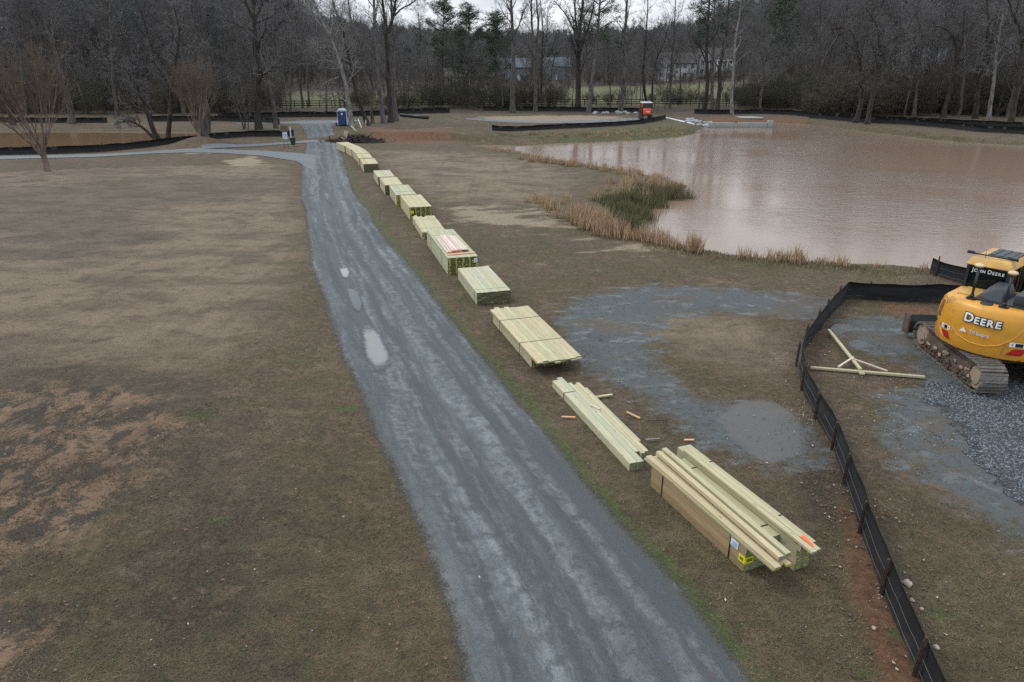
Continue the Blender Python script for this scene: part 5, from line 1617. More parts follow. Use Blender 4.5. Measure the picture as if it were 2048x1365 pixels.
# ------------------------------------------------------------------ lumber
def bundle(label, NL, ang, L, Wd, h, nw, nh, mat='lumber', end='endgrain', straps=(), strap_m='strap', marks='none', tags=(), group='lumber bundles along the gravel road', stagger=0.012, seed=0, tint=None):
    """Local frame: x across, y away along the boards, origin on the ground at the near left corner."""
    r = np.random.default_rng(seed)
    o = thing('lumber_bundle', label, 'lumber', (NL[0], NL[1], 0.0), -R(ang), group)
    bw, bh = Wd / nw, h / nh
    core, mk = MB(), MB()
    for j in range(nh):
        for i in range(nw):
            y0 = r.normal(0, stagger); y1 = L + r.normal(0, stagger)
            jit = r.normal(0, 0.0015)
            args = (i * bw + 0.0025, (i + 1) * bw - 0.0025, y0, y1, j * bh + 0.002 + (0.004 if j == 0 else 0), (j + 1) * bh - 0.002 + jit)
            tone = float(r.random())
            m = core if j < nh - 1 else MB()
            m.lohi(*args, 0, tone)
            # wet end face: a thin skin a millimetre proud of the board's near end
            m.lohi(args[0] + 0.0005, args[1] - 0.0005, y0 - 0.0015, y0 + 0.003, args[4] + 0.0005, args[5] - 0.0005, 1, tone)
            if m is not core: m.build('board', [M[mat], M[end]], o)
            if marks == 'stripes' and j < nh:
                if i % 2 == 0 or r.random() < 0.15:
                    wv = 0.32 * bw + 0.1 * bw * math.sin(j * 1.3 + i)
                    mk.lohi(i * bw + wv, i * bw + wv + bw * (0.35 + 0.3 * r.random()), y0 - 0.006, y0 - 0.001, (j + 0.2) * bh, (j + 0.85) * bh)
            elif marks == 'some' and r.random() < 0.7:
                mk.lohi((i + 0.3) * bw, (i + 0.75) * bw, y0 - 0.006, y0 - 0.001, (j + 0.3) * bh, (j + 0.7) * bh)
            elif marks == 'left' and i < 2:
                mk.lohi((i + 0.25) * bw, (i + 0.8) * bw, y0 - 0.006, y0 - 0.001, (j + 0.15) * bh, (j + 0.85) * bh)
    core.build('stacked_boards', [M[mat], M[end]], o)
    if mk.v: mk.build('end_paint', M['yellow_mark'], o)
    for sy in straps:
        s = MB(); w = 0.016
        s.lohi(-0.008, Wd + 0.008, sy - w, sy + w, h + 0.003, h + 0.008)
        s.lohi(-0.010, -0.004, sy - w, sy + w, 0.0, h + 0.0075)
        s.lohi(Wd + 0.004, Wd + 0.010, sy - w, sy + w, 0.0, h + 0.0075)
        s.build('strap', M[strap_m], o)
    for (kind, x, z, w_, h_) in tags:
        s = MB(); s.lohi(x, x + w_, -0.022, -0.014, z, z + h_); tg = s.build('paper_tag', M[kind], o)
        s = MB(); s.lohi(x + w_ * 0.15, x + w_ * 0.85, -0.026, -0.021, z + h_ * 0.3, z + h_ * 0.42); s.lohi(x + w_ * 0.15, x + w_ * 0.7, -0.026, -0.021, z + h_ * 0.6, z + h_ * 0.7)
        s.build('tag_print', M['tag_ink'] if kind == 'yellow_tag' else M['blue_ink'], tg)
    return o

A = -15.8
def nl(p): return at(*p)
bundle('farthest pale lumber bundle in the long row along the gravel road', (-17.4, 74.5), -26, 3.8, 1.25, 0.69, 9, 8, 'lumber', seed=1)
bundle('second farthest lumber bundle, butted against the farthest one', (-15.95, 71.1), -22, 3.65, 1.25, 0.69, 9, 8, 'lumber', seed=2)
bundle('third farthest lumber bundle with yellow painted left end', (-14.75, 67.75), -19, 3.55, 1.24, 0.69, 9, 8, 'lumber', seed=3, marks='left')
bundle('pale lumber bundle just behind the one with dark open end', (-13.82, 64.43), A, 3.3, 1.22, 0.69, 9, 8, 'lumber', seed=4, marks='left')
bundle('lumber bundle with whole dark brown end facing the road gap', nl((727.9, 345.2)), A, 3.7, 1.27, 0.69, 9, 8, 'lumber', seed=5)
bundle('pale green bundle first after the gap in the row', nl((757, 372)), A, 3.6, 1.28, 0.65, 9, 8, 'lumber_green', seed=6)
bundle('yellowish bundle with plain dark end strip, second after the gap', nl((770.8, 390.7)), A, 3.66, 1.28, 0.69, 9, 8, 'lumber', seed=7)
bundle('greenish bundle with yellow patches on its dark left end', nl((793.9, 413.1)), A, 4.0, 1.32, 0.73, 9, 9, 'lumber_green', seed=8, marks='left', straps=(1.2,), strap_m='green_strap')
bundle('tall bundle with yellow and black striped end and a yellow tag', nl((820.2, 441.4)), A, 4.15, 1.32, 0.78, 9, 10, 'lumber', seed=9, marks='stripes', tags=(('yellow_tag', 0.04, 0.42, 0.2, 0.12),))
# low bundle of uneven boards
x, y = nl((844.6, 478.8))
ub = thing('lumber_bundle', 'low pale bundle of uneven boards in front of the striped one', 'lumber', (x, y, 0), R(14.6), 'lumber bundles along the gravel road')
r = np.random.default_rng(10)
m = MB()
for j in range(3):
    for i in range(9):
        m.lohi(i * 0.143 + 0.004, (i + 1) * 0.143 - 0.004, 0.03 + r.normal(0, 0.01), 4.1 + r.normal(0, 0.02), 0.005 + j * 0.1, 0.005 + (j + 1) * 0.1 - 0.004, 0, r.random())
    m.lohi(0.004, 1.28, 0.021, 0.028, 0.01 + j * 0.1, 0.1 + j * 0.1, 1)
m.build('stacked_boards', [M['lumber'], M['endgrain']], ub)
for i in range(9):
    m = MB(); e = (0.1, 0.35, 0.0, 0.05, -0.25, 0.1, 0.12, 0.08, 0.1)[i]
    m.lohi(i * 0.143 + 0.003, (i + 1) * 0.143 - 0.003, 0.0 + r.normal(0, 0.01), 4.1 + e, 0.302, 0.37 + r.normal(0, 0.004), 0, r.random()); m.build('board', M['lumber'], ub)
m = MB()
for k in range(5): m.lohi(0.02 + (k % 2) * 0.08, 0.075 + (k % 2) * 0.08, 0.012, 0.02, 0.04 + k * 0.05, 0.085 + k * 0.05)
m.build('end_paint', M['yellow_mark'], ub)
for sy in (0.9, 3.2):
    s = MB(); s.lohi(-0.008, 1.30, sy - 0.015, sy + 0.015, 0.376, 0.381); s.lohi(-0.01, -0.004, sy - 0.015, sy + 0.015, 0, 0.38); s.build('strap', M['green_strap'], ub)

big = bundle('long tall striped bundle carrying the loose pink boards', nl((896.3, 550.8)), A, 5.6, 1.36, 0.77, 9, 10, 'lumber_green', seed=11, marks='stripes', straps=(1.6, 4.4), strap_m='green_strap', tags=(('white_tag', 1.18, 0.50, 0.15, 0.18),))
bundle('greenish two-tier bundle with dark end and green strap', nl((953.9, 611.2)), A, 3.6, 1.36, 0.50, 8, 7, 'lumber_green', 'endgrain', seed=12, straps=(0.42,), strap_m='green_strap', marks='none')

# loose pink boards on the striped bundle
def frame_of(NL, ang):
    a = R(ang)
    ya = Vector((math.sin(a), math.cos(a), 0)); xa = Vector((math.cos(a), -math.sin(a), 0))
    return Vector((NL[0], NL[1], 0)), xa, ya
bo, bx, by = frame_of(nl((896.3, 550.8)), A)
PKL = ['leftmost loose pink board, hanging over the side of the striped bundle', 'second loose pink board, lowest layer on the striped bundle', 'third loose pink board, lowest layer on the striped bundle', 'fourth loose pink board, lowest layer on the striped bundle',
       'left top pink board on the striped bundle', 'second top pink board on the striped bundle', 'middle top pink board on the striped bundle', 'fourth top pink board on the striped bundle', 'rightmost long pink board on the striped bundle', 'orange-edged board lying crosswise under the pink boards']
def loose_board(name, label, o_, xa, ya, ang, x, y0, L, w, h, z, mat, group, ends=None, tilt=0.0, seed=0):
    p = o_ + xa * x + ya * y0
    ob = MB(); ob.lohi(-w / 2, w / 2, 0, L, 0, h, 0, random.random())
    if ends: 
        ob.lohi(-w / 2 + .001, w / 2 - .001, -0.002, 0.004, .001, h - .001, 1)
    me = ob.build(name, [M[mat], M[ends or mat]])
    me.location = (p.x, p.y, z); me.rotation_euler = (0, 0, -R(ang) + tilt)
    return tag(me, label, 'board', group)
zt = 0.775
lay = [(0.17, 0.62, 3.0, 0.09, 0), (0.30, 0.68, 3.3, 0.12, 0), (0.55, 0.72, 3.2, 0.14, 0), (0.8, 0.72, 3.2, 0.14, 0),
       (0.43, 0.86, 3.1, 0.14, 1), (0.58, 0.88, 3.05, 0.14, 1), (0.73, 0.9, 3.1, 0.14, 1), (0.88, 0.88, 3.0, 0.14, 1), (1.04, 0.86, 2.75, 0.15, 1)]
for k, (x_, y_, L_, w_, l_) in enumerate(lay):
    loose_board('lumber_board', PKL[k], bo, bx, by, A, x_, y_, L_, w_, 0.055, zt + l_ * 0.057, 'lumber_pink', 'loose pink boards', 'lumber_orange', 0.004 * (k % 3 - 1))
p0 = bo + bx * 0.12 + by * 0.48; p1 = bo + bx * 1.36 + by * 0.58
m = MB(); m.beam((p0.x, p0.y, zt + 0.02), (p1.x, p1.y, zt + 0.02), 0.13, 0.035)
tag(m.build('lumber_board', M['lumber_orange']), PKL[9], 'board', 'loose pink boards')
m = MB()
q = [bo + bx * a + by * b for a, b in ((0.12, 0.66), (0.5, 0.72), (0.62, 0.70), (0.86, 0.74), (1.0, 0.72), (1.08, 0.74))]
m.tube([(v.x, v.y, zt + 0.075 + 0.01 * (k % 2)) for k, v in enumerate(q)], 0.018, 6)
m.box((q[3].x, q[3].y, zt + 0.09), (0.12, 0.07, 0.05), 1); m.box((q[4].x, q[4].y, zt + 0.08), (0.2, 0.06, 0.04), 1); m.box((q[1].x, q[1].y, zt + 0.085), (0.08, 0.05, 0.04), 0)
tag(m.build('ratchet_strap', [M['red'], M['strap']]), 'red ratchet strap with black buckle across the ends of the pink boards', 'strap')

# bundle with long boards jutting out over its near end
x, y = nl((1062.7, 735.8))
jb = thing('lumber_bundle', 'black-strapped bundle whose top boards jut out over the near end', 'lumber', (x, y, 0), R(17.8), 'lumber bundles along the gravel road')
r = np.random.default_rng(13)
m = MB()
for j in range(9):
    for i in range(10):
        m.lohi(i * 0.122 + 0.003, (i + 1) * 0.122 - 0.003, r.normal(0, 0.012), 4.2 + r.normal(0, 0.02), 0.004 + j * 0.042, (j + 1) * 0.042 - 0.001, 0, r.random())
        m.lohi(i * 0.122 + 0.004, (i + 1) * 0.122 - 0.004, -0.03, -0.022, 0.006 + j * 0.042, (j + 1) * 0.042 - 0.003, 1, r.random()) if False else None
m.lohi(0.002, 1.216, -0.034, -0.03, 0.006, 0.375, 1)
m.build('stacked_boards', [M['lumber'], M['endgrain']], jb)
mk = MB()
for i in range(10):
    for j in range(9):
        if r.random() < 0.6: mk.lohi(i * 0.122 + 0.03, i * 0.122 + 0.08, -0.042, -0.035, j * 0.042 + 0.012, j * 0.042 + 0.032)
mk.build('end_paint', M['yellow_mark'], jb)
for lay_ in range(2):
    nb_ = 8
    for i in range(nb_):
        bw = 1.44 / nb_
        e0 = -0.70 + r.normal(0, 0.05) + (0.06 if lay_ == 0 else 0)
        if lay_ == 0 and i in (3, 4): e0 -= 0.10
        e1 = 4.35 + r.normal(0, 0.05)
        m = MB(); m.lohi(-0.06 + i * bw + 0.003, -0.06 + (i + 1) * bw - 0.003, e0, e1, 0.381 + lay_ * 0.042, 0.421 + lay_ * 0.042, 0, r.random())
        m.lohi(-0.06 + i * bw + 0.004, -0.06 + (i + 1) * bw - 0.004, e0 - 0.0015, e0 + 0.003, 0.382 + lay_ * 0.042, 0.420 + lay_ * 0.042, 1)
        m.build('board', [M['lumber_orange' if (i == 1 and lay_ == 1) else 'lumber'], M['endgrain_pale']], jb) if not (i == 1 and lay_ == 1) else m.build('board', [M['lumber'], M['endgrain_pale']], jb)
for sy in (0.95, 3.1):
    s = MB(); s.lohi(-0.075, 1.39, sy - 0.012, sy + 0.012, 0.466, 0.471); s.lohi(-0.078, -0.070, sy - 0.012, sy + 0.012, 0.005, 0.470); s.lohi(1.383, 1.39, sy - 0.012, sy + 0.012, 0.005, 0.470)
    s.build('strap', M['strap'], jb)

# low stack of square posts: every post lies free
po, px_, py_ = frame_of(nl((1258.1, 942.8)), -18.9)
PST = [(0.0, 0.0, 4.70, 0.20, 'wide square-cut post at the left of the low post stack'), (0.205, -0.02, 4.86, 0.155, 'second post from the left in the low post stack'),
       (0.365, 0.42, 4.0, 0.10, 'narrow post in the middle of the low post stack, shorter than its neighbours'), (0.47, 0.30, 3.95, 0.10, 'post right of the narrow middle one in the low stack'), (0.575, 0.36, 4.0, 0.115, 'last square post before the thin edge board of the low stack')]
for k, (x_, y_, L_, w_, lb) in enumerate(PST):
    loose_board('timber_post', lb, po, px_, py_, -18.9, x_ + w_ / 2, y_, L_, w_ - 0.004, 0.205 + 0.004 * (k % 2), 0.0, 'lumber_green' if k < 3 else 'lumber', 'posts in the low stack', 'endgrain_pale', 0.002 * (k % 2))
loose_board('lumber_board', 'thin pale board along the right edge of the low post stack', po, px_, py_, -18.9, 0.76, 0.95, 3.15, 0.10, 0.14, 0.0, 'lumber_green', 'posts in the low stack', 'yellow_mark')
s = MB(); q = po + px_ * 0.0 + py_ * 3.85
m = MB(); m.lohi(-0.009, 0.36, -0.01, 0.01, 0.212, 0.216); m.lohi(-0.012, -0.006, -0.01, 0.01, 0.0, 0.214)
o = m.build('strap', M['strap']); o.location = q; o.rotation_euler = (0, 0, R(18.9)); tag(o, 'thin black band round the far end of the low post stack', 'strap')

# the nearest pile: a brown timber bundle, a narrow pale one and loose boards on top
NA = -23.0
NLn = (4.25, 10.29)
br = thing('lumber_bundle', 'nearest strapped bundle of brown timbers with paper tags', 'lumber', (NLn[0], NLn[1], 0), R(23), 'lumber bundles along the gravel road')
r = np.random.default_rng(21)
for j in range(3):
    for i in range(5):
        m = MB()
        x0 = i * 0.172
        y0 = r.normal(0, 0.008) + (0.1 if i > 2 else 0)
        m.lohi(x0 + 0.002, x0 + 0.170, y0, 3.04 + r.normal(0, 0.006), 0.003 + j * 0.172, 0.003 + (j + 1) * 0.172 - 0.0025, 0, r.random())
        m.lohi(x0 + 0.004, x0 + 0.168, y0 - 0.002, y0 + 0.003, 0.006 + j * 0.172, (j + 1) * 0.172 - 0.004, 1, r.random())
        if r.random() < 0.7 and not (i == 0 and j == 1): m.lohi(x0 + 0.05, x0 + 0.11, y0 - 0.006, y0 - 0.002, 0.05 + j * 0.172, 0.08 + j * 0.172, 2)
        m.build('timber', [M['lumber_brown' if i < 3 else 'lumber'], M['endgrain_pale'], M['yellow_mark']], br)
for sy in (0.42, 2.62):
    s = MB(); s.lohi(-0.008, 0.866, sy - 0.014, sy + 0.014, 0.521, 0.525); s.lohi(-0.009, -0.003, sy - 0.014, sy + 0.014, 0.0, 0.5245); s.build('strap', M['strap'], br)
s = MB(); s.lohi(-0.013, -0.005, 0.20, 0.40, 0.355, 0.50); s.lohi(-0.013, 0.04, 0.38, 0.40, 0.5235, 0.527); tg = s.build('paper_tag', M['white_tag'], br)
s = MB()
for k in range(4): s.lohi(-0.017, -0.012, 0.225, 0.375 - 0.02 * k, 0.38 + k * 0.025, 0.388 + k * 0.025)
s.build('tag_print', M['blue_ink'], tg)
s = MB(); s.lohi(-0.013, -0.005, 0.0, 0.15, 0.185, 0.325); s.lohi(-0.013, 0.19, -0.014, -0.006, 0.185, 0.325); tg = s.build('plastic_tag', M['yellow_tag'], br)
s = MB(); s.lohi(-0.017, -0.012, 0.03, 0.12, 0.225, 0.29); s.lohi(0.03, 0.16, -0.018, -0.013, 0.225, 0.285); s.build('tag_print', M['tag_ink'], tg)
s = MB(); s.lohi(0.10, 0.25, 2.28, 2.50, 0.5215, 0.5240); s.build('stencil', M['steel_grey'], br)

nb2 = thing('lumber_bundle', 'narrow pale bundle on the right side of the nearest pile', 'lumber', (NLn[0], NLn[1], 0), R(23), 'lumber bundles along the gravel road')
for j in range(4):
    for i in range(2):
        m = MB(); x0 = 0.875 + i * 0.172; y0 = -0.34 + r.normal(0, 0.01)
        if j == 3: y0 -= 0.06
        m.lohi(x0 + 0.002, x0 + 0.170, y0, 3.34 + r.normal(0, 0.01), 0.003 + j * 0.155, 0.003 + (j + 1) * 0.155 - 0.0025, 0, r.random())
        m.lohi(x0 + 0.004, x0 + 0.168, y0 - 0.002, y0 + 0.003, 0.006 + j * 0.155, (j + 1) * 0.155 - 0.004, 1)
        m.lohi(x0 + 0.04, x0 + 0.13, y0 - 0.006, y0 - 0.002, 0.05 + j * 0.155, 0.08 + j * 0.155, 2)
        m.build('timber', [M['lumber'], M['endgrain_pale'], M['yellow_mark']], nb2)
for sy in (0.45, 2.55):
    s = MB(); s.lohi(0.868, 1.228, sy - 0.014, sy + 0.014, 0.624, 0.628); s.lohi(1.222, 1.230, sy - 0.014, sy + 0.014, 0.0, 0.6275); s.build('strap', M['strap'], nb2)

lo, lx, ly = frame_of(NLn, NA)
LB = [(0.08, -0.66, 3.98, 0.14, 0.045, 0.526, 0.008, 'lower pale board at the left of the loose boards on the nearest pile'),
      (0.09, -0.69, 4.0, 0.135, 0.045, 0.572, 0.004, 'upper leftmost loose board, longest toward the camera'),
      (0.23, -0.60, 3.9, 0.12, 0.045, 0.526, -0.004, 'board under the second loose board on the nearest pile'),
      (0.36, -0.66, 3.86, 0.12, 0.045, 0.526, 0.003, 'flat board in the bottom layer, middle of the loose boards'),
      (0.25, -0.57, 3.84, 0.11, 0.085, 0.617, -0.012, 'thick raised loose board, second from left on the nearest pile'),
      (0.40, -0.50, 3.84, 0.13, 0.045, 0.572, -0.006, 'loose board under the third raised one on the nearest pile'),
      (0.43, -0.55, 3.88, 0.115, 0.085, 0.618, -0.016, 'thick raised loose board, third from left on the nearest pile')]
for k, (x_, y_, L_, w_, h_, z_, tl, lb) in enumerate(LB):
    loose_board('lumber_board', lb, lo, lx, ly, NA, x_, y_, L_, w_, h_ - 0.001, z_, 'lumber', 'loose boards on the nearest pile', 'yellow_mark' if k in (0, 3, 2) else 'endgrain_pale', tl)
loose_board('lumber_board', 'loose board left of the red-flagged one on the narrow bundle', lo, lx, ly, NA, 0.88, -0.66, 3.76, 0.105, 0.045, 0.629, -0.004, 'loose boards on the nearest pile', 'yellow_mark') if False else None
loose_board('lumber_board', 'loose board left of the red-flagged one on the narrow bundle', lo, lx, ly, NA, 0.905, -0.68, 3.8, 0.105, 0.05, 0.629, 'lumber', 'loose boards on the nearest pile', 'endgrain_pale', -0.004)
loose_board('lumber_board', 'loose board with the orange flag at its near end', lo, lx, ly, NA, 1.02, -0.66, 3.76, 0.095, 0.05, 0.629, 'lumber', 'loose boards on the nearest pile', 'endgrain_pale', -0.002)
q = lo + lx * 0.97 + ly * -0.42
m = MB()
for a, b in ((0, 1),):
    m.add([(0, 0.16, 0.0), (0.055, 0.13, 0.004), (0.05, -0.10, 0.004), (0.012, -0.16, 0.0), (0, 0.16, 0.012), (0.055, 0.13, 0.05), (0.05, -0.10, 0.018), (0.012, -0.16, 0.006)],
          ((0, 1, 2, 3), (4, 7, 6, 5), (0, 4, 5, 1), (1, 5, 6, 2), (2, 6, 7, 3), (3, 7, 4, 0)))
o = m.build('warning_flag', M['orange'], recalc=True); o.location = (q.x, q.y, 0.681); o.rotation_euler = (0, 0, R(23))
tag(o, 'small orange flag lying on the board end of the nearest pile', 'flag')

# scraps and straps around the posts
def scrap(label, p, ang, L, w, z=0.03, mat='lumber_orange'):
    m = MB(); m.box((0, 0, 0.02), (w, L, 0.035), 0, random.random()); o = m.build('wood_scrap', M[mat])
    x, y = p; o.location = (x, y, z); o.rotation_euler = (0, 0, R(ang)); tag(o, label, 'wood scrap', 'wood scraps round the low post stack')
scrap('orange wood strip on the dry grass left of the low post stack', at(1137, 838), 84, 0.36, 0.045)
scrap('longest orange wood strip, on the wet ground right of the post stack', at(1266, 834), 40, 0.46, 0.05)
scrap('short orange wood strip between post stack and nearest pile', at(1378, 884), 90, 0.24, 0.05)
scrap('pale stake poking out behind the low post stack', at(1208, 796.5), -72, 0.5, 0.07, 0.05, 'lumber')
q = po + px_ * 0.44 + py_ * 2.75
scrap('pale wood sliver lying on top of the low post stack', (q.x, q.y), 42, 0.30, 0.045, 0.212, 'lumber_pink')
scrap('grey lath at the near right corner of the low post stack', at(1305, 884), -82, 0.36, 0.04, 0.05, 'steel_grey')
def loose_strap(label, pxs):
    m = MB(); P = [at(*q) for q in pxs]
    m.tube([(x, y, 0.045 + 0.02 * (k % 2)) for k, (x, y) in enumerate(P)], 0.009, 5)
    tag(m.build('plastic_strap', M['strap']), label, 'strap', 'cut straps on the ground')
loose_strap('cut black strap slanting away from the pale stake', [(1229, 793), (1245, 785), (1258, 777)])
loose_strap('bent black strap right of the longest orange strip', [(1294, 845), (1312, 845), (1332, 844.5), (1333, 846), (1327, 870)])
loose_strap('thin black strap lying straight on the wet ground', [(1265, 792), (1268, 808), (1276, 826)])

# braced T of boards on the ground in the yard
tb = thing('timber_brace', 'T-shaped frame of pale boards with two struts on the ground', 'timber frame', (*at(1722, 748), 0.02))
oT = np.array(at(1722, 748))
def tbm(name, a, b, w, h, z, mat='lumber', z2=None):
    p, q_ = np.array(at(*a)) - oT, np.array(at(*b)) - oT
    m = MB(); m.beam((p[0], p[1], z), (q_[0], q_[1], z if z2 is None else z2), w, h); m.build(name, M[mat], tb)
tbm('base_board', (1620, 740), (1848, 759), 0.10, 0.06, 0.055)
tbm('upright_board', (1656, 667), (1719, 747), 0.10, 0.05, 0.112)
tbm('strut', (1675, 742), (1705, 725), 0.05, 0.035, 0.105, 'lumber_pink', 0.155)
tbm('strut', (1700, 727), (1773, 750), 0.05, 0.035, 0.155, 'lumber_pink', 0.105)
tbm('foot_block', (1718, 751), (1727, 751), 0.14, 0.05, 0.045)

# ------------------------------------------------------------------ yellow excavator
M['yellow'] = plain('excavator_yellow_paint', (0.60, 0.285, 0.028), 0.34, 0.07, 2.5, dirt=0.16, dirtcol=(0.34, 0.19, 0.06))
M['yellow_roof'] = plain('dusty_yellow_paint', (0.55, 0.32, 0.07), 0.5, 0.15, 4, dirt=0.5, dirtcol=(0.36, 0.25, 0.13))
M['black_metal'] = plain('black_satin_metal', (0.018, 0.021, 0.026), 0.42, 0.2, 4)
M['hood_black'] = plain('dark_hood_plastic', (0.030, 0.037, 0.046), 0.5, 0.15, 4)
M['muddy'] = plain('mud_caked_steel', (0.10, 0.078, 0.062), 0.9, 0.4, 5, bump=0.6, dirt=0.45, dirtcol=(0.10, 0.045, 0.03))
M['mud_tan'] = plain('dried_tan_mud', (0.30, 0.225, 0.16), 0.9, 0.2, 6, bump=0.3)
M['shoe'] = plain('worn_track_steel', (0.16, 0.155, 0.145), 0.55, 0.35, 6, metallic=0.25, bump=0.3, dirt=0.4, dirtcol=(0.12, 0.09, 0.07))
M['cabglass'] = None
t = NT('tinted_cab_glass')
v = t.obj()
g_ = t.bsdf((0.02, 0.03, 0.03), 0.04, None, IOR=1.45)
tr = t.n('BsdfTransparent', Color=(0.42, 0.50, 0.47, 1))
mx = t.n('MixShader', Fac=0.3, i1=tr.outputs[0], i2=g_.outputs[0])
t.nt.links.new(mx.outputs[0], t.out.inputs['Surface'])
M['cabglass'] = t.mat
M['decal_white'] = plain('white_decal', (0.72, 0.74, 0.74), 0.5, 0.05, 10)
M['decal_black'] = plain('black_decal', (0.012, 0.012, 0.014), 0.5, 0.05, 10)
M['decal_red'] = plain('red_reflector', (0.42, 0.012, 0.012), 0.4, 0.1, 30)
M['decal_grey'] = plain('silver_lettering', (0.55, 0.56, 0.56), 0.5, 0.05, 10)
M['antenna_tan'] = plain('tan_receiver', (0.62, 0.47, 0.28), 0.5, 0.08, 6)

EX, EY = 14.62, 19.42
EXZ = 0.0
UP = R(-50)            # the house faces away and to the right
TR = R(-5)
SC = 1.12
ex = thing('excavator', 'yellow excavator with muddy tracks and black hood in the gravel yard', 'excavator', (EX, EY, EXZ), 0)
ex.scale = (SC, SC, SC)
def put(o, rz): o.rotation_euler = (0, 0, rz); return o
# tracks
def track(side):
    cx_ = side * 0.97
    r_ = 0.37; hl = 1.50; zc = 0.40; wd = 0.64
    path = []
    n_arc = 9
    for k in range(n_arc + 1):
        a = -math.pi / 2 + math.pi * k / n_arc
        path.append((hl + r_ * math.cos(a), zc + r_ * math.sin(a)))
    for k in range(n_arc + 1):
        a = math.pi / 2 + math.pi * k / n_arc
        path.append((-hl + r_ * math.cos(a), zc + r_ * math.sin(a)))
    path.append(path[0])
    P, _ = resample(path, 29)
    frame = MB()
    # belt links below the shoes
    body = [(y * 0.94, zc + (z - zc) * 0.86) for y, z in path[:-1]]
    frame.prism(body, 'x', cx_ - 0.17, cx_ + 0.17, 0)
    frame.lohi(cx_ - 0.24, cx_ + 0.24, -hl * 0.78, hl * 0.78, 0.24, 0.56, 0)
    fr = put(frame.build('track_frame', M['muddy'], ex), TR)
    for k in range(28):
        a, b = P[k], P[k + 1]
        c = (a + b) / 2; d = b - a; ang = math.atan2(d[1], d[0])
        m = MB()
        ln = np.linalg.norm(d)
        rot = Matrix.Rotation(ang, 3, 'X')
        m.box((0, 0, 0), (wd, ln * 0.86, 0.034), rot=rot)
        for o_ in (-0.30, 0.12):
            m.box(rot @ Vector((0, o_ * ln, -0.022)), (wd * 0.985, 0.026, 0.045), rot=rot)
        s = m.build('track_shoe', M['shoe'], fr)
        s.location = (cx_, c[0], c[1])
    for y_, rr_ in ((hl, 0.29), (-hl, 0.29)):
        m = MB(); m.tube([(cx_ - 0.24, y_, zc), (cx_ + 0.24, y_, zc)], rr_, 18); m.tube([(cx_ - 0.27, y_, zc), (cx_ + 0.27, y_, zc)], rr_ * 0.62, 16)
        m.build('idler', M['mud_tan'], fr)
    for k in range(5):
        y_ = -0.9 + k * 0.45
        m = MB(); m.tube([(cx_ - 0.25, y_, 0.155), (cx_ + 0.25, y_, 0.155)], 0.11, 10); m.build('roller', M['muddy'], fr)
    # mud caked on the frame: a lumpy crust
    r = np.random.default_rng(33 + int(side))
    m = MB()
    for mi, n_, zlo, zhi, s0, s1, dx in ((0, 230, 0.07, 0.32, 0.02, 0.05, 0.20), (1, 16, 0.26, 0.46, 0.03, 0.07, 0.215)):
        for k in range(n_):
            y_ = r.uniform(-1.4, 1.4); z_ = r.uniform(zlo, zhi); s_ = r.uniform(s0, s1)
            b = len(m.v)
            m.ball((cx_ + side * (dx + 0.07 * r.random()), y_, z_), (s_ * 0.5, s_ * r.uniform(1.0, 2.6), s_ * 0.8), 7, 5, mi)
            for q in range(b, len(m.v)):
                m.v[q] = tuple(c_ + r.normal(0, s_ * 0.22) for c_ in m.v[q])
    m.build('mud', [M['muddy'], M['mud_tan']], fr)
    return fr
track(-1); track(1)
m = MB(); m.lohi(-0.8, 0.8, -0.55, 0.55, 0.42, 0.72); m.tube([(0, 0, 0.7), (0, 0, 0.88)], 0.55, 20)
put(m.build('undercarriage', M['muddy'], ex), TR)
# dozer blade at the front of the tracks
m = MB()
prof = [(2.28, 0.15), (2.36, 0.13), (2.32, 0.32), (2.33, 0.52), (2.42, 0.68), (2.34, 0.72), (2.23, 0.54), (2.22, 0.3)]
m.prism(prof, 'x', -1.27, 1.27)
bl = put(m.build('dozer_blade', M['hood_black'], ex), TR)
m = MB()
for s in (-1, 1):
    m.lohi(s * 1.285 - 0.02, s * 1.285 + 0.02, 2.16, 2.52, 0.13, 0.74)
    m.build('end_plate', M['muddy'], bl)
    m = MB(); m.beam((s * 0.45, 0.7, 0.45), (s * 0.5, 2.25, 0.4), 0.14, 0.16)
    m.build('blade_arm', M['muddy'], bl)
    m = MB()

# the house: counterweight, side panels and hood, lofted from plan outlines
def plan(rad, wx, yf, n=9, cx=0.0):
    """Outline: straight sides, rounded tail."""
    pts = [(wx, yf), (-wx, yf)]
    pts = [(-wx, yf)]
    a0 = math.asin(min(0.99, wx / rad))
    for k in range(n + 1):
        a = -a0 + 2 * a0 * k / n
        pts.append((rad * math.sin(a), -rad * math.cos(a)))
    pts.append((wx, yf))
    return pts
ZB, ZT = 0.80, 2.08
levels = [(ZB, 1.40, 1.20, 0.55), (ZB + 0.05, 1.49, 1.28, 0.60), (ZB + 0.25, 1.545, 1.33, 0.62), (ZB + 0.75, 1.56, 1.34, 0.62), (ZT - 0.28, 1.53, 1.32, 0.62), (ZT - 0.12, 1.49, 1.28, 0.60), (ZT - 0.04, 1.43, 1.22, 0.57), (ZT, 1.35, 1.14, 0.55)]
NP = 25
bmv, bmf = [], []
for z, rad, wx, yf in levels:
    pl = plan(rad, wx, yf, NP)
    for x_, y_ in pl:
        # dished panel in the middle of the tail
        q = abs(x_ + 0.02) / 0.72
        w_ = float(smooth(np.array([(1.0 - q) * 3.0]))[0]) if q < 1 else 0.0
        dz = float(smooth(np.array([(z - (ZB + 0.20)) / 0.16]))[0])
        bmv.append((x_, y_ + 0.03 * w_ * dz if y_ < -0.8 else y_, z))
k = len(bmv) // len(levels)
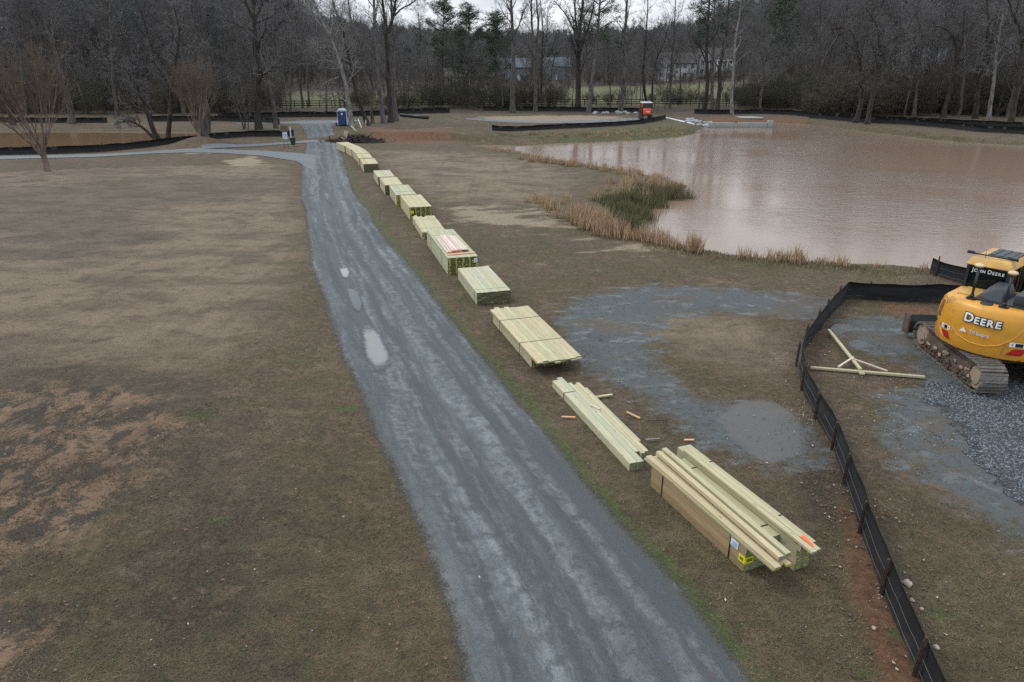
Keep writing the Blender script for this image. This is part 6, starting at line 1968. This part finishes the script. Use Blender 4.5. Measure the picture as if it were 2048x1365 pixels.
for j in range(len(levels) - 1):
    for i in range(k):
        i2 = (i + 1) % k
        bmf.append((j * k + i, j * k + i2, (j + 1) * k + i2, (j + 1) * k + i))
bmf.append(tuple(range(k))[::-1]); bmf.append(tuple(range((len(levels) - 1) * k, len(levels) * k)))
m = MB(); m.add(bmv, bmf, 0, 0.5, True)
house_o = put(m.build('counterweight_body', M['yellow'], ex, recalc=True), UP)
try: house_o.data.set_sharp_from_angle(angle=R(38))
except Exception: pass
house_o.name = 'engine_housing'
m = MB()   # raised rim of the tail panel: a U-shaped crease
def tail_y(x_, z_, off=0.0):
    rad = np.interp(z_, [l[0] for l in levels], [l[1] for l in levels])
    return -math.sqrt(max(0.01, (rad + off) ** 2 - x_ ** 2))
U = [(-0.90, ZB + 1.22), (-0.88, ZB + 0.90), (-0.78, ZB + 0.58), (-0.58, ZB + 0.40), (-0.25, ZB + 0.31), (0.1, ZB + 0.31), (0.38, ZB + 0.40), (0.62, ZB + 0.60), (0.82, ZB + 0.95), (0.9, ZB + 1.22)]
Ur, _ = resample(U, 40)
m.tube([(x_, tail_y(x_, z_, 0.0) + 0.006, z_) for x_, z_ in Ur], 0.016, 8)
put(m.build('panel_rim', M['yellow'], ex), UP)
m = MB()
for s in (-1, 1):
    q = [(s * x_, tail_y(x_, z_, 0.004), z_) for x_, z_ in ((1.15, ZB + 0.42), (1.02, ZB + 0.25), (0.80, ZB + 0.06))]
    m.tube(q, 0.014, 6)
put(m.build('lower_crease', M['yellow'], ex), UP)
# door with grille wrapped round the rear left corner
def tail_pt(ang, z_, off):
    """Point on the tail at an angle (degrees, negative = left) from straight back."""
    rad = np.interp(z_, [l[0] for l in levels], [l[1] for l in levels]) + off
    return (rad * math.sin(R(ang)), -rad * math.cos(R(ang)), z_)
m = MB()
sq = [(-46, ZB + 0.42), (-46, ZB + 1.08), (-48, ZB + 1.17), (-55, ZB + 1.19), (-57.5, ZB + 1.1), (-58, ZB + 0.48), (-56, ZB + 0.40), (-48, ZB + 0.38), (-46, ZB + 0.42)]
sr, _ = resample(sq, 40)
m.tube([tail_pt(a_, z_, 0.006) for a_, z_ in sr], 0.005, 5, cap=False)
dr = put(m.build('side_door', M['black_metal'], ex), UP)
m = MB()
for k in range(9):
    z_ = ZB + 0.66 + k * 0.05
    P_ = [tail_pt(a_, zz, o_) for zz in (z_, z_ + 0.03) for a_, o_ in ((-55, 0.004), (-52, 0.004), (-49.5, 0.004))]
    P2_ = [tail_pt(a_, zz, 0.012) for zz in (z_, z_ + 0.03) for a_ in (-55, -52, -49.5)]
    m.add(P_ + P2_, ((6, 7, 10, 9), (7, 8, 11, 10), (0, 3, 4, 1), (1, 4, 5, 2), (0, 1, 7, 6), (1, 2, 8, 7), (3, 9, 10, 4), (4, 10, 11, 5)))
m.build('grille', M['muddy'], dr)
m = MB(); m.ball(tail_pt(-56, ZB + 0.52, 0.0), (0.03, 0.03, 0.05), 8, 6); m.build('latch', M['black_metal'], dr)
# hood pieces
m = MB()
m.prism([(-0.50, -1.0), (0.62, -1.0), (0.62, 0.28), (-0.50, 0.28)], 'z', ZT + 0.004, ZT + 0.05)
put(m.build('hood_plate', M['hood_black'], ex), UP)
m = MB()
b0 = [(-0.48, -0.92), (0.10, -0.98), (0.12, 0.02), (-0.48, 0.02)]; b1 = [(-0.32, -0.72), (-0.02, -0.74), (0.0, 0.0), (-0.32, 0.0)]
m.add([(x_, y_, ZT + 0.05) for x_, y_ in b0] + [(x_, y_, ZT + 0.34) for x_, y_ in b1], ((0, 3, 2, 1), (4, 5, 6, 7), (0, 1, 5, 4), (1, 2, 6, 5), (2, 3, 7, 6), (3, 0, 4, 7)))
put(m.build('engine_cover', M['hood_black'], ex, bevel=0.02), UP)
m = MB()
m.prism([(0.32, -0.98), (0.98, -0.75), (1.0, 0.45), (0.30, 0.45)], 'z', ZT + 0.005, ZT + 0.32)
put(m.build('filter_box', M['hood_black'], ex, bevel=0.03), UP)
m = MB(); m.tube([(-0.18, -1.17, ZT - 0.03), (-0.18, -1.17, ZT + 0.03)], 0.14, 18); put(m.build('filler_cap', M['black_metal'], ex), UP)
m = MB(); m.lohi(-1.02, -0.56, -0.72, 0.08, ZT + 0.0, ZT + 0.028); put(m.build('access_panel', M['yellow_roof'], ex, bevel=0.012), UP)
# receiver masts
for x_, y_ in ((-0.58, -1.02), (0.20, -1.16)):
    m = MB(); m.tube([(x_, y_, ZT - 0.02), (x_, y_, ZT + 0.85)], 0.032, 10); m.box((x_, y_, ZT + 0.03), (0.2, 0.16, 0.05)); m.tube([(x_, y_, ZT + 0.05), (x_, y_, ZT + 0.14)], 0.05, 10)
    ms = put(m.build('receiver_mast', M['black_metal'], ex), UP)
    m = MB(); m.ball((x_, y_, ZT + 0.90), (0.115, 0.115, 0.055), 16, 8); m.build('receiver', M['antenna_tan'], ms)
# cab
CX0, CX1, CY0, CY1, CZ0, CZ1 = -1.18, -0.14, 0.10, 1.80, 0.90, 2.86
m = MB()
pw = 0.075
for x_ in (CX0 + pw / 2, CX1 - pw / 2):
    for y_ in (CY0 + pw / 2, CY0 + 0.85, CY1 - pw / 2):
        m.lohi(x_ - pw / 2, x_ + pw / 2, y_ - pw / 2, y_ + pw / 2, CZ0, CZ1 - 0.12)
for z_ in (2.06, CZ1 - 0.14):
    m.lohi(CX0 + pw, CX1 - pw, CY0 + 0.002, CY0 + 0.10, z_ - 0.05, z_ + 0.03)
    m.lohi(CX0 + pw, CX1 - pw, CY1 - 0.10, CY1 - 0.002, z_ - 0.05, z_ + 0.03)
m.lohi(CX0 + 0.003, CX1 - 0.003, CY0 + 0.003, CY1 - 0.003, CZ0 - 0.05, 1.50)
cab = put(m.build('cab_frame', M['black_metal'], ex), UP)
m = MB(); m.lohi(CX0 + pw * 0.8, CX1 - pw * 0.8, CY0 + 0.03, CY0 + 0.042, 2.04, CZ1 - 0.17); m.build('rear_window', M['cabglass'], cab)
m = MB()
for x_ in (CX0 + 0.03, CX1 - 0.03):
    m.lohi(x_ - 0.006, x_ + 0.006, CY0 + pw, CY1 - pw, 1.5, CZ1 - 0.17)
m.build('side_window', M['cabglass'], cab)
m = MB(); m.lohi(CX0 + pw * 0.8, CX1 - pw * 0.8, CY1 - 0.042, CY1 - 0.03, 1.3, CZ1 - 0.17); m.build('windscreen', M['cabglass'], cab)
m = MB(); m.lohi(-0.95, -0.42, 0.75, 1.25, 1.2, 1.55); m.lohi(-0.93, -0.44, 0.68, 0.84, 1.5, 2.28); m.lohi(-0.82, -0.55, 0.68, 0.80, 2.30, 2.5); m.build('seat', M['black_metal'], cab, bevel=0.05)
m = MB(); m.add([(CX0 - 0.04, CY0 - 0.06, CZ1 - 0.16), (CX1 + 0.04, CY0 - 0.06, CZ1 - 0.16), (CX1 + 0.04, CY1 + 0.05, CZ1 - 0.16), (CX0 - 0.04, CY1 + 0.05, CZ1 - 0.16),
                  (CX0 + 0.06, CY0 + 0.06, CZ1 + 0.06), (CX1 - 0.06, CY0 + 0.06, CZ1 + 0.06), (CX1 - 0.06, CY1 - 0.06, CZ1 + 0.04), (CX0 + 0.06, CY1 - 0.06, CZ1 + 0.04)],
                 ((0, 3, 2, 1), (4, 5, 6, 7), (0, 1, 5, 4), (1, 2, 6, 5), (2, 3, 7, 6), (3, 0, 4, 7)))
rf2 = put(m.build('cab_roof', M['yellow_roof'], ex, bevel=0.045, seg=3), UP)
m = MB(); m.lohi(CX0 + 0.30, CX1 - 0.10, CY0 + 0.42, CY1 - 0.35, CZ1 + 0.062, CZ1 + 0.09)
for k in range(3): m.lohi(CX0 + 0.36 + k * 0.2, CX0 + 0.44 + k * 0.2, CY0 + 0.45, CY1 - 0.4, CZ1 + 0.09, CZ1 + 0.105)
m.build('roof_hatch', M['hood_black'], rf2)
m = MB(); m.tube([(CX0 - 0.06, CY0 + 0.25, CZ1 + 0.10), (CX0 + 0.5, CY0 + 0.16, CZ1 + 0.12), (CX1 + 0.04, CY0 + 0.20, CZ1 + 0.10)], 0.022, 8)
m.box((CX0 - 0.05, CY0 + 0.25, CZ1 + 0.12), (0.16, 0.10, 0.07)); m.box((CX1 - 0.05, CY0 + 0.2, CZ1 + 0.12), (0.16, 0.10, 0.07))
m.build('light_bar', M['black_metal'], rf2)
m = MB(); m.tube([(CX0 + 0.35, CY0 + 0.1, CZ1 - 0.02), (CX0 + 0.35, CY0 + 0.05, CZ1 + 0.28)], 0.006, 5); m.build('whip_aerial', M['black_metal'], rf2)
# right front hull, boom and arm
m = MB(); m.lohi(0.35, 1.2, 0.55, 1.75, ZB + 0.02, 1.75); m.lohi(-1.15, 0.3, 0.55, 1.9, ZB + 0.0, 1.0); put(m.build('front_deck', M['yellow'], ex, bevel=0.03), UP)
m = MB()
m.prism([(0.9, 1.2), (1.35, 1.0), (2.6, 3.0), (4.2, 3.35), (4.3, 3.7), (2.4, 3.45)], 'x', -0.05, 0.28)
bm_ = put(m.build('boom', M['yellow'], ex, bevel=0.02), UP)
m = MB(); m.prism([(3.9, 3.55), (4.3, 3.75), (4.75, 1.5), (4.5, 1.4)], 'x', -0.02, 0.25); put(m.build('stick', M['yellow'], ex, bevel=0.02), UP)
m = MB(); m.prism([(4.45, 1.55), (4.85, 1.35), (4.9, 0.75), (4.5, 0.45), (4.0, 0.55), (4.15, 0.8)], 'x', -0.28, 0.5); put(m.build('bucket', M['muddy'], ex, bevel=0.01), UP)
m = MB()
m.tube([(0.115, 1.3, 0.95), (0.115, 2.5, 2.7)], 0.07, 10); put(m.build('boom_cylinder', M['black_metal'], ex), UP)
# lettering and decals wrapped on the tail
def text_mesh(s, size, ext=0.004, offset=0.0, shear=0.0):
    cu = bpy.data.curves.new('lettering', 'FONT')
    cu.body = s; cu.size = size; cu.extrude = ext; cu.offset = offset; cu.shear = shear
    cu.align_x = 'CENTER'
    ob = bpy.data.objects.new('lettering', cu)
    COL.objects.link(ob)
    dg = bpy.context.evaluated_depsgraph_get()
    me = bpy.data.meshes.new_from_object(ob.evaluated_get(dg))
    bpy.data.objects.remove(ob)
    return me
def wrap(me, x0, z0, off, sx=1.0):
    for v in me.vertices:
        x_, z_, n_ = v.co.x * sx + x0, v.co.y + z0, v.co.z
        v.co = (x_, tail_y(x_, z_, off) - n_, z_)
    me.update()
def small_caps(words, size, off, ref=0.006):
    """Letters one by one: capitals big, the rest small; off fattens each letter about its own middle."""
    ms, x = [], 0.0
    for ch, big_ in words:
        if ch == ' ': x += size * 0.36; continue
        sz = size * (1.28 if big_ else 1.0)
        base_ = text_mesh(ch, sz, 0.003, ref)
        xb = [v.co.x for v in base_.vertices]
        w_ = max(xb) - min(xb)
        me = base_ if off == ref else text_mesh(ch, sz, 0.003, off)
        xs_ = [v.co.x for v in me.vertices]
        for v in me.vertices: v.co.x += x + w_ / 2 - (max(xs_) + min(xs_)) / 2
        ms.append(me); x += w_ + size * 0.14
    bm = bmesh.new()
    for me in ms: bm.from_mesh(me)
    for v in bm.verts: v.co.x -= x / 2
    out = bpy.data.meshes.new('lettering')
    bmesh.ops.subdivide_edges(bm, edges=[e for e in bm.edges if e.calc_length() > 0.12], cuts=2)
    bm.to_mesh(out); bm.free()
    return out
WD = [('D', True)] + [(c, False) for c in 'EERE']
me = small_caps(WD, 0.235, 0.026); wrap(me, -0.06, ZB + 0.84, 0.012, 1.06); me.materials.append(M['decal_black']); lt = put(link('lettering_outline', me, ex), UP)
me = small_caps(WD, 0.235, 0.006); wrap(me, -0.06, ZB + 0.84, 0.018, 1.06); me.materials.append(M['decal_white']); put(link('lettering', me, ex), UP)
me = text_mesh('Tri Scapes', 0.135, 0.002, 0.004); wrap(me, -0.07, ZB + 0.55, 0.012, 0.82); me.materials.append(M['decal_grey']); put(link('lettering', me, ex), UP)
def decal(name, pts, mat, off, n=8):
    P, _ = resample(pts + [pts[0]], n * len(pts) + 1)
    P = P[:-1]
    c = P.mean(0)
    V = [(x_, tail_y(x_, z_, off), z_) for x_, z_ in P]
    q = [(c[0] + (x_ - c[0]) * 0.5, z_ * 0.5 + c[1] * 0.5) for x_, z_ in P]
    V += [(x_, tail_y(x_, z_, off), z_) for x_, z_ in q]
    V.append((c[0], tail_y(c[0], c[1], off), c[1]))
    k = len(P)
    F = [(i, (i + 1) % k, k + (i + 1) % k, k + i) for i in range(k)] + [(k + i, k + (i + 1) % k, 2 * k) for i in range(k)]
    m = MB(); m.add(V, F); return put(m.build(name, M[mat], ex), UP)
decal('logo_triangle', [(-0.55, ZB + 0.54), (-0.36, ZB + 0.54), (-0.455, ZB + 0.66)], 'decal_white', 0.012)
for cx_, w_ in ((-0.93, 0.13), (0.78, 0.19)):
    z_ = ZB + 0.48
    decal('warning_label', [(cx_ - w_, z_ - 0.055), (cx_ + w_, z_ - 0.055), (cx_ + w_, z_ + 0.065), (cx_ - w_, z_ + 0.065)], 'decal_white', 0.010)
    decal('label_print', [(cx_ - w_ * 0.38, z_ - 0.045), (cx_ + w_ * 0.38, z_ - 0.045), (cx_ + w_ * 0.38, z_ + 0.05), (cx_ - w_ * 0.38, z_ + 0.05)], 'decal_black', 0.013)
    for q in (-0.68, 0.68):
        decal('label_symbol', [(cx_ + w_ * q - 0.02, z_ - 0.005), (cx_ + w_ * q, z_ - 0.025), (cx_ + w_ * q + 0.02, z_ + 0.005), (cx_ + w_ * q, z_ + 0.03)], 'steel_grey', 0.013, 3)
decal('reflector', [(-0.92, ZB + 0.20), (-0.74, ZB + 0.19), (-0.84, ZB + 0.38), (-1.05, ZB + 0.38)], 'decal_red', 0.010)
decal('reflector', [(0.56, ZB + 0.20), (0.84, ZB + 0.20), (0.97, ZB + 0.38), (0.70, ZB + 0.38)], 'decal_red', 0.010)
# lettering across the top of the rear window
me = small_caps([('J', True)] + [(c, False) for c in 'OHN'] + [(' ', False), ('D', True)] + [(c, False) for c in 'EERE'], 0.115, 0.003)
xc = (CX0 + CX1) / 2
for v in me.vertices: v.co = (v.co.x * 0.93 + xc, CY0 + 0.026 - v.co.z, v.co.y + CZ1 - 0.335)
me.materials.append(M['decal_white']); link('window_lettering', me, cab)

# ------------------------------------------------------------------ things round the far end of the road
x, y = at(686, 252.5)
o = thing('portable_toilet', 'blue portable toilet with white roof at the roadside', 'portable toilet', (x, y, hz(x, y)), 0.18)
m = MB(); m.lohi(-0.6, 0.6, -0.6, 0.6, 0.16, 2.12); m.build('cabin', M['potty_blue'], o, bevel=0.05)
m = MB(); m.prism([(-0.64, 2.08), (0.64, 2.08), (0.64, 2.2), (0.42, 2.42), (-0.42, 2.42), (-0.64, 2.2)], 'y', -0.64, 0.64); m.build('roof', M['potty_white'], o, bevel=0.04)
m = MB(); m.lohi(-0.47, 0.47, -0.635, -0.602, 0.22, 2.0); d_ = m.build('door', M['potty_blue'], o)
m = MB(); m.tube([(0, -0.64, 1.72), (0, -0.65, 1.72)], 0.16, 16); m.build('door_emblem', M['decal_white'], d_)
m = MB(); m.lohi(0.36, 0.42, -0.67, -0.635, 1.0, 1.2); m.build('handle', M['steel_grey'], d_)
for s in (-1, 1):
    m = MB(); m.lohi(s * 0.645 - 0.03, s * 0.645 + 0.03, -0.66, 0.66, 0.14, 2.06); m.build('corner_post', M['potty_white'], o)
m = MB(); m.lohi(-0.75, 0.75, -0.62, 0.62, 0.05, 0.155); m.build('skid', M['strap'], o)
for s in (-1, 1):
    m = MB(); m.tube([(s * 0.86, 0, 0.24), (s * 1.02, 0, 0.24)], 0.24, 16); w_ = m.build('wheel', M['strap'], o)
    m = MB(); m.tube([(s * 0.84, 0, 0.24), (s * 1.03, 0, 0.24)], 0.1, 12); m.build('rim', M['rust'], w_)

x, y = at(573, 297)
o = thing('sign_post', 'thin post carrying a brown sign over a white one', 'sign', (x, y, hz(x, y)), 0.1)
m = MB()
for s in (-1, 1): m.tube([(s * 0.22, 0, 0), (s * 0.22, 0, 2.3)], 0.03, 6)
m.build('post', M['steel_grey'], o)
m = MB(); m.lohi(-0.38, 0.38, -0.05, -0.03, 1.75, 2.42); m.build('upper_panel', M['sign_brown'], o)
m = MB(); m.lohi(-0.25, 0.25, -0.055, -0.03, 1.0, 1.72); m.build('lower_panel', M['sign_white'], o)
m = MB(); m.lohi(-0.18, 0.18, -0.062, -0.056, 1.45, 1.5); m.lohi(-0.18, 0.1, -0.062, -0.056, 1.32, 1.36); m.lohi(-0.18, 0.16, -0.062, -0.056, 1.2, 1.24); m.build('sign_print', M['steel_grey'], o)
x, y = at(587, 293)
o = thing('litter_bin', 'green pet waste bin hung on a grey green post', 'bin', (x, y, hz(x, y)), 0.1)
m = MB(); m.lohi(-0.22, -0.10, -0.06, 0.06, 0.0, 2.05); m.build('post', M['sign_white'], o)
m = MB(); m.add([(-0.2, -0.2, 0.18), (0.2, -0.2, 0.18), (0.2, 0.2, 0.18), (-0.2, 0.2, 0.18), (-0.26, -0.26, 0.85), (0.26, -0.26, 0.85), (0.26, 0.26, 0.85), (-0.26, 0.26, 0.85)], ((0, 3, 2, 1), (4, 5, 6, 7), (0, 1, 5, 4), (1, 2, 6, 5), (2, 3, 7, 6), (3, 0, 4, 7))); m.build('bucket', M['bin_green'], o)
m = MB(); m.lohi(-0.3, 0.3, -0.3, 0.3, 0.85, 0.97); m.build('lid', M['strap'], o, bevel=0.03)
x, y = at(683, 283)
o = thing('park_bench', 'pale slatted bench beside the dark brush heap', 'bench', (x, y, hz(x, y)), R(-62))
for k in range(4):
    m = MB(); m.lohi(-0.8, 0.8, -0.05 + k * 0.13, 0.06 + k * 0.13, 0.44, 0.48); m.build('seat_slat', M['bench_wood'], o)
for k in range(5):
    m = MB(); m.beam((-0.8, 0.48 + 0.05 * k, 0.6 + k * 0.14), (0.8, 0.48 + 0.05 * k, 0.6 + k * 0.14), 0.1, 0.03, up=(0, 1, 0.3)); m.build('back_slat', M['bench_wood'], o)
for s in (-1, 1):
    m = MB(); m.lohi(s * 0.62 - 0.05, s * 0.62 + 0.05, 0.0, 0.42, 0.0, 0.44); m.beam((s * 0.62, 0.42, 0.3), (s * 0.62, 0.72, 1.25), 0.08, 0.06); m.build('bench_leg', M['bench_wood'], o)
# heap of dug up brush
x, y = at(714, 283)
rb = np.random.default_rng(44)
tb_ = TB()
for k in range(520):
    q = np.array([rb.normal(0, 1.5), rb.normal(0, 0.8), 0])
    q[2] = max(0, 0.85 - 0.22 * abs(q[0]) - 0.3 * abs(q[1])) * rb.random()
    d = norm(rb.normal(0, 1, 3) * np.array([1, 0.7, 0.35])) * rb.uniform(0.4, 1.3)
    tb_.add(np.array([q - d / 2, q + rb.normal(0, 0.05, 3), q + d / 2]), np.array([0.03, 0.035, 0.02]) * rb.uniform(0.6, 1.8), 4)
o = link('brush_heap', tb_.mesh('brush_heap', M['brush'])); o.location = (x, y, hz(x, y) + 0.05)
tag(o, 'dark heap of uprooted brush behind the farthest lumber', 'brush heap')
def pole(name, label, a, b, h1, rad, mat, cat):
    p, q = at(*a), at(*b)
    z0_, z1_ = hz(*p), hz(*q)
    m = MB(); m.tube([(0, 0, rad), (q[0] - p[0], q[1] - p[1], z1_ - z0_ + h1 + rad)], rad, 8)
    o = m.build(name, M[mat]); o.location = (p[0], p[1], z0_); return tag(o, label, cat)
pole('stake', 'white stake leaning by the raw clay bank', (724, 260), (718, 258), 1.2, 0.06, 'pvc', 'stake')
pole('stake', 'pale board sticking out of the brush heap', (714, 278), (704, 276), 0.5, 0.07, 'bench_wood', 'stake')
pole('stake', 'thin pale stake right of the brush heap', (733, 272), (734, 271), 0.9, 0.04, 'bench_wood', 'stake')
pole('drain_pipe', 'thick black drain pipe lying behind the clay bank', (801, 234), (856, 239.5), 0.0, 0.26, 'blackpipe', 'pipe')
pole('drain_pipe', 'white plastic pipe lying down the slope by the headwall', (1331, 237.5), (1388, 249), 0.0, 0.13, 'pvc', 'pipe')
pole('drain_pipe', 'short white pipe poking through the headwall to the water', (1471, 243), (1476, 252), 0.15, 0.14, 'pvc', 'pipe')

# concrete headwall
p, q = at(1415, 249), at(1545, 249)
o = thing('concrete_headwall', 'low pale concrete headwall at the far shore of the pond', 'retaining wall', (p[0], p[1], -0.45))
L_ = q[0] - p[0]
m = MB(); m.lohi(0.5, L_ * 0.40, -0.2, 0.2, 0, 0.72); m.build('wall_panel', M['concrete'], o, bevel=0.02)
m = MB(); m.lohi(L_ * 0.47, L_ * 0.92, -0.2, 0.2, 0, 0.70); m.build('wall_panel', M['concrete'], o, bevel=0.02)
m = MB(); m.lohi(L_ * 0.40 + 0.003, L_ * 0.47 - 0.003, -0.1, 0.15, 0, 0.45); m.build('sill', M['concrete'], o, bevel=0.02)
m = MB(); m.lohi(L_ * 0.92 + 0.003, L_, -0.35, 0.35, 0, 1.0); m.build('end_pier', M['concrete'], o, bevel=0.03)
x, y = at(1500, 237)
m = MB(); m.prism([(-1.8, -1.5), (1.4, -1.9), (2.4, 0.2), (0.6, 2.2), (-2.0, 1.6)], 'z', 0.0, 0.12)
o = m.build('concrete_slab', M['concrete'], bevel=0.03); o.location = (x, y, hz(x, y) + 0.02); tag(o, 'flat pale slab lying on the bank above the headwall', 'slab')
def rocks(n, px0, px1, py0, py1, s0, s1, mat, label, group, seed, name='rock'):
    r = np.random.default_rng(seed)
    for k in range(n):
        px, py = r.uniform(px0, px1), r.uniform(py0, py1)
        x, y = at(px, py); s = r.uniform(s0, s1)
        bm = bmesh.new(); bmesh.ops.create_icosphere(bm, subdivisions=2, radius=s)
        for v in bm.verts: v.co *= 0.75 + 0.5 * r.random(); v.co.z *= 0.7
        me = bpy.data.meshes.new(name); bm.to_mesh(me); bm.free(); me.materials.append(M[mat])
        o = link(name, me); o.location = (x, y, hz(x, y) + s * 0.3); o.rotation_euler = (0, 0, r.random() * 6)
        tag(o, label, 'rock', group)
rocks(22, 1375, 1425, 240, 249, 0.25, 0.5, 'rubble', 'grey broken rock piled left of the headwall', 'grey rocks left of the headwall', 5)
rocks(16, 1185, 1290, 227, 230, 0.25, 0.5, 'rubble', 'grey rubble heaped along the back of the sand pad', 'rubble behind the sand pad', 6)
for k, (px, py, s, lb) in enumerate(((1815, 1170, 0.085, 'pale tan rock behind the near silt fence'), (1824, 1202, 0.045, 'small pale rock below the tan one behind the fence'), (1843, 1220, 0.04, 'flat white stone further behind the near fence'), (1872, 1296, 0.05, 'round grey stone near the bottom right corner'),
                                     (1748, 1258, 0.04, 'pale stone on the red soil in front of the fence'))):
    x, y = at(px, py); r = np.random.default_rng(900 + k)
    bm = bmesh.new(); bmesh.ops.create_icosphere(bm, subdivisions=2, radius=s)
    for v in bm.verts: v.co *= 0.8 + 0.4 * r.random(); v.co.z *= 0.7
    me = bpy.data.meshes.new('rock'); bm.to_mesh(me); bm.free(); me.materials.append(M['rock'])
    o = link('rock', me); o.location = (x, y, s * 0.4); tag(o, lb, 'rock')

# orange compact digger at the pad, seen from behind
M['dig_orange'] = plain('orange_machine_paint', (0.75, 0.10, 0.025), 0.45, 0.08, 3)
x, y = at(1291, 239)
o = thing('compact_digger', 'orange compact digger with pale roof parked at the sand pad', 'digger', (x, y, hz(x, y)), 0.1)
for s in (-1, 1):
    m = MB(); pr = [(-1.1, 0.3), (-0.85, 0.05), (0.85, 0.05), (1.1, 0.3), (0.9, 0.58), (-0.9, 0.58)]
    m.prism(pr, 'x', s * 0.78 - 0.22, s * 0.78 + 0.22); m.build('track', M['black_metal'], o, bevel=0.04)
m = MB(); m.lohi(-0.9, 0.9, -0.95, 0.9, 0.62, 0.80); m.build('deck', M['black_metal'], o)
m = MB(); m.lohi(-0.62, 0.62, -1.05, 0.1, 0.80, 1.75); m.build('engine_housing', M['dig_orange'], o, bevel=0.14, seg=3)
m = MB(); m.lohi(-0.35, 0.35, -1.07, -1.052, 1.2, 1.32); m.build('vent', M['trim'], o)
m = MB()
for s in (-1, 1):
    for yy in (-0.45, 0.85): m.lohi(s * 0.72 - 0.05, s * 0.72 + 0.05, yy - 0.05, yy + 0.05, 0.8, 2.55)
    m.lohi(s * 0.72 - 0.04, s * 0.72 + 0.04, -0.4, 0.8, 0.8, 1.5)
m.build('cab_frame', M['black_metal'], o)
m = MB(); m.lohi(-0.66, 0.66, -0.48, -0.46, 1.76, 2.5); m.build('rear_window', M['glass'], o)
m = MB(); m.lohi(-0.85, 0.85, -0.65, 1.0, 2.55, 2.75); m.build('roof', M['potty_white'], o, bevel=0.08)
m = MB(); m.prism([(0.9, 0.9), (1.3, 0.9), (2.1, 2.4), (3.3, 1.4), (3.2, 1.2), (2.1, 2.1)], 'x', -0.15, 0.15); m.build('boom', M['dig_orange'], o)
m = MB(); m.tube([(0.9, 0.75, 2.0), (1.05, 0.8, 2.15)], 0.02, 5); m.box((1.05, 0.8, 2.1), (0.18, 0.06, 0.28)); m.build('mirror', M['steel_grey'], o)

# ------------------------------------------------------------------ thin winter air
HAZE = 0.0
if HAZE > 0:
    m = MB(); m.lohi(-590, 590, -25, 930, -3.0, 130.0)
    hzo = m.build('haze', [])
    t = NT('winter_haze')
    pv = t.n('VolumePrincipled', Color=(0.75, 0.82, 0.92, 1), Density=HAZE)
    t.nt.links.new(pv.outputs[0], t.out.inputs['Volume'])
    hzo.data.materials.append(t.mat)
    tag(hzo, kind='stuff')
